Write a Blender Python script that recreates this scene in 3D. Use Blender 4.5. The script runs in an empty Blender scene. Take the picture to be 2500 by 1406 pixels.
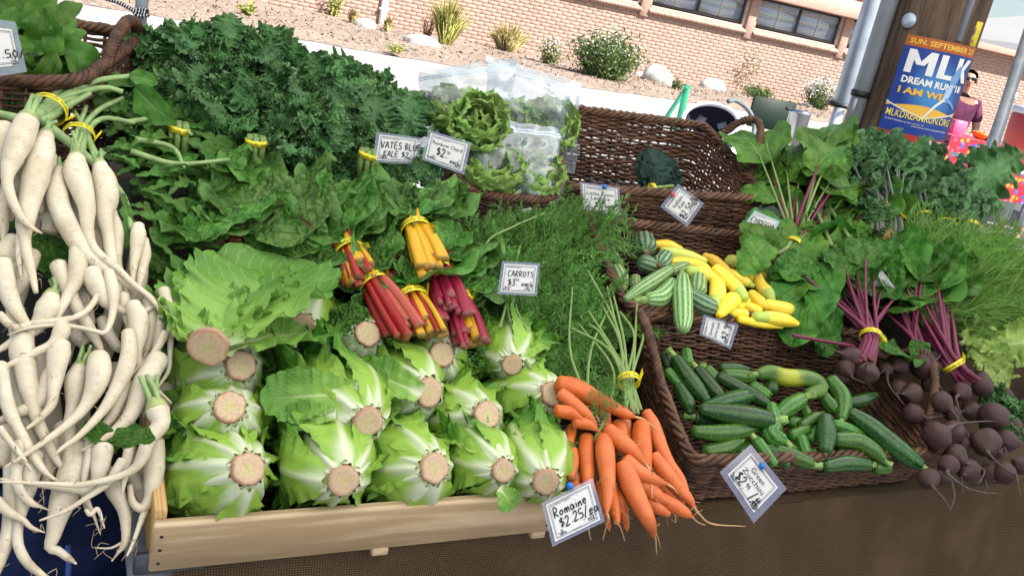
import bpy, math, random
import numpy as np
from mathutils import Vector, Matrix

rng = np.random.default_rng(11)
random.seed(5)
SC = bpy.context.scene
COL = SC.collection
PI = math.pi

# ------------------------------------------------------------------ camera
FPX, CX, CY = 2186.0, 1250.0, 703.0          # focal length and centre in photo pixels (2500 x 1406)
CAMH = 1.5
_p, _r = math.radians(17.6), math.radians(11.9)
FW = np.array([0, math.cos(_p), -math.sin(_p)])
_R0 = np.array([1.0, 0, 0]); _U0 = np.cross(_R0, FW)
RT = math.cos(_r) * _R0 + math.sin(_r) * _U0
UP = -math.sin(_r) * _R0 + math.cos(_r) * _U0
CAM = np.array([0, 0, CAMH])
cam_data = bpy.data.cameras.new('camera'); cam = bpy.data.objects.new('camera', cam_data); COL.objects.link(cam)
cam_data.sensor_width = 36; cam_data.lens = 36 * FPX / 2500; cam_data.clip_start = .05; cam_data.clip_end = 500
_m = Matrix.Identity(4)
for i in range(3):
    _m[i][0], _m[i][1], _m[i][2], _m[i][3] = RT[i], UP[i], -FW[i], CAM[i]
cam.matrix_world = _m
SC.camera = cam

# ------------------------------------------------------------------ sky, sun, exposure
SUN_EL, SUN_AZ = math.radians(47), math.radians(122)    # azimuth clockwise from +Y (view direction)
world = bpy.data.worlds.new('World'); SC.world = world; world.use_nodes = True
wn = world.node_tree; wn.nodes.clear()
_o = wn.nodes.new('ShaderNodeOutputWorld'); _b = wn.nodes.new('ShaderNodeBackground'); _s = wn.nodes.new('ShaderNodeTexSky')
_s.sky_type = 'NISHITA'; _s.sun_disc = False; _s.sun_elevation = SUN_EL; _s.sun_rotation = SUN_AZ
_s.air_density = 1.0; _s.dust_density = 1.5
_b.inputs['Strength'].default_value = .07
wn.links.new(_s.outputs[0], _b.inputs['Color']); wn.links.new(_b.outputs[0], _o.inputs['Surface'])
sun_d = bpy.data.lights.new('sun', 'SUN'); sun_d.energy = 5.0; sun_d.angle = math.radians(.53); sun_d.color = (1, .95, .87)
sun = bpy.data.objects.new('sun', sun_d); COL.objects.link(sun)
_sd = Vector((math.cos(SUN_EL) * math.sin(SUN_AZ), math.cos(SUN_EL) * math.cos(SUN_AZ), math.sin(SUN_EL)))
sun.rotation_euler = _sd.to_track_quat('Z', 'Y').to_euler()
SC.view_settings.view_transform = 'Standard'; SC.view_settings.look = 'None'
SC.view_settings.exposure = 1.42; SC.view_settings.gamma = 1.0; SC.view_settings.use_curve_mapping = False
SC.cycles.max_bounces = 5; SC.cycles.glossy_bounces = 2; SC.cycles.transmission_bounces = 3; SC.cycles.transparent_max_bounces = 10
SC.cycles.diffuse_bounces = 2

# ------------------------------------------------------------------ placing by ray
def ray(x, y): return FW + RT * (x - CX) / FPX - UP * (y - CY) / FPX
TA = math.radians(29)                        # the stall recedes to the right
UH = np.array([math.cos(TA), math.sin(TA), 0.]); VH = np.array([-math.sin(TA), math.cos(TA), 0.]); ZH = np.array([0, 0, 1.])
T0 = np.array([-.363, .934, 0.])
def TW(u, v, z): return T0 + UH * u + VH * v + ZH * z      # stall coordinates -> world
def hit(x, y, p0, n, off=0.):
    d = ray(x, y); t = ((p0 - CAM) @ n) / (d @ n) - off
    return CAM + d * t, t
def plane_uv(z0, slope):                                    # z = z0 + slope * v
    n = np.cross(UH, VH + ZH * slope); n /= np.linalg.norm(n)
    return TW(0, 0, z0), n
S_MAIN = plane_uv(.84, .53)
S_SQ = plane_uv(.875, .36)
S_DK = plane_uv(.76, .95)
S_V0 = (TW(0, -.03, 0), VH)
def at(x, y, off=0., s=S_MAIN): return hit(x, y, s[0], s[1], off)
def atv(x, y, v): return hit(x, y, TW(0, v, 0), VH)[0]
def atz(x, y, z=0.): return hit(x, y, np.array([0, 0, z]), ZH)[0]
def atd(x, y, t): return CAM + ray(x, y) * t
def at_dk(x, y, off=0.):
    p, t = at(x, y, 0, S_DK)
    if p[2] < .765: p, t = at(x, y, 0, S_V0)
    t -= off
    return CAM + ray(x, y) * t, t
def nrm(a):
    a = np.asarray(a, float); return a / (np.linalg.norm(a) + 1e-12)

# ------------------------------------------------------------------ mesh helpers
class Geo:
    def __init__(s): s.V, s.Q, s.T, s.A, s.n = [], [], [], [], 0
    def add(s, V, F, tc=None):
        V = np.asarray(V, float); F = np.asarray(F, int)
        s.V.append(V)
        if F.ndim == 2 and len(F):
            (s.Q if F.shape[1] == 4 else s.T).append(F + s.n)
        s.A.append(np.zeros((len(V), 3)) if tc is None else np.asarray(tc, float)); s.n += len(V)
        return s
    def mesh(s, name, mat, smooth=True, off=None):
        V = np.concatenate(s.V)
        if off is not None: V = V - off
        Q = np.concatenate(s.Q) if s.Q else np.zeros((0, 4), int)
        T = np.concatenate(s.T) if s.T else np.zeros((0, 3), int)
        me = bpy.data.meshes.new(name)
        me.vertices.add(len(V)); me.vertices.foreach_set('co', V.astype(np.float32).ravel())
        nl = len(Q) * 4 + len(T) * 3
        me.loops.add(nl); me.loops.foreach_set('vertex_index', np.concatenate([Q.ravel(), T.ravel()]).astype(np.int32))
        me.polygons.add(len(Q) + len(T))
        ls = np.concatenate([np.arange(len(Q)) * 4, len(Q) * 4 + np.arange(len(T)) * 3]).astype(np.int32)
        me.polygons.foreach_set('loop_start', ls)
        if smooth: me.polygons.foreach_set('use_smooth', np.ones(len(Q) + len(T), bool))
        at_ = me.attributes.new('tc', 'FLOAT_VECTOR', 'POINT')
        at_.data.foreach_set('vector', np.concatenate(s.A).astype(np.float32).ravel())
        me.update(calc_edges=True); me.validate()
        if mat is not None: me.materials.append(mat)
        return me

WLOC = {}
def link(o, parent=None):
    COL.objects.link(o)
    if parent is not None: o.parent = parent
    return o
def tag(o, label=None, cat=None, group=None, kind=None):
    if label: o['label'] = label
    if cat: o['category'] = cat
    if group: o['group'] = group
    if kind: o['kind'] = kind
    return o
def thing(name, label, cat, loc, group=None):
    o = bpy.data.objects.new(name, None); o.empty_display_size = .05
    o.location = Vector(loc); link(o); tag(o, label, cat, group)
    WLOC[o.name] = np.asarray(loc, float)
    return o
def part(name, geo, mat, parent=None, smooth=True, kind=None):
    """one mesh object; geometry is given in world coordinates"""
    off = WLOC[parent.name] if parent is not None else np.zeros(3)
    o = bpy.data.objects.new(name, geo.mesh(name, mat, smooth, off))
    link(o, parent); WLOC[o.name] = off
    if kind: o['kind'] = kind
    return o
def solo(name, geo, mat, label, cat, group=None, smooth=True, kind=None):
    """a thing that is one mesh, its origin at its centre base"""
    V = np.concatenate(geo.V); c = np.array([V[:, 0].mean(), V[:, 1].mean(), V[:, 2].min()])
    o = bpy.data.objects.new(name, geo.mesh(name, mat, smooth, c)); o.location = Vector(c)
    link(o); tag(o, label, cat, group, kind); WLOC[o.name] = c
    return o
def inst(name, me, M, parent):
    o = bpy.data.objects.new(name, me); link(o, parent)
    off = WLOC[parent.name]
    o.matrix_basis = Matrix.Translation(Vector(-off)) @ M
    return o

def catmull(P, n):
    P = np.asarray(P, float)
    if len(P) == 2: return P[0] + (P[1] - P[0]) * np.linspace(0, 1, n)[:, None]
    Q = np.vstack([2 * P[0] - P[1], P, 2 * P[-1] - P[-2]])
    seg = np.linalg.norm(np.diff(P[:, :3], axis=0), axis=1); cum = np.concatenate([[0], np.cumsum(seg)]); cum /= cum[-1]
    ts = np.linspace(0, 1, n); out = []
    for t in ts:
        i = min(np.searchsorted(cum, t, 'right') - 1, len(P) - 2); i = max(i, 0)
        w = (t - cum[i]) / max(cum[i + 1] - cum[i], 1e-9)
        a, b, c, d = Q[i], Q[i + 1], Q[i + 2], Q[i + 3]
        out.append(.5 * (2 * b + (c - a) * w + (2 * a - 5 * b + 4 * c - d) * w * w + (3 * b - a - 3 * c + d) * w ** 3))
    return np.array(out)
def frames(P):
    T = np.gradient(P, axis=0); T /= np.linalg.norm(T, axis=1)[:, None] + 1e-12
    a = np.array([0, 0, 1.]) if abs(T[0, 2]) < .9 else np.array([1., 0, 0])
    n = np.cross(T[0], a); n /= np.linalg.norm(n); N = [n]
    for i in range(1, len(P)):
        n = n - T[i] * (n @ T[i]); n /= np.linalg.norm(n) + 1e-12; N.append(n)
    N = np.array(N); return T, N, np.cross(T, N)
def tube(P, R, n=8, prof=None, cap=True, closed=False):
    P = np.asarray(P, float); m = len(P); R = np.broadcast_to(np.asarray(R, float), (m,))
    T, N, B = frames(P)
    if closed:
        pass
    th = np.arange(n) * 2 * PI / n
    rad = R[:, None] * (np.ones((m, n)) if prof is None else prof(th[None, :], np.linspace(0, 1, m)[:, None]))
    V = P[:, None, :] + rad[..., None] * (np.cos(th)[None, :, None] * N[:, None, :] + np.sin(th)[None, :, None] * B[:, None, :])
    V = V.reshape(-1, 3)
    i, j = np.meshgrid(np.arange(m - 1 if not closed else m), np.arange(n), indexing='ij')
    i2 = (i + 1) % m; j2 = (j + 1) % n
    F = np.stack([i * n + j, i * n + j2, i2 * n + j2, i2 * n + j], -1).reshape(-1, 4)
    tc = np.stack([np.tile(np.cos(th), m), np.tile(np.sin(th), m), np.repeat(np.linspace(0, 1, m), n)], -1)
    if cap and not closed:
        V = np.vstack([V, P[0], P[-1]]); tc = np.vstack([tc, [0, 0, 0], [0, 0, 1]])
        k = m * n; j = np.arange(n); j2 = (j + 1) % n
        g = Geo(); g.add(V, F, tc)
        g.T.append(np.stack([np.full(n, k), j2, j], -1)); g.T.append(np.stack([np.full(n, k + 1), (m - 1) * n + j, (m - 1) * n + j2], -1))
        return g
    return Geo().add(V, F, tc)
def merge(g, h):
    k = g.n
    g.V += h.V; g.A += h.A; g.Q += [q + k for q in h.Q]; g.T += [q + k for q in h.T]; g.n += h.n
    return g
def tubes(items, n=6):
    g = Geo()
    for P, R in items: merge(g, tube(P, R, n))
    return g
def cbox(c, s, ax=None, b=.002):
    """box with chamfered edges; c centre, s full sizes, ax rows = axes"""
    h = np.asarray(s, float) / 2; b = min(b, h.min() * .6)
    ax = np.eye(3) if ax is None else np.asarray(ax, float)
    V, idx = [], {}
    for sx in (-1, 1):
        for sy in (-1, 1):
            for sz in (-1, 1):
                sg = np.array([sx, sy, sz])
                for k in range(3):
                    q = h - b; q[k] = h[k]; idx[(sx, sy, sz, k)] = len(V); V.append(sg * q)
    Q, T = [], []
    def orient(f):
        p = np.array([V[i] for i in f]); nn = np.cross(p[1] - p[0], p[2] - p[0])
        return f if nn @ p.mean(0) > 0 else f[::-1]
    for k in range(3):
        a, c2 = [i for i in range(3) if i != k]
        for sk in (-1, 1):
            f = []
            for sa, sb in ((-1, -1), (1, -1), (1, 1), (-1, 1)):
                g = [0, 0, 0]; g[k] = sk; g[a] = sa; g[c2] = sb; f.append(idx[(*g, k)])
            Q.append(orient(f))
        for sa in (-1, 1):
            for sb in (-1, 1):
                f = []
                for sk in (-1, 1):
                    g = [0, 0, 0]; g[k] = sk; g[a] = sa; g[c2] = sb
                    f.append((idx[(*g, a)], idx[(*g, c2)]))
                Q.append(orient([f[0][0], f[1][0], f[1][1], f[0][1]]))
    for sx in (-1, 1):
        for sy in (-1, 1):
            for sz in (-1, 1): T.append(orient([idx[(sx, sy, sz, k)] for k in range(3)]))
    V = np.array(V); tc = V / h.max()
    g = Geo(); g.add(V @ ax + np.asarray(c), np.array(Q), tc); g.T.append(np.array(T)); return g
def grid(fn, nu, nv):
    """fn(s,t)->(V, tc) on arrays, s in [-1,1], t in [0,1]"""
    s, t = np.meshgrid(np.linspace(-1, 1, nu), np.linspace(0, 1, nv), indexing='ij')
    V, tc = fn(s.ravel(), t.ravel())
    i, j = np.meshgrid(np.arange(nu - 1), np.arange(nv - 1), indexing='ij')
    F = np.stack([i * nv + j, (i + 1) * nv + j, (i + 1) * nv + j + 1, i * nv + j + 1], -1).reshape(-1, 4)
    return Geo().add(V, F, tc)
def wob(seed, k=5, f=1.0):
    """smooth 2-D pseudo noise in about [-1,1]"""
    r = np.random.default_rng(seed); a = r.normal(0, f, (k, 2)); p = r.uniform(0, 6.28, k); w = r.uniform(.4, 1, k); w /= w.sum()
    return lambda x, y: sum(w[i] * np.sin(a[i, 0] * x + a[i, 1] * y + p[i]) for i in range(k)) * 1.4
def basis(origin, ydir, zdir, sc=1.0):
    """matrix whose y axis is ydir and z axis close to zdir"""
    y = nrm(ydir); z = np.asarray(zdir, float); z = nrm(z - y * (z @ y)); x = np.cross(y, z)
    M = Matrix.Identity(4)
    s3 = (sc, sc, sc) if np.isscalar(sc) else sc
    for i in range(3):
        M[i][0], M[i][1], M[i][2], M[i][3] = x[i] * s3[0], y[i] * s3[1], z[i] * s3[2], origin[i]
    return M
def ico(sub=2):
    import bmesh
    bm = bmesh.new(); bmesh.ops.create_icosphere(bm, subdivisions=sub, radius=1)
    V = np.array([v.co for v in bm.verts]); F = np.array([[v.index for v in f.verts] for f in bm.faces]); bm.free()
    return V, F

# ------------------------------------------------------------------ materials
def L(r, g, b):
    f = lambda c: (c / 255 / 12.92) if c / 255 <= .04045 else ((c / 255 + .055) / 1.055) ** 2.4
    return (f(r), f(g), f(b))
class MB:
    def __init__(s, name):
        s.m = bpy.data.materials.new(name); s.m.use_nodes = True; s.nt = s.m.node_tree; s.nt.nodes.clear()
        s.out = s.nt.nodes.new('ShaderNodeOutputMaterial'); s.b = s.nt.nodes.new('ShaderNodeBsdfPrincipled')
        s.nt.links.new(s.b.outputs[0], s.out.inputs['Surface'])
    def put(s, sock, v):
        if isinstance(v, bpy.types.NodeSocket): s.nt.links.new(v, sock)
        else:
            if isinstance(v, tuple) and len(v) == 3 and sock.type == 'RGBA': v = (*v, 1)
            sock.default_value = v
    def n(s, t, props=None, **ins):
        nd = s.nt.nodes.new('ShaderNode' + t)
        for k, v in (props or {}).items(): setattr(nd, k, v)
        for k, v in ins.items():
            s.put(nd.inputs[int(k[1:])] if k[0] == '_' else nd.inputs[k], v)
        return nd
    def math(s, op, a, b=0., clamp=False): return s.n('Math', {'operation': op, 'use_clamp': clamp}, _0=a, _1=b).outputs[0]
    def mix(s, f, a, b, mode='MIX'):
        nd = s.n('Mix', {'data_type': 'RGBA', 'blend_type': mode}); s.put(nd.inputs[0], f); s.put(nd.inputs[6], a); s.put(nd.inputs[7], b); return nd.outputs[2]
    def step(s, x, a, b): return s.n('MapRange', {'interpolation_type': 'SMOOTHSTEP'}, Value=x, **{'From Min': a, 'From Max': b}).outputs[0]
    def coord(s, k='Object'): return s.n('TexCoord').outputs[k]
    def noise(s, scale, vec=None, detail=3., rough=.55, w=0):
        nd = s.n('TexNoise', None, Scale=scale, Detail=detail, Roughness=rough)
        if vec is not None: s.put(nd.inputs['Vector'], vec)
        return nd.outputs[0]
    def tc(s):
        a = s.n('Attribute', {'attribute_name': 'tc'}); x = s.n('SeparateXYZ', None, Vector=a.outputs['Vector'])
        return a.outputs['Vector'], x.outputs[0], x.outputs[1], x.outputs[2]
    def rnd(s): return s.n('ObjectInfo').outputs['Random']
    def sc(s, vec, v3): return s.n('VectorMath', {'operation': 'MULTIPLY'}, _0=vec, _1=v3).outputs[0]
    def bump(s, h, strength=.3, dist=.002): 
        s.put(s.b.inputs['Normal'], s.n('Bump', None, Height=h, Strength=strength, Distance=dist).outputs[0])
    def base(s, col, rough=.6, spec=.5, metal=0.):
        s.put(s.b.inputs['Base Color'], col); s.put(s.b.inputs['Roughness'], rough); s.put(s.b.inputs['Metallic'], metal)
        s.put(s.b.inputs['Specular IOR Level'], spec); return s
    def translucent(s, col, f):
        t = s.n('BsdfTranslucent', None, Color=col); m = s.n('MixShader', None, _0=f); s.nt.links.new(s.b.outputs[0], m.inputs[1]); s.nt.links.new(t.outputs[0], m.inputs[2])
        s.nt.links.new(m.outputs[0], s.out.inputs['Surface'])
def plain(name, col, rough=.6, spec=.4, metal=0., var=.25, nscale=30., bump=.15, bdist=.002, bscale=None):
    m = MB(name); co = m.coord()
    n = m.noise(nscale, co, 4); dark = tuple(c * (1 - var) for c in col); lite = tuple(min(1, c * (1 + var * .6)) for c in col)
    m.base(m.mix(m.step(n, .3, .7), dark, lite), rough, spec, metal)
    if bump: m.bump(m.noise(bscale or nscale * 4, co, 4), bump, bdist)
    return m.m
def leafmat(name, dark, lite, vein, ribw=.06, nlat=7., slope=.7, vein_amt=.6, rough=.5, trans=.22, blotch=25., bump=.4, var=.3, spec=.22, bdist=.002, puck=0., edge=None):
    m = MB(name); v, s, t, q = m.tc(); a = m.math('ABSOLUTE', s); co = m.coord()
    rib = m.step(m.math('DIVIDE', a, m.math('SUBTRACT', 1.15, t)), ribw, ribw * .35)
    ph = m.math('FRACT', m.math('SUBTRACT', m.math('MULTIPLY', t, nlat), m.math('MULTIPLY', a, slope * nlat * .6)))
    tri = m.math('ABSOLUTE', m.math('SUBTRACT', ph, .5))
    lat = m.math('MULTIPLY', m.step(tri, .07, .0), m.step(a, 1., .35))
    veins = m.math('MAXIMUM', rib, m.math('MULTIPLY', lat, .55))
    n = m.noise(blotch, co, 4); col = m.mix(m.step(n, .3, .72), dark, lite)
    hs = m.n('HueSaturation', None, Color=col)
    m.put(hs.inputs['Value'], m.math('ADD', 1 - var / 2, m.math('MULTIPLY', m.rnd(), var)))
    m.put(hs.inputs['Hue'], m.math('ADD', .49, m.math('MULTIPLY', m.rnd(), .02)))
    c2 = m.mix(m.math('MULTIPLY', veins, vein_amt), hs.outputs[0], vein)
    if edge is not None: c2 = m.mix(m.math('MULTIPLY', m.step(a, .78, 1.), .6), c2, edge)
    m.base(c2, rough, spec)
    h = m.math('ADD', m.math('MULTIPLY', veins, -.6), m.noise(blotch * 5, co, 3))
    if puck:
        vo = m.n('TexVoronoi', {'feature': 'SMOOTH_F1'}, Scale=puck, Smoothness=.6, Vector=co); h = m.math('ADD', h, m.math('MULTIPLY', m.math('SUBTRACT', 1., vo.outputs['Distance']), 2.2))
    m.bump(h, bump, bdist)
    m.translucent(c2, trans)
    return m.m

# ------------------------------------------------------------------ lettering
def text_geo(s, size=1., bold=0.):
    cu = bpy.data.curves.new('txt', 'FONT'); cu.body = s; cu.size = size; cu.resolution_u = 2; cu.offset = bold
    ob = bpy.data.objects.new('txt', cu); me = bpy.data.meshes.new_from_object(ob)
    V = np.array([v.co[:] for v in me.vertices]).reshape(-1, 3); me.calc_loop_triangles()
    F = np.array([t.vertices[:] for t in me.loop_triangles], int).reshape(-1, 3)
    bpy.data.objects.remove(ob); bpy.data.curves.remove(cu); bpy.data.meshes.remove(me)
    return V, F
def fit_text(s, x0, x1, y0, y1, bold=0.):
    V, F = text_geo(s, 1., bold); mn, mx = V.min(0), V.max(0)
    P = np.zeros((len(V), 2)); P[:, 0] = x0 + (V[:, 0] - mn[0]) / (mx[0] - mn[0]) * (x1 - x0); P[:, 1] = y0 + (V[:, 1] - mn[1]) / (mx[1] - mn[1]) * (y1 - y0)
    return P, F
GL = {  # hand-drawn strokes, unit height
 '$': [[(.5, .85), (.2, .85), (.1, .65), (.45, .5), (.5, .25), (.1, .15)], [(.32, 1.), (.28, 0)]], '2': [[(.05, .75), (.25, 1), (.45, .8), (.3, .4), (.02, .02), (.5, .05)]],
 '3': [[(.05, .95), (.4, .95), (.2, .6), (.45, .4), (.3, .02), (.02, .1)]], '5': [[(.45, .95), (.1, .95), (.08, .55), (.4, .5), (.4, .1), (.02, .05)]],
 '9': [[(.4, .8), (.2, .95), (.05, .7), (.25, .5), (.4, .75), (.35, 0)]], '0': [[(.25, .98), (.05, .5), (.22, .02), (.45, .5), (.25, .98)]], '.': [[(.1, .02), (.18, .08)]],
 '/': [[(.0, -.1), (.4, 1.1)]], '#': [[(.15, 0), (.25, 1)], [(.4, 0), (.5, 1)], [(0, .3), (.6, .35)], [(.05, .65), (.62, .7)]],
 'R': [[(.05, 0), (.1, 1), (.45, .85), (.4, .55), (.1, .5), (.5, 0)]], 'o': [[(.25, .5), (.05, .28), (.2, .02), (.42, .25), (.25, .5)]], 'm': [[(.05, 0), (.08, .5), (.12, .3), (.28, .5), (.32, 0), (.36, .35), (.52, .5), (.58, 0)]],
 'a': [[(.4, .45), (.15, .5), (.05, .15), (.25, .02), (.4, .4), (.45, 0)]], 'i': [[(.12, .5), (.12, 0)], [(.12, .72), (.14, .78)]], 'n': [[(.05, 0), (.08, .5), (.12, .3), (.32, .5), (.38, 0)]],
 'e': [[(.05, .28), (.4, .3), (.3, .52), (.06, .3), (.2, .0), (.42, .1)]], 'c': [[(.4, .45), (.15, .5), (.05, .2), (.25, 0), (.42, .08)]], 'h': [[(.05, 0), (.08, 1), (.08, .3), (.3, .5), (.36, 0)]],
 'u': [[(.05, .5), (.1, .05), (.32, .1), (.36, .5), (.4, 0)]], 'b': [[(.06, 1), (.06, 0), (.35, .1), (.36, .4), (.08, .4)]], 'g': [[(.4, .45), (.12, .5), (.08, .1), (.38, .2), (.4, .5), (.36, -.3), (.05, -.25)]],
 'C': [[(.5, .9), (.2, 1), (.03, .5), (.2, 0), (.5, .1)]], 'A': [[(.02, 0), (.28, 1), (.52, 0)], [(.12, .4), (.42, .4)]], 'O': [[(.3, 1), (.03, .5), (.28, 0), (.55, .5), (.3, 1)]], 'T': [[(.0, .97), (.55, 1)], [(.28, 1), (.25, 0)]],
 'S': [[(.45, .9), (.15, .98), (.08, .65), (.42, .4), (.35, .05), (.02, .08)]], 'V': [[(0, 1), (.22, 0), (.48, 1)]], 'E': [[(.45, 1), (.05, .97), (.05, .02), (.45, .03)], [(.05, .52), (.38, .53)]], 'K': [[(.05, 1), (.05, 0)], [(.45, .98), (.08, .5), (.48, 0)]],
 'L': [[(.05, 1), (.05, .02), (.42, .04)]], 'B': [[(.05, 0), (.06, 1), (.4, .8), (.08, .53), (.45, .3), (.05, .02)]], 'H': [[(.05, 1), (.05, 0)], [(.45, 1), (.43, 0)], [(.05, .5), (.44, .52)]], 'I': [[(.1, 1), (.1, 0)]], 'G': [[(.5, .88), (.2, 1), (.03, .5), (.2, 0), (.5, .1), (.5, .45), (.3, .45)]], 'U': [[(.05, 1), (.08, .1), (.4, .08), (.46, 1)]],
}
def hand_text(s, x, y, h, w=.09):
    """ribbon strokes; returns 2-D verts and quads"""
    V, F = [], []; r = np.random.default_rng(len(s) * 7 + int(x * 100)); k = 0
    for ch in s:
        if ch == ' ': x += .4 * h; continue
        adv = 0; dy = r.uniform(-.05, .05) * h
        for st in GL.get(ch, []):
            P = catmull(np.array(st), max(5, 4 * len(st))) * h; adv = max(adv, max(p[0] for p in st))
            T = np.gradient(P, axis=0); T /= np.linalg.norm(T, axis=1)[:, None] + 1e-9; N = np.stack([-T[:, 1], T[:, 0]], -1) * w * h / 2
            P = P + np.array([x, y + dy]); m = len(P)
            V += list(P + N) + list(P - N); F += [(k + i, k + i + 1, k + m + i + 1, k + m + i) for i in range(m - 1)]; k += 2 * m
        x += (adv + .17) * h
    return np.array(V), np.array(F)

# ------------------------------------------------------------------ setting materials
def m_asphalt():
    m = MB('asphalt'); co = m.coord(); n = m.noise(1.2, co, 6); f = m.noise(160, co, 3)
    m.base(m.mix(m.step(n, .3, .7), (.05, .05, .055), (.085, .083, .082)), .85); m.bump(f, .5, .004); return m.m
def m_concrete():
    m = MB('concrete'); co = m.coord(); n = m.noise(.9, co, 6); f = m.noise(60, co, 4)
    m.base(m.mix(m.step(n, .25, .75), (.27, .26, .25), (.37, .355, .34)), .8); m.bump(f, .3, .003); return m.m
def m_mulch():
    m = MB('mulch'); co = m.coord(); v = m.n('TexVoronoi', {'feature': 'F1'}, Scale=30., Randomness=1., Vector=m.sc(co, (1., 1.7, 1.)))
    n = m.noise(.5, co, 5); w = m.noise(9, co, 5, .7)
    c = m.mix(m.step(w, .3, .68), (.14, .105, .085), (.30, .235, .19)); c = m.mix(m.step(n, .4, .7), c, (.27, .215, .175))
    hs = m.n('HueSaturation', None, Color=c); m.put(hs.inputs['Value'], m.math('ADD', .6, m.n('SeparateColor', None, _0=v.outputs['Color']).outputs[0]))
    m.base(hs.outputs[0], .9, .2); m.bump(v.outputs['Distance'], .6, .015); return m.m
MAT = {}
MAT['asphalt'] = m_asphalt(); MAT['concrete'] = m_concrete(); MAT['mulch'] = m_mulch()
def m_brick():
    m = MB('brick'); co = m.coord(); r = m.noise(1.05, m.sc(co, (3.3, 3.3, 9.)), 1., 0.); f = m.noise(25, co, 4)
    c = m.mix(m.step(r, .35, .68), (.355, .235, .19), (.42, .285, .235)); c = m.mix(m.math('MULTIPLY', m.step(r, .66, .72), .55), c, (.33, .215, .185)); c = m.mix(m.math('MULTIPLY', f, .35), c, (.40, .29, .245))
    m.base(c, .85, .2); m.bump(f, .4, .004); return m.m
MAT['brick'] = m_brick(); MAT['mortar'] = plain('mortar', (.43, .335, .285), .9, .2, var=.2, nscale=8)
def m_brickpart():
    m = MB('brick_single'); co = m.coord(); f = m.noise(25, co, 4); r = m.rnd()
    c = m.mix(r, (.35, .23, .185), (.425, .29, .24)); c = m.mix(m.math('MULTIPLY', m.step(r, .95, .96), .6), c, (.28, .18, .155)); c = m.mix(m.math('MULTIPLY', f, .35), c, (.40, .29, .245))
    m.base(c, .85, .2); m.bump(f, .4, .004); return m.m
MAT['brick1'] = m_brickpart()
MAT['fascia'] = plain('fascia_paint', (.56, .33, .27), .6, .3, var=.08, nscale=3)
MAT['dark_frame'] = plain('window_frame_dark', (.035, .03, .03), .5)
MAT['slat'] = plain('blind_slat', (.62, .58, .42), .5, var=.06)
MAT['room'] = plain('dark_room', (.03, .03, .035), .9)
MAT['rooftile'] = plain('roof_tile', (.35, .07, .06), .7, var=.35, nscale=6)
MAT['white_paint'] = plain('white_paint', (.75, .75, .76), .45, var=.06, nscale=6)
MAT['rock'] = plain('pale_rock', (.5, .49, .47), .85, .2, var=.35, nscale=5, bump=.6, bdist=.02)
def m_glass():
    m = MB('window_glass'); g = m.n('BsdfGlossy', None, Color=(.75, .82, .9), Roughness=.03); t = m.n('BsdfTransparent', None, Color=(.85, .88, .9))
    x = m.n('MixShader', None, _0=.16); m.nt.links.new(t.outputs[0], x.inputs[1]); m.nt.links.new(g.outputs[0], x.inputs[2]); m.nt.links.new(x.outputs[0], m.out.inputs['Surface']); return m.m
MAT['glass'] = m_glass()

# ------------------------------------------------------------------ ground, path, planting bed
def sheet(name, pts, z, mat, kind='structure'):
    """flat polygon fan from a list of (x, y)"""
    P = np.array([(x, y, z) for x, y in pts]); c = P.mean(0); V = np.vstack([P, c]); n = len(P)
    F = np.array([(i, (i + 1) % n, n) for i in range(n)])
    o = part(name, Geo().add(V, F), mat, None, False); o['kind'] = kind; return o
o = part('ground', Geo().add(np.array([(-150, -60, 0), (150, -60, 0), (150, 240, 0), (-150, 240, 0)]), [[0, 1, 2, 3]]), MAT['asphalt'], None, False); o['kind'] = 'structure'
WA = math.radians(22); WD = np.array([math.cos(WA), math.sin(WA), 0]); WN = np.array([-math.sin(WA), math.cos(WA), 0]); W0 = np.array([-8.56, 23.6, 0])
def WP(w, d, z): return W0 + WD * w - WN * d + ZH * z          # along wall, distance in front of it, height
EDGE = [(-16, 10.6), (-11.5, 9.3), (-7, 8.5), (-3.3, 8.2), (0, 7.9), (3, 7.6), (6.5, 7.3), (9, 6.4), (11, 6.), (14, 5.), (18, 3.6), (26, 3.2), (34, 3.)]   # (w, d) edge of the bed
sheet('concrete_path', [tuple(WP(w, 3.0, 0)[:2]) for w in (36, 18, 8, -16)] + [(-26., 3.), (-6., 2.6), (1.2, 5.2), (4.0, 10.5), (9., 20.), (30., 31.)], .004, MAT['concrete'])
def bed():
    ws = np.linspace(-16, 34, 160); ds = np.interp(ws, [e[0] for e in EDGE], [e[1] for e in EDGE]) + .15 * wob(3, 6, 3.)(ws, 0)
    q = np.linspace(0, 1, 40); nz = wob(9, 9, 2.2); V = []
    for w, d in zip(ws, ds):
        for t in q:
            dd = -.1 + (d + .1) * t; z = .012 + .10 * min(1, (1 - t) * 6) + .035 * nz(w * 1.3, dd * 1.3) * min(1, (1 - t) * 5)
            V.append(WP(w, dd, z))
    i, j = np.meshgrid(np.arange(159), np.arange(39), indexing='ij'); F = np.stack([i * 40 + j, i * 40 + j + 1, (i + 1) * 40 + j + 1, (i + 1) * 40 + j], -1).reshape(-1, 4)
    o = part('planting_bed', Geo().add(np.array(V), F), MAT['mulch']); o['kind'] = 'structure'
bed()
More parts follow.
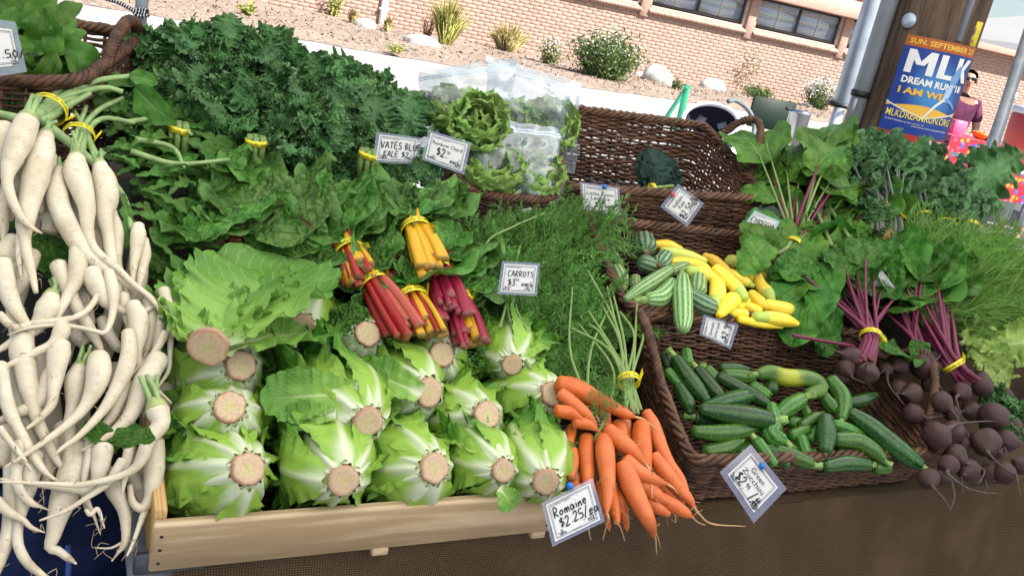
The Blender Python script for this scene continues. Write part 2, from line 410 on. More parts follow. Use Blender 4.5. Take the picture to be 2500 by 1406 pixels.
# loose bark chips on the bed
def chips():
    g = Geo(); r = np.random.default_rng(4)
    for k in range(7000):
        w = r.uniform(-6, 20); d = r.uniform(.1, 1) * np.interp(w, [e[0] for e in EDGE], [e[1] for e in EDGE])
        p = WP(w, d, .10 + r.uniform(0, .05)); a = r.uniform(0, PI); s = r.uniform(.01, .026); x = np.array([math.cos(a), math.sin(a), r.normal(0, .4)]) * s * 1.6; y = np.array([-math.sin(a), math.cos(a), r.normal(0, .5)]) * s * .6
        g.add([p - x - y, p + x - y, p + x + y, p - x + y], [[0, 1, 2, 3]])
    m = MB('bark_chip'); co = m.coord(); n = m.noise(4., co, 4, .8); m.base(m.mix(m.step(n, .35, .65), (.12, .085, .07), (.34, .27, .22)), .9, .2)
    o = part('bark_chips', g, m.m, None, False); tag(o, 'loose tan bark chips strewn over the planting bed', 'bark', kind='stuff')
chips()
# white parking line on the asphalt at the right
sheet('painted_line', [tuple(atz(x, y)[:2]) for x, y in ((2410, 541), (2500, 561), (2500, 567), (2410, 546))], .004, MAT['white_paint'])

# ------------------------------------------------------------------ brick building
bld = thing('brick_building', 'long pale red brick building with a row of windows behind the planting bed', 'building', WP(8, 0, 0))
BAX = np.array([WD, -WN, ZH])
wins = [(4.5, 7.68), (8.1, 11.28), (11.74, 14.92), (15.4, 18.49), (18.95, 22.1)]
def wbox(w0, w1, d0, d1, z0, z1, b=.004): return cbox(WP((w0 + w1) / 2, (d0 + d1) / 2, (z0 + z1) / 2), (w1 - w0, d1 - d0, z1 - z0), BAX, b)
part('wall', wbox(-16, 34, -.3, 0, -.2, 2.05, .001), MAT['mortar'], bld, False)
xs = [-16] + [x for w in wins for x in w] + [34]
for i in range(0, len(xs), 2): part('wall', wbox(xs[i], xs[i + 1], -.3, 0, 2.05, 3.0, .001), MAT['mortar'], bld, False)
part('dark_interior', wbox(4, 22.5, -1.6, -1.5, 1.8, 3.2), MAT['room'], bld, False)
# bricks: the 300 largest in view as parts, the rest joined
bm_ = cbox((0, 0, 0), (.288, .03, .088), BAX, .004).mesh('brick', MAT['brick1'], False)
allb = []; row = 0; z = .05
while z < 3.0:
    w = -15.9 + (row % 2) * .15
    while w < 33.8:
        if z < 2.05 or not any(a - .15 < w < b + .15 for a, b in wins): allb.append((w, z))
        w += .3
    z += .1; row += 1
def pxof(P):
    d = np.asarray(P) - CAM; t = d @ FW; return CX + FPX * (d @ RT) / t, CY - FPX * (d @ UP) / t, t
cand = []
for i, (w, z) in enumerate(allb):
    x, y, t = pxof(WP(w, 0, z))
    if 480 < x < 1900 and -5 < y < 230 and y < .21 * x - 80: cand.append((t, i))
cand.sort(); near = {i for _, i in cand[:300]}; g = Geo(); rest = []; r = np.random.default_rng(2)
for i, (w, z) in enumerate(allb):
    p = WP(w, r.uniform(.0, .004), z)
    if i in near: inst('brick', bm_, Matrix.Translation(Vector(p)), bld)
    else:
        x, y, t = pxof(p)
        if -300 < x < 2800 and y > -300: rest.append(p)
BT = cbox((0, 0, 0), (.288, .03, .088), BAX, .003); BV = BT.V[0]; rest = np.array(rest); nb = len(rest); ofs = (np.arange(nb) * len(BV))[:, None, None]
g.add((BV[None] + rest[:, None]).reshape(-1, 3), (BT.Q[0][None] + ofs).reshape(-1, 4)); g.T.append((BT.T[0][None] + ofs).reshape(-1, 3))
part('brickwork', g, MAT['brick'], bld, False, 'stuff')
for (a, b) in wins:
    f = Geo()
    for q in (wbox(a, b, -.14, -.08, 2.14, 2.2), wbox(a, b, -.14, -.08, 2.93, 3.0), wbox(a, a + .06, -.14, -.08, 2.2, 2.93), wbox(b - .06, b, -.14, -.08, 2.2, 2.93), wbox((a + b) / 2 - .04, (a + b) / 2 + .04, -.15, -.075, 2.2, 2.93)): merge(f, q)
    wn_ = part('window', f, MAT['dark_frame'], bld, False)
    for c, e in ((a + .06, (a + b) / 2 - .04), ((a + b) / 2 + .04, b - .06)):
        part('pane', wbox(c, e, -.118, -.112, 2.2, 2.93, .001), MAT['glass'], wn_, False)
        part('glazing_bar', wbox((c + e) / 2 - .012, (c + e) / 2 + .012, -.108, -.09, 2.2, 2.93), MAT['slat'], wn_, False)
        s = Geo(); zz = 2.21
        while zz < 2.95:
            P = [WP(c, -.2, zz), WP(e, -.2, zz), WP(e, -.235, zz + .03), WP(c, -.235, zz + .03)]; s.add(np.array(P), [[0, 1, 2, 3]]); zz += .046
        part('blind', s, MAT['slat'], wn_, False)
    s = Geo(); x = a - .1
    while x < b + .1:
        c = WP(x + .045, .03, 1.98); tl = nrm(-WN * .30 - ZH * .18); ax = np.array([WD, tl, np.cross(WD, tl)])
        merge(s, cbox(c + r.normal(0, .002, 3), (.092, .34, .075), ax, .004)); x += .1
    part('brick_sill', s, MAT['brick'], bld, False)
    part('sill_bed', wbox(a - .1, b + .1, -.14, .0, 1.93, 2.10), MAT['mortar'], bld, False)
for w in (-2, 4.2, 7.89, 11.51, 15.16, 18.72, 22.4):          # slim brick piers between the windows
    if w > 5: part('pier', wbox(w - .14, w + .14, 0, .10, 1.75, 3.0), MAT['brick'], bld, False)
part('fascia_board', wbox(-16, 36, .02, .55, 3.0, 3.62), MAT['fascia'], bld, False)
g = Geo(); w = -4
while w < 34:
    c = WP(w, .2, 3.78); tl = nrm(-WN * .9 - ZH * .5); merge(g, cbox(c, (.24, .9, .05), np.array([WD, tl, np.cross(WD, tl)]), .02)); w += .25
part('roof', g, MAT['rooftile'], bld, False)
part('downpipe', wbox(3.80, 3.98, .02, .14, .02, 3.0, .03), MAT['white_paint'], bld)
g = Geo()
for z in (.5, 1.6, 2.6): merge(g, wbox(3.76, 4.02, .015, .15, z, z + .05))
part('pipe_bracket', g, MAT['white_paint'], bld, False)

# ------------------------------------------------------------------ plants in the bed
def plantmat(name, a, b, tr=.25): 
    m = MB(name); co = m.coord(); n = m.noise(12, co, 3); c = m.mix(m.step(n, .3, .7), a, b); m.base(c, .6, .3); m.translucent(c, tr); return m.m
MAT['pl_green'] = plantmat('bush_leaf', (.05, .10, .03), (.16, .22, .07)); MAT['pl_pale'] = plantmat('pale_leaf', (.22, .25, .10), (.42, .42, .22)); MAT['pl_straw'] = plantmat('straw_grass', (.33, .28, .10), (.55, .48, .22))
MAT['pl_lime'] = plantmat('lime_grass', (.22, .25, .06), (.45, .42, .12)); MAT['pl_flower'] = plain('white_flower', (.78, .76, .78), .6, var=.1); MAT['pl_brown'] = plain('dry_stem', (.16, .08, .05), .8)
def shrub(name, label, cat, px, h, wd, leaf, ns=60, nl=9, ls=.05, flower=0, spread=1., group=None, grass=False, stem='pl_green', seed=0):
    b = atz(*px, .08); r = np.random.default_rng(seed + int(px[0])); t = thing(name, label, cat, b, group)
    st, lf, fl = Geo(), Geo(), Geo()
    for k in range(ns):
        a = r.uniform(0, 2 * PI); rr = math.sqrt(r.uniform(0, 1)); q = np.array([math.cos(a), math.sin(a), 0]) * rr
        hh = h * (1 - .45 * rr * rr) * r.uniform(.75, 1.08); p0 = b + q * wd * .18; p2 = b + q * wd * .5 * spread + ZH * hh; p1 = (p0 + p2) / 2 + ZH * hh * .15
        P = catmull([p0, p1, p2], 5); merge(st, tube(P, np.linspace(.008, .003, 5) * (1.2 if not grass else .9), 3))
        if grass:
            for i in range(nl):
                e = p2 + r.normal(0, .16, 3) * h * np.array([1, 1, .3]); m1 = (p0 + e) / 2 + ZH * h * .12; s = np.cross(e - p0, r.normal(0, 1, 3)); s = nrm(s) * .009
                lf.add([p0 - s, p0 + s, m1 + s, m1 - s, e], [[0, 1, 2, 3]]); lf.T.append(np.array([[lf.n - 3 + 0, lf.n - 2, lf.n - 1]]))
        else:
            for i in range(nl):
                f = r.uniform(.15, 1.05); c = P[min(4, int(f * 4.2))] + r.normal(0, .07, 3) * (wd + h) * .5; x = r.normal(0, 1, 3); x = nrm(x) * ls * r.uniform(.6, 1.4); y = np.cross(x, r.normal(0, 1, 3)); y = nrm(y) * ls * .4
                lf.add([c - x, c + y, c + x, c - y], [[0, 1, 2, 3]])
        for i in range(flower):
            c = p2 + r.normal(0, .09, 3) * (wd + h) * .5
            for _ in range(2):
                x = nrm(r.normal(0, 1, 3)) * .02; y = nrm(np.cross(x, r.normal(0, 1, 3))) * .02; fl.add([c - x, c + y, c + x, c - y], [[0, 1, 2, 3]])
    part('stem', st, MAT[stem], t); part('foliage', lf, MAT[leaf], t, False)
    if flower: part('blossom', fl, MAT['pl_flower'], t, False)
    return t
shrub('flowering_bush', 'large rounded green bush dotted with white flowers', 'bush', (1470, 193), 1.15, 1.9, 'pl_green', 150, 26, .06, 2, seed=1)
shrub('flowering_bush', 'small pale bush just left of the large flowering bush', 'bush', (1338, 160), .7, .7, 'pl_pale', 50, 14, .05, 3, seed=2)
shrub('flowering_bush', 'grey-green flowering bush between the two white boulders', 'bush', (1690, 203), .85, .95, 'pl_pale', 70, 16, .05, 4, seed=3)
shrub('tall_weed', 'tall airy pale weed reaching up to the window sill', 'weed', (1795, 225), 1.65, 1.2, 'pl_pale', 80, 22, .05, 3, seed=4)
shrub('flowering_bush', 'white flowering bush left of the pale blue tent leg', 'bush', (1990, 268), .95, 1.15, 'pl_green', 80, 14, .05, 7, seed=5)
shrub('dry_plant', 'brownish dry plant beside the white flowering bush at the wall', 'plant', (1915, 245), .75, .8, 'pl_straw', 50, 14, .05, 0, seed=6)
shrub('ornamental_grass', 'tall yellow-green grass clump against the brick wall', 'grass', (1085, 112), 1.25, .75, 'pl_lime', 90, 6, grass=True, stem='pl_straw', seed=7)
shrub('ornamental_grass', 'wide straw-coloured grass clump near the middle of the wall', 'grass', (1235, 128), .85, 1.1, 'pl_straw', 80, 7, grass=True, stem='pl_straw', seed=8)
shrub('ornamental_grass', 'small dry grass tuft right of the downpipe', 'grass', (943, 82), .45, .22, 'pl_straw', 40, 4, grass=True, stem='pl_brown', seed=9)
shrub('ornamental_grass', 'small dry grass tuft left of the downpipe', 'grass', (858, 60), .45, .22, 'pl_straw', 40, 4, grass=True, stem='pl_brown', seed=10)
shrub('weed', 'leafy yellow weed standing leftmost against the wall', 'weed', (812, 44), .75, .5, 'pl_lime', 30, 9, .06, seed=11)
shrub('weed', 'low yellow-green weed alone on the open mulch', 'weed', (602, 42), .3, .42, 'pl_lime', 26, 8, .05, seed=12)
shrub('weed', 'low yellow-green sprout below the tall grass clump', 'weed', (960, 128), .18, .5, 'pl_lime', 20, 7, .04, seed=15)
shrub('dry_plant', 'dark dry seed stalks left of the tall grass clump', 'plant', (1040, 98), .75, .4, 'pl_brown', 22, 8, .04, stem='pl_brown', seed=13)
shrub('weed', 'low green ground cover in front of the second boulder', 'weed', (1650, 222), .28, .35, 'pl_green', 30, 8, .05, seed=14)
shrub('ground_cover', 'green mat of creeping plants below the tall airy weed', 'plant', (1850, 240), .35, 1.1, 'pl_green', 60, 12, .06, seed=16)
shrub('flowering_bush', 'yellow-green bush behind the stall at far right', 'bush', (2412, 318), 1.5, 1.6, 'pl_lime', 90, 14, .07, 2, seed=17)
IV, IF = ico(3)
def rock(px, rx, rz, label, seed):
    n = wob(seed, 8, 1.6); n2 = wob(seed + 1, 8, 4.); V = IV * (1 + .18 * n(IV[:, 0] * 2 + IV[:, 2], IV[:, 1] * 2)[:, None] + .06 * n2(IV[:, 0] * 2, IV[:, 2] * 2 + IV[:, 1])[:, None])
    solo('boulder', Geo().add(V * (rx, rx * .8, rz) + atz(*px, rz * .6), IF), MAT['rock'], label, 'boulder', 'boulders in the planting bed')
rock((1605, 193), .42, .33, 'white boulder right beside the large flowering bush', 1)
rock((1740, 213), .40, .27, 'white boulder in front of the tall airy weed', 2)
rock((1862, 216), .42, .36, 'speckled pale boulder right of the tall airy weed', 3)
rock((1972, 262), .24, .18, 'small pale boulder under the white flowering bush', 4)
rock((1030, 108), .42, .2, 'crumpled grey stone beside the tall grass clump', 5)
rock((890, 66), .28, .2, 'pale stone at the foot of the downpipe', 6)
rock((1560, 188), .18, .14, 'tiny pale stone at the base of the large flowering bush', 7)

# ------------------------------------------------------------------ stall materials
def m_wood(name, a, b):
    m = MB(name); v, x, y, z = m.tc(); co = m.sc(v, (2.2, 26., 26.)); r = m.rnd()
    vv = m.n('VectorMath', {'operation': 'ADD'}, _0=co, _1=m.n('CombineXYZ', None, _0=m.math('MULTIPLY', r, 40.), _1=m.math('MULTIPLY', r, 17.), _2=0.).outputs[0]).outputs[0]
    g = m.noise(1., vv, 6, .6); w = m.n('TexWave', {'wave_type': 'BANDS', 'bands_direction': 'Y'}, Vector=vv, Scale=.35, Distortion=5., Detail=2.).outputs['Fac']
    f = m.math('ADD', m.math('MULTIPLY', g, .7), m.math('MULTIPLY', w, .3)); c = m.mix(m.step(f, .3, .75), a, b)
    m.base(c, .65, .25); m.bump(g, .25, .002); return m.m
MAT['pine'] = m_wood('pine_wood', (.40, .275, .15), (.62, .47, .30)); MAT['pine_edge'] = m_wood('pine_edge', (.46, .26, .09), (.62, .40, .18))
MAT['shadewood'] = m_wood('shade_toned_wood', (.022, .016, .010), (.07, .05, .032))  # crate bottom slats: shade in the gaps put into the wood colour
def m_willow():
    m = MB('willow_rod'); v, x, y, t = m.tc(); co = m.coord(); n = m.noise(35, co, 4, .7); r = m.rnd(); n2 = m.noise(400, co, 3)
    c = m.mix(m.step(n, .32, .7), (.028, .011, .006), (.12, .052, .024)); c = m.mix(m.math('MULTIPLY', m.math('POWER', r, 3.), .3), c, (.19, .10, .05))
    m.base(c, .55, .35); m.bump(n2, .4, .001); return m.m
MAT['willow'] = m_willow()
def m_burlap():
    m = MB('burlap'); v, x, y, z = m.tc(); wob_ = m.noise(14, v, 3)
    X = m.math('ADD', m.math('MULTIPLY', x, 1700.), m.math('MULTIPLY', wob_, 6.)); Y = m.math('ADD', m.math('MULTIPLY', y, 1700.), m.math('MULTIPLY', wob_, 6.))
    h = m.math('ADD', m.math('SINE', X), m.math('SINE', Y)); n = m.noise(6, v, 5); n3 = m.noise(500, v, 3, .8)
    hh = m.math('ADD', m.math('MULTIPLY', h, .32), m.math('MULTIPLY', n3, 1.5))
    c = m.mix(m.step(hh, .2, 1.3), (.026, .016, .009), (.135, .088, .050)); c = m.mix(m.math('MULTIPLY', m.step(n, .45, .75), .4), c, (.15, .10, .06))
    m.base(c, .95, .1); m.bump(hh, .6, .0015); return m.m
MAT['burlap'] = m_burlap()
MAT['navy'] = plain('navy_cloth', (.012, .020, .065), .8, .2, var=.4, nscale=25, bump=.3); MAT['bluebin'] = plain('blue_plastic', (.012, .022, .085), .35, .5, var=.15, nscale=4, bump=.02)
MAT['bucket'] = plain('white_plastic', (.34, .36, .44), .4, .5, var=.06, nscale=4, bump=.03); MAT['galv'] = plain('galvanised_steel', (.42, .45, .48), .35, .5, .7, var=.25, nscale=14, bump=.05)
MAT['greystrip'] = plain('dull_steel', (.09, .10, .12), .4, .5, .5, var=.3, nscale=40, bump=.1); MAT['black'] = plain('black_plastic', (.012, .012, .013), .5); MAT['tabletop'] = plain('grey_table', (.2, .21, .22), .5, var=.15)

# ------------------------------------------------------------------ table, riser, burlap
def ubox(u0, u1, v0, v1, z0, z1, b=.002): return cbox(TW((u0 + u1) / 2, (v0 + v1) / 2, (z0 + z1) / 2), (u1 - u0, v1 - v0, z1 - z0), np.array([UH, VH, ZH]), b)
t = thing('market_table', 'long grey folding table carrying the whole display', 'table', TW(.9, .5, 0))
part('table_top', ubox(-.03, 2.6, .015, .95, .715, .745, .006), MAT['tabletop'], t, False)
for u_ in (.1, 2.5):
    for v_ in (.1, .85): part('leg', tube([TW(u_, v_, 0), TW(u_, v_, .72)], [.014, .014], 8), MAT['galv'], t)
t = thing('display_riser', 'stepped riser draped in burlap under the baskets', 'riser', TW(.9, .6, .75))
part('step', ubox(-.25, 2.4, .30, .60, .746, .90, .02), MAT['burlap'], t, False)
part('step', ubox(-.35, 2.4, .602, 1.0, .746, 1.03, .02), MAT['burlap'], t, False)
def drape():
    nz = wob(21, 7, 5.); n2 = wob(22, 7, 14.)
    def fn(s, t):
        u = .02 + (s + 1) / 2 * 2.55; z = .752 - t * .70; fold = .030 * nz(u * 3.5, z * .7) * (.2 + t) + .006 * n2(u * 3, z * 2)
        V = T0 + UH * u[:, None] + VH * (.002 - .012 * t - fold * .8)[:, None] + ZH * z[:, None]
        return V, np.stack([u, z, 0 * u], -1)
    g = grid(fn, 200, 46)
    def top(s, t):
        u = .02 + (s + 1) / 2 * 2.55; V = T0 + UH * u[:, None] + VH * (.002 + t * .3)[:, None] + ZH * (.752 + .006 * n2(u * 4, t * 2) * np.minimum(1, t * 4))[:, None]
        return V, np.stack([u, .752 + t * .3, 0 * u], -1)
    merge(g, grid(top, 120, 14)); return g
solo('burlap_tablecloth', drape(), MAT['burlap'], 'coarse brown burlap cloth hanging down the front of the table', 'tablecloth')
# things stowed left of the table, below the daikon
def lathe(c, prof, n=32, ax=None):
    th = np.arange(n) * 2 * PI / n; P = np.array(prof); m = len(P)
    V = np.stack([P[:, 0][:, None] * np.cos(th), P[:, 0][:, None] * np.sin(th), np.repeat(P[:, 1][:, None], n, 1)], -1).reshape(-1, 3)
    i, j = np.meshgrid(np.arange(m - 1), np.arange(n), indexing='ij'); F = np.stack([i * n + j, i * n + (j + 1) % n, (i + 1) * n + (j + 1) % n, (i + 1) * n + j], -1).reshape(-1, 4)
    if ax is not None: V = V @ ax
    tc = np.stack([np.tile(np.cos(th), m), np.tile(np.sin(th), m), np.repeat(np.linspace(0, 1, m), n)], -1)
    return Geo().add(V + np.asarray(c), F, tc)
p = atd(200, 1205, 1.38)
t = thing('storage_bucket', 'white lidded bucket standing in shadow under the daikon', 'bucket', p - ZH * .3)
part('lid', lathe(p, [(0, .012), (.088, .012), (.094, .008), (.094, -.004), (.092, -.005), (.094, -.007), (.094, -.016), (.092, -.017), (.093, -.019), (.093, -.028), (.088, -.028)], 40), MAT['bucket'], t)
part('bucket_body', lathe(p, [(.088, -.026), (.086, -.03), (.076, -.3), (0, -.3)], 40), MAT['bluebin'], t)
p = atd(300, 1400, 1.32)
t = thing('storage_bin', 'dark blue plastic bin below the white bucket', 'bin', p - ZH * .35)
part('bin_body', cbox(p - ZH * .14, (.40, .22, .22), np.array([UH, VH, ZH]), .012), MAT['bluebin'], t, False)
part('bin_rim', cbox(p - ZH * .022, (.43, .25, .022), np.array([UH, VH, ZH]), .006), MAT['bluebin'], t, False)
def clothbag():
    n = wob(5, 7, 3.)
    def fn(s, t):
        a = s * PI; rx, ry = .17, .07; x = np.sign(np.cos(a)) * np.abs(np.cos(a)) ** .6 * rx; y = np.sign(np.sin(a)) * np.abs(np.sin(a)) ** .6 * ry; z = -t * .40
        k = 1 + .12 * n(a * 1.3, t * 4); V = atd(25, 1130, 1.27) + UH * (x * k)[:, None] + VH * (y * k)[:, None] + ZH * z[:, None]; return V, np.stack([a, t, t], -1)
    return grid(fn, 50, 24)
t = thing('cloth_bag', 'navy cloth bag standing at bottom left under the daikon', 'bag', atd(25, 1130, 1.27) - ZH * .4)
part('bag_body', clothbag(), MAT['navy'], t)
q = [atd(166, 1330, 1.235), atd(168, 1375, 1.23), atd(165, 1430, 1.22)]
part('stitched_hem', tube(catmull(q, 12), .004, 6), plain('blue_stitch', (.05, .10, .35), .7, var=.5, nscale=300), t)
solo('steel_strip', cbox(atv(415, 1368, .0) , (.085, .012, .03), np.array([UH, VH, ZH]), .003), MAT['greystrip'], 'bent steel table edge strip under the left end of the romaine crate', 'metal strip', smooth=False)

# ------------------------------------------------------------------ wooden crates
def crate(name, label, u0, u1, v0, v1, z0, h, tilt=0., th=.016, front=True, yaw=0.):
    t = thing(name, label, 'crate', TW((u0 + u1) / 2, v0, z0))
    ax = np.array([UH, nrm(VH + ZH * tilt), nrm(np.cross(UH, VH + ZH * tilt))])
    def bx(ua, ub, va, vb, za, zb): 
        c = TW(0, v0, z0) + ax[0] * (ua + ub) / 2 + ax[1] * ((va + vb) / 2) + ax[2] * (za + zb) / 2
        return cbox(c, (ub - ua, vb - va, zb - za), ax, .0025)
    d = v1 - v0
    part('plank', bx(u0, u1, 0, th, 0, h), MAT['pine'], t, False)
    part('plank', bx(u0, u1, d - th, d, 0, h), MAT['pine'], t, False)
    for ua in (u0, u1 - th):
        ax2 = ax.copy(); c = TW(0, v0, z0) + ax[0] * (ua + th / 2) + ax[1] * d / 2 + ax[2] * (h / 2 + .006)
        part('plank', cbox(c, (d - 2 * th - .001, th, h + .012), np.array([ax[1], -ax[0], ax[2]]), .0025), MAT['pine_edge'], t, False)
    for k in range(4):
        va = th + .002 + k * (d - 2 * th) / 4
        part('bottom_slat', bx(u0 + .002, u1 - .002, va, va + (d - 2 * th) / 4 - .006, .004, .014), MAT['shadewood'], t, False)
    for ua in (u0 + .01, u1 - .01):
        for zz in (.2, .5, .8):
            c = TW(0, v0, z0) + ax[0] * ua - ax[1] * .0008 + ax[2] * h * zz; part('nail', tube([c, c + ax[1] * .004], [.0022, .0022], 8), MAT['black'], t)
    return t
crate('wooden_crate', 'pale pine crate full of romaine heads at the front of the table', -.01, .56, -.012, .32, .752, .078, .22)
crate('wooden_crate', 'pine crate holding the rainbow chard bunches', .12, .575, .30, .56, .90, .085, .3)
crate('wooden_crate', 'pine crate under the curly kale bunches at right', 1.72, 2.02, .50, .78, 1.03, .10, .1)
part_b = Geo()
for x in (925, 1310):
    p = atv(x, 1385 - (x - 380) * .103 - 0, -.005) - ZH * .006
    solo('pine_foot', cbox(p, (.024, .02, .012), np.array([UH, VH, ZH]), .002), MAT['pine'], 'small pine block under the %s of the romaine crate' % ('middle' if x == 925 else 'right end'), 'wood block', smooth=False)

# ------------------------------------------------------------------ willow baskets
def resample(P, m):
    P = np.vstack([P, P[:1]]); d = np.concatenate([[0], np.cumsum(np.linalg.norm(np.diff(P, axis=0), axis=1))]); q = np.linspace(0, d[-1], m + 1)[:-1]
    return np.stack([np.interp(q, d, P[:, k]) for k in range(3)], -1)
def rounded(C, rc):
    out = []
    for i in range(4):
        a, b, c = C[i - 1], C[i], C[(i + 1) % 4]; p = b + nrm(a - b) * rc; q = b + nrm(c - b) * rc
        for w in np.linspace(0, 1, 7): out.append((1 - w) ** 2 * p + 2 * w * (1 - w) * b + w * w * q)
    return np.array(out)
def twist(P, r, amp, turns, n=3, sides=6, taper=None):
    """n rods laid round each other along the path P"""
    T, N, B = frames(P); m = len(P); out = []
    for k in range(n):
        a = np.linspace(0, turns * 2 * PI, m) + k * 2 * PI / n
        out.append((P + amp * (np.cos(a)[:, None] * N + np.sin(a)[:, None] * B), r))
    return out
def basket(label, rim, bot, stakes=54, r=.0030, rc=.035, handles=(), gap=1.0, group='willow baskets on the stall', seed=0, rimr=.0052):
    rim = np.array(rim); bot = np.array(bot); rg = np.random.default_rng(seed + 40)
    t = thing('willow_basket', label, 'basket', bot.mean(0), group)
    hgt = np.linalg.norm(rim - bot, axis=1).max(); rows = int(hgt / (2 * r * .80 * gap)); m = stakes * 3
    def loop(h, mm): return resample(rounded(bot + (rim - bot) * h, rc), mm)
    cen = bot.mean(0)
    def outn(P):
        T = np.roll(P, -1, 0) - np.roll(P, 1, 0); n = np.cross(T, ZH); n /= np.linalg.norm(n, axis=1)[:, None]
        n *= np.sign(((P - P.mean(0)) * n).sum(1).mean()); return n
    for i in range(rows):
        h = (i + .5) / rows; P = loop(h, m); n = outn(P); ph = PI * np.arange(m) / 3 + (i % 2) * PI
        jit = rg.normal(0, .0007, m)[:, None] * ZH + ZH * (rg.normal(0, .0006) + .0012 * np.sin(np.arange(m) * .11 + i * 1.7))[:, None]
        Q = P + n * (.0042 * np.cos(ph) + rg.normal(0, .0006, m))[:, None] + jit; Q = np.vstack([Q, Q[:1]])
        rr = r * rg.uniform(.82, 1.15) * (1 + .12 * np.sin(np.linspace(0, 20, m + 1) + i))
        part('woven_rod', tube(Q, rr, 5, cap=False), MAT['willow'], t)
    st = [loop(h, stakes) for h in np.linspace(0, 1., 5)]; g = Geo()
    for j in range(stakes): merge(g, tube(np.array([s[j] for s in st]), r * .95, 5))
    part('stakes', g, MAT['willow'], t, kind='stuff')
    P = loop(1.0, 220); n = outn(P)
    for k in range(4):
        a = np.arange(221) * 2 * PI * 22 / 220 + k * PI / 2; Q = np.vstack([P, P[:1]]); N = np.vstack([n, n[:1]])
        wv = rg.normal(0, .0008, 221); wv[-1] = wv[0]
        part('rim_rod', tube(Q + N * (.0065 * np.cos(a) + wv)[:, None] + ZH * (.004 + .0065 * np.sin(a) + wv)[:, None], rimr * rg.uniform(.8, 1.05), 6, cap=False), MAT['willow'], t)
    g = Geo(); k = max(8, int(np.linalg.norm(bot[3] - bot[0]) / (2 * r)))
    for j in range(k):
        w = (j + .5) / k; a = bot[0] + (bot[3] - bot[0]) * w; b = bot[1] + (bot[2] - bot[1]) * w; q = np.linspace(0, 1, 40)[:, None]
        merge(g, tube(a + (b - a) * q + ZH * (.003 * np.cos(np.arange(40) * PI / 2 + j * PI))[:, None], r, 5))
    part('base_weave', g, MAT['willow'], t, kind='stuff')
    for (a, b, apex, rad) in handles:
        P = catmull([a - ZH * .02, a, a + (apex - a) * .55 + (apex - b) * .14, apex, b + (apex - b) * .55 + (apex - a) * .14, b, b - ZH * .02], 60)
        for Q, R in twist(P, rad * .55, rad * .62, 9, 4): part('handle_rod', tube(Q, R, 6), MAT['willow'], t)
    return t
def mid(a, b, w=.5): return a + (b - a) * w
Z_ = dict(FL=TW(.805, 0, .85), FR=TW(1.45, .0, .832), BR=TW(1.47, .30, .955), BL=TW(.85, .30, .985))
rim = [Z_[k] for k in ('FL', 'FR', 'BR', 'BL')]
bot = [TW(.835, .025, .762), TW(1.40, .025, .762), TW(1.42, .27, .79), TW(.875, .27, .79)]
a, b = mid(rim[1], rim[2], .22), mid(rim[1], rim[2], .72); c, d = mid(rim[0], rim[3], .45), mid(rim[0], rim[3], .93)
basket('shallow brown willow basket heaped with dark green zucchini', rim, bot, 58, handles=[(a, b, mid(a, b) + ZH * .085 + UH * .035, .0085), (c, d, mid(c, d, .62) + ZH * .055 - UH * .02, .0085)], seed=1)
rim = [TW(.835, .31, .995), TW(1.345, .31, .978), TW(1.40, .56, 1.085), TW(.86, .56, 1.095)]
bot = [TW(.855, .325, .905), TW(1.31, .325, .905), TW(1.35, .54, .93), TW(.885, .54, .93)]
c, d = mid(rim[0], rim[3], .35), mid(rim[0], rim[3], .95)
basket('brown willow basket holding yellow squash and striped zucchini', rim, bot, 52, handles=[(c, d, mid(c, d, .6) + ZH * .05 - UH * .03, .0085)], seed=2)
rim = [TW(.82, .60, 1.148), TW(1.375, .60, 1.168), TW(1.365, .88, 1.285), TW(.87, .88, 1.275)]
bot = [TW(.85, .62, 1.035), TW(1.32, .62, 1.035), TW(1.31, .85, 1.06), TW(.90, .85, 1.06)]
a, b = mid(rim[1], rim[2], .28), mid(rim[1], rim[2], .82)
basket('large brown willow basket nearly empty with one dark kale bunch', rim, bot, 54, r=.0035, handles=[(a, b, mid(a, b, .5) + ZH * .10 + UH * .05, .009)], seed=3)
rim = [atv(1118, 478, .54), atv(1372, 500, .54), atv(1395, 350, .82), atv(1090, 330, .82)]
rim[2] = TW(.90, .80, 1.22); rim[3] = TW(.60, .80, 1.235)
bot = [p * 1 for p in rim]; bc = np.mean(rim, 0)
bot = [bc + (p - bc) * .88 for p in rim]; bot = [np.array([p[0], p[1], 1.035 + .02 * (i > 1)]) for i, p in enumerate(bot)]
a, b = mid(rim[0], rim[3], .55), mid(rim[0], rim[3], .95)
basket('brown willow basket filled with bagged small lettuces', rim, bot, 40, rc=.09, handles=[(a, b, mid(a, b) + ZH * .07 - UH * .04, .008)], seed=4)
rim = [atv(-260, 195, .56), atv(190, 208, .56), atv(352, 92, .86), atv(-120, 22, .86)]
bot = [p * 1 for p in rim]; bc = np.mean(rim, 0); bot = [bc + (p - bc) * .9 for p in rim]; bot = [np.array([p[0], p[1], 1.05 + .04 * (i > 1)]) for i, p in enumerate(bot)]
a, b = mid(rim[1], rim[2], .38), mid(rim[1], rim[2], .92)
basket('open-weave willow basket of leafy greens in the top left corner', rim, bot, 34, r=.0034, rc=.05, gap=2.0, handles=[(a, b, mid(a, b, .55) + ZH * .05 + UH * .0, .010)], seed=5)

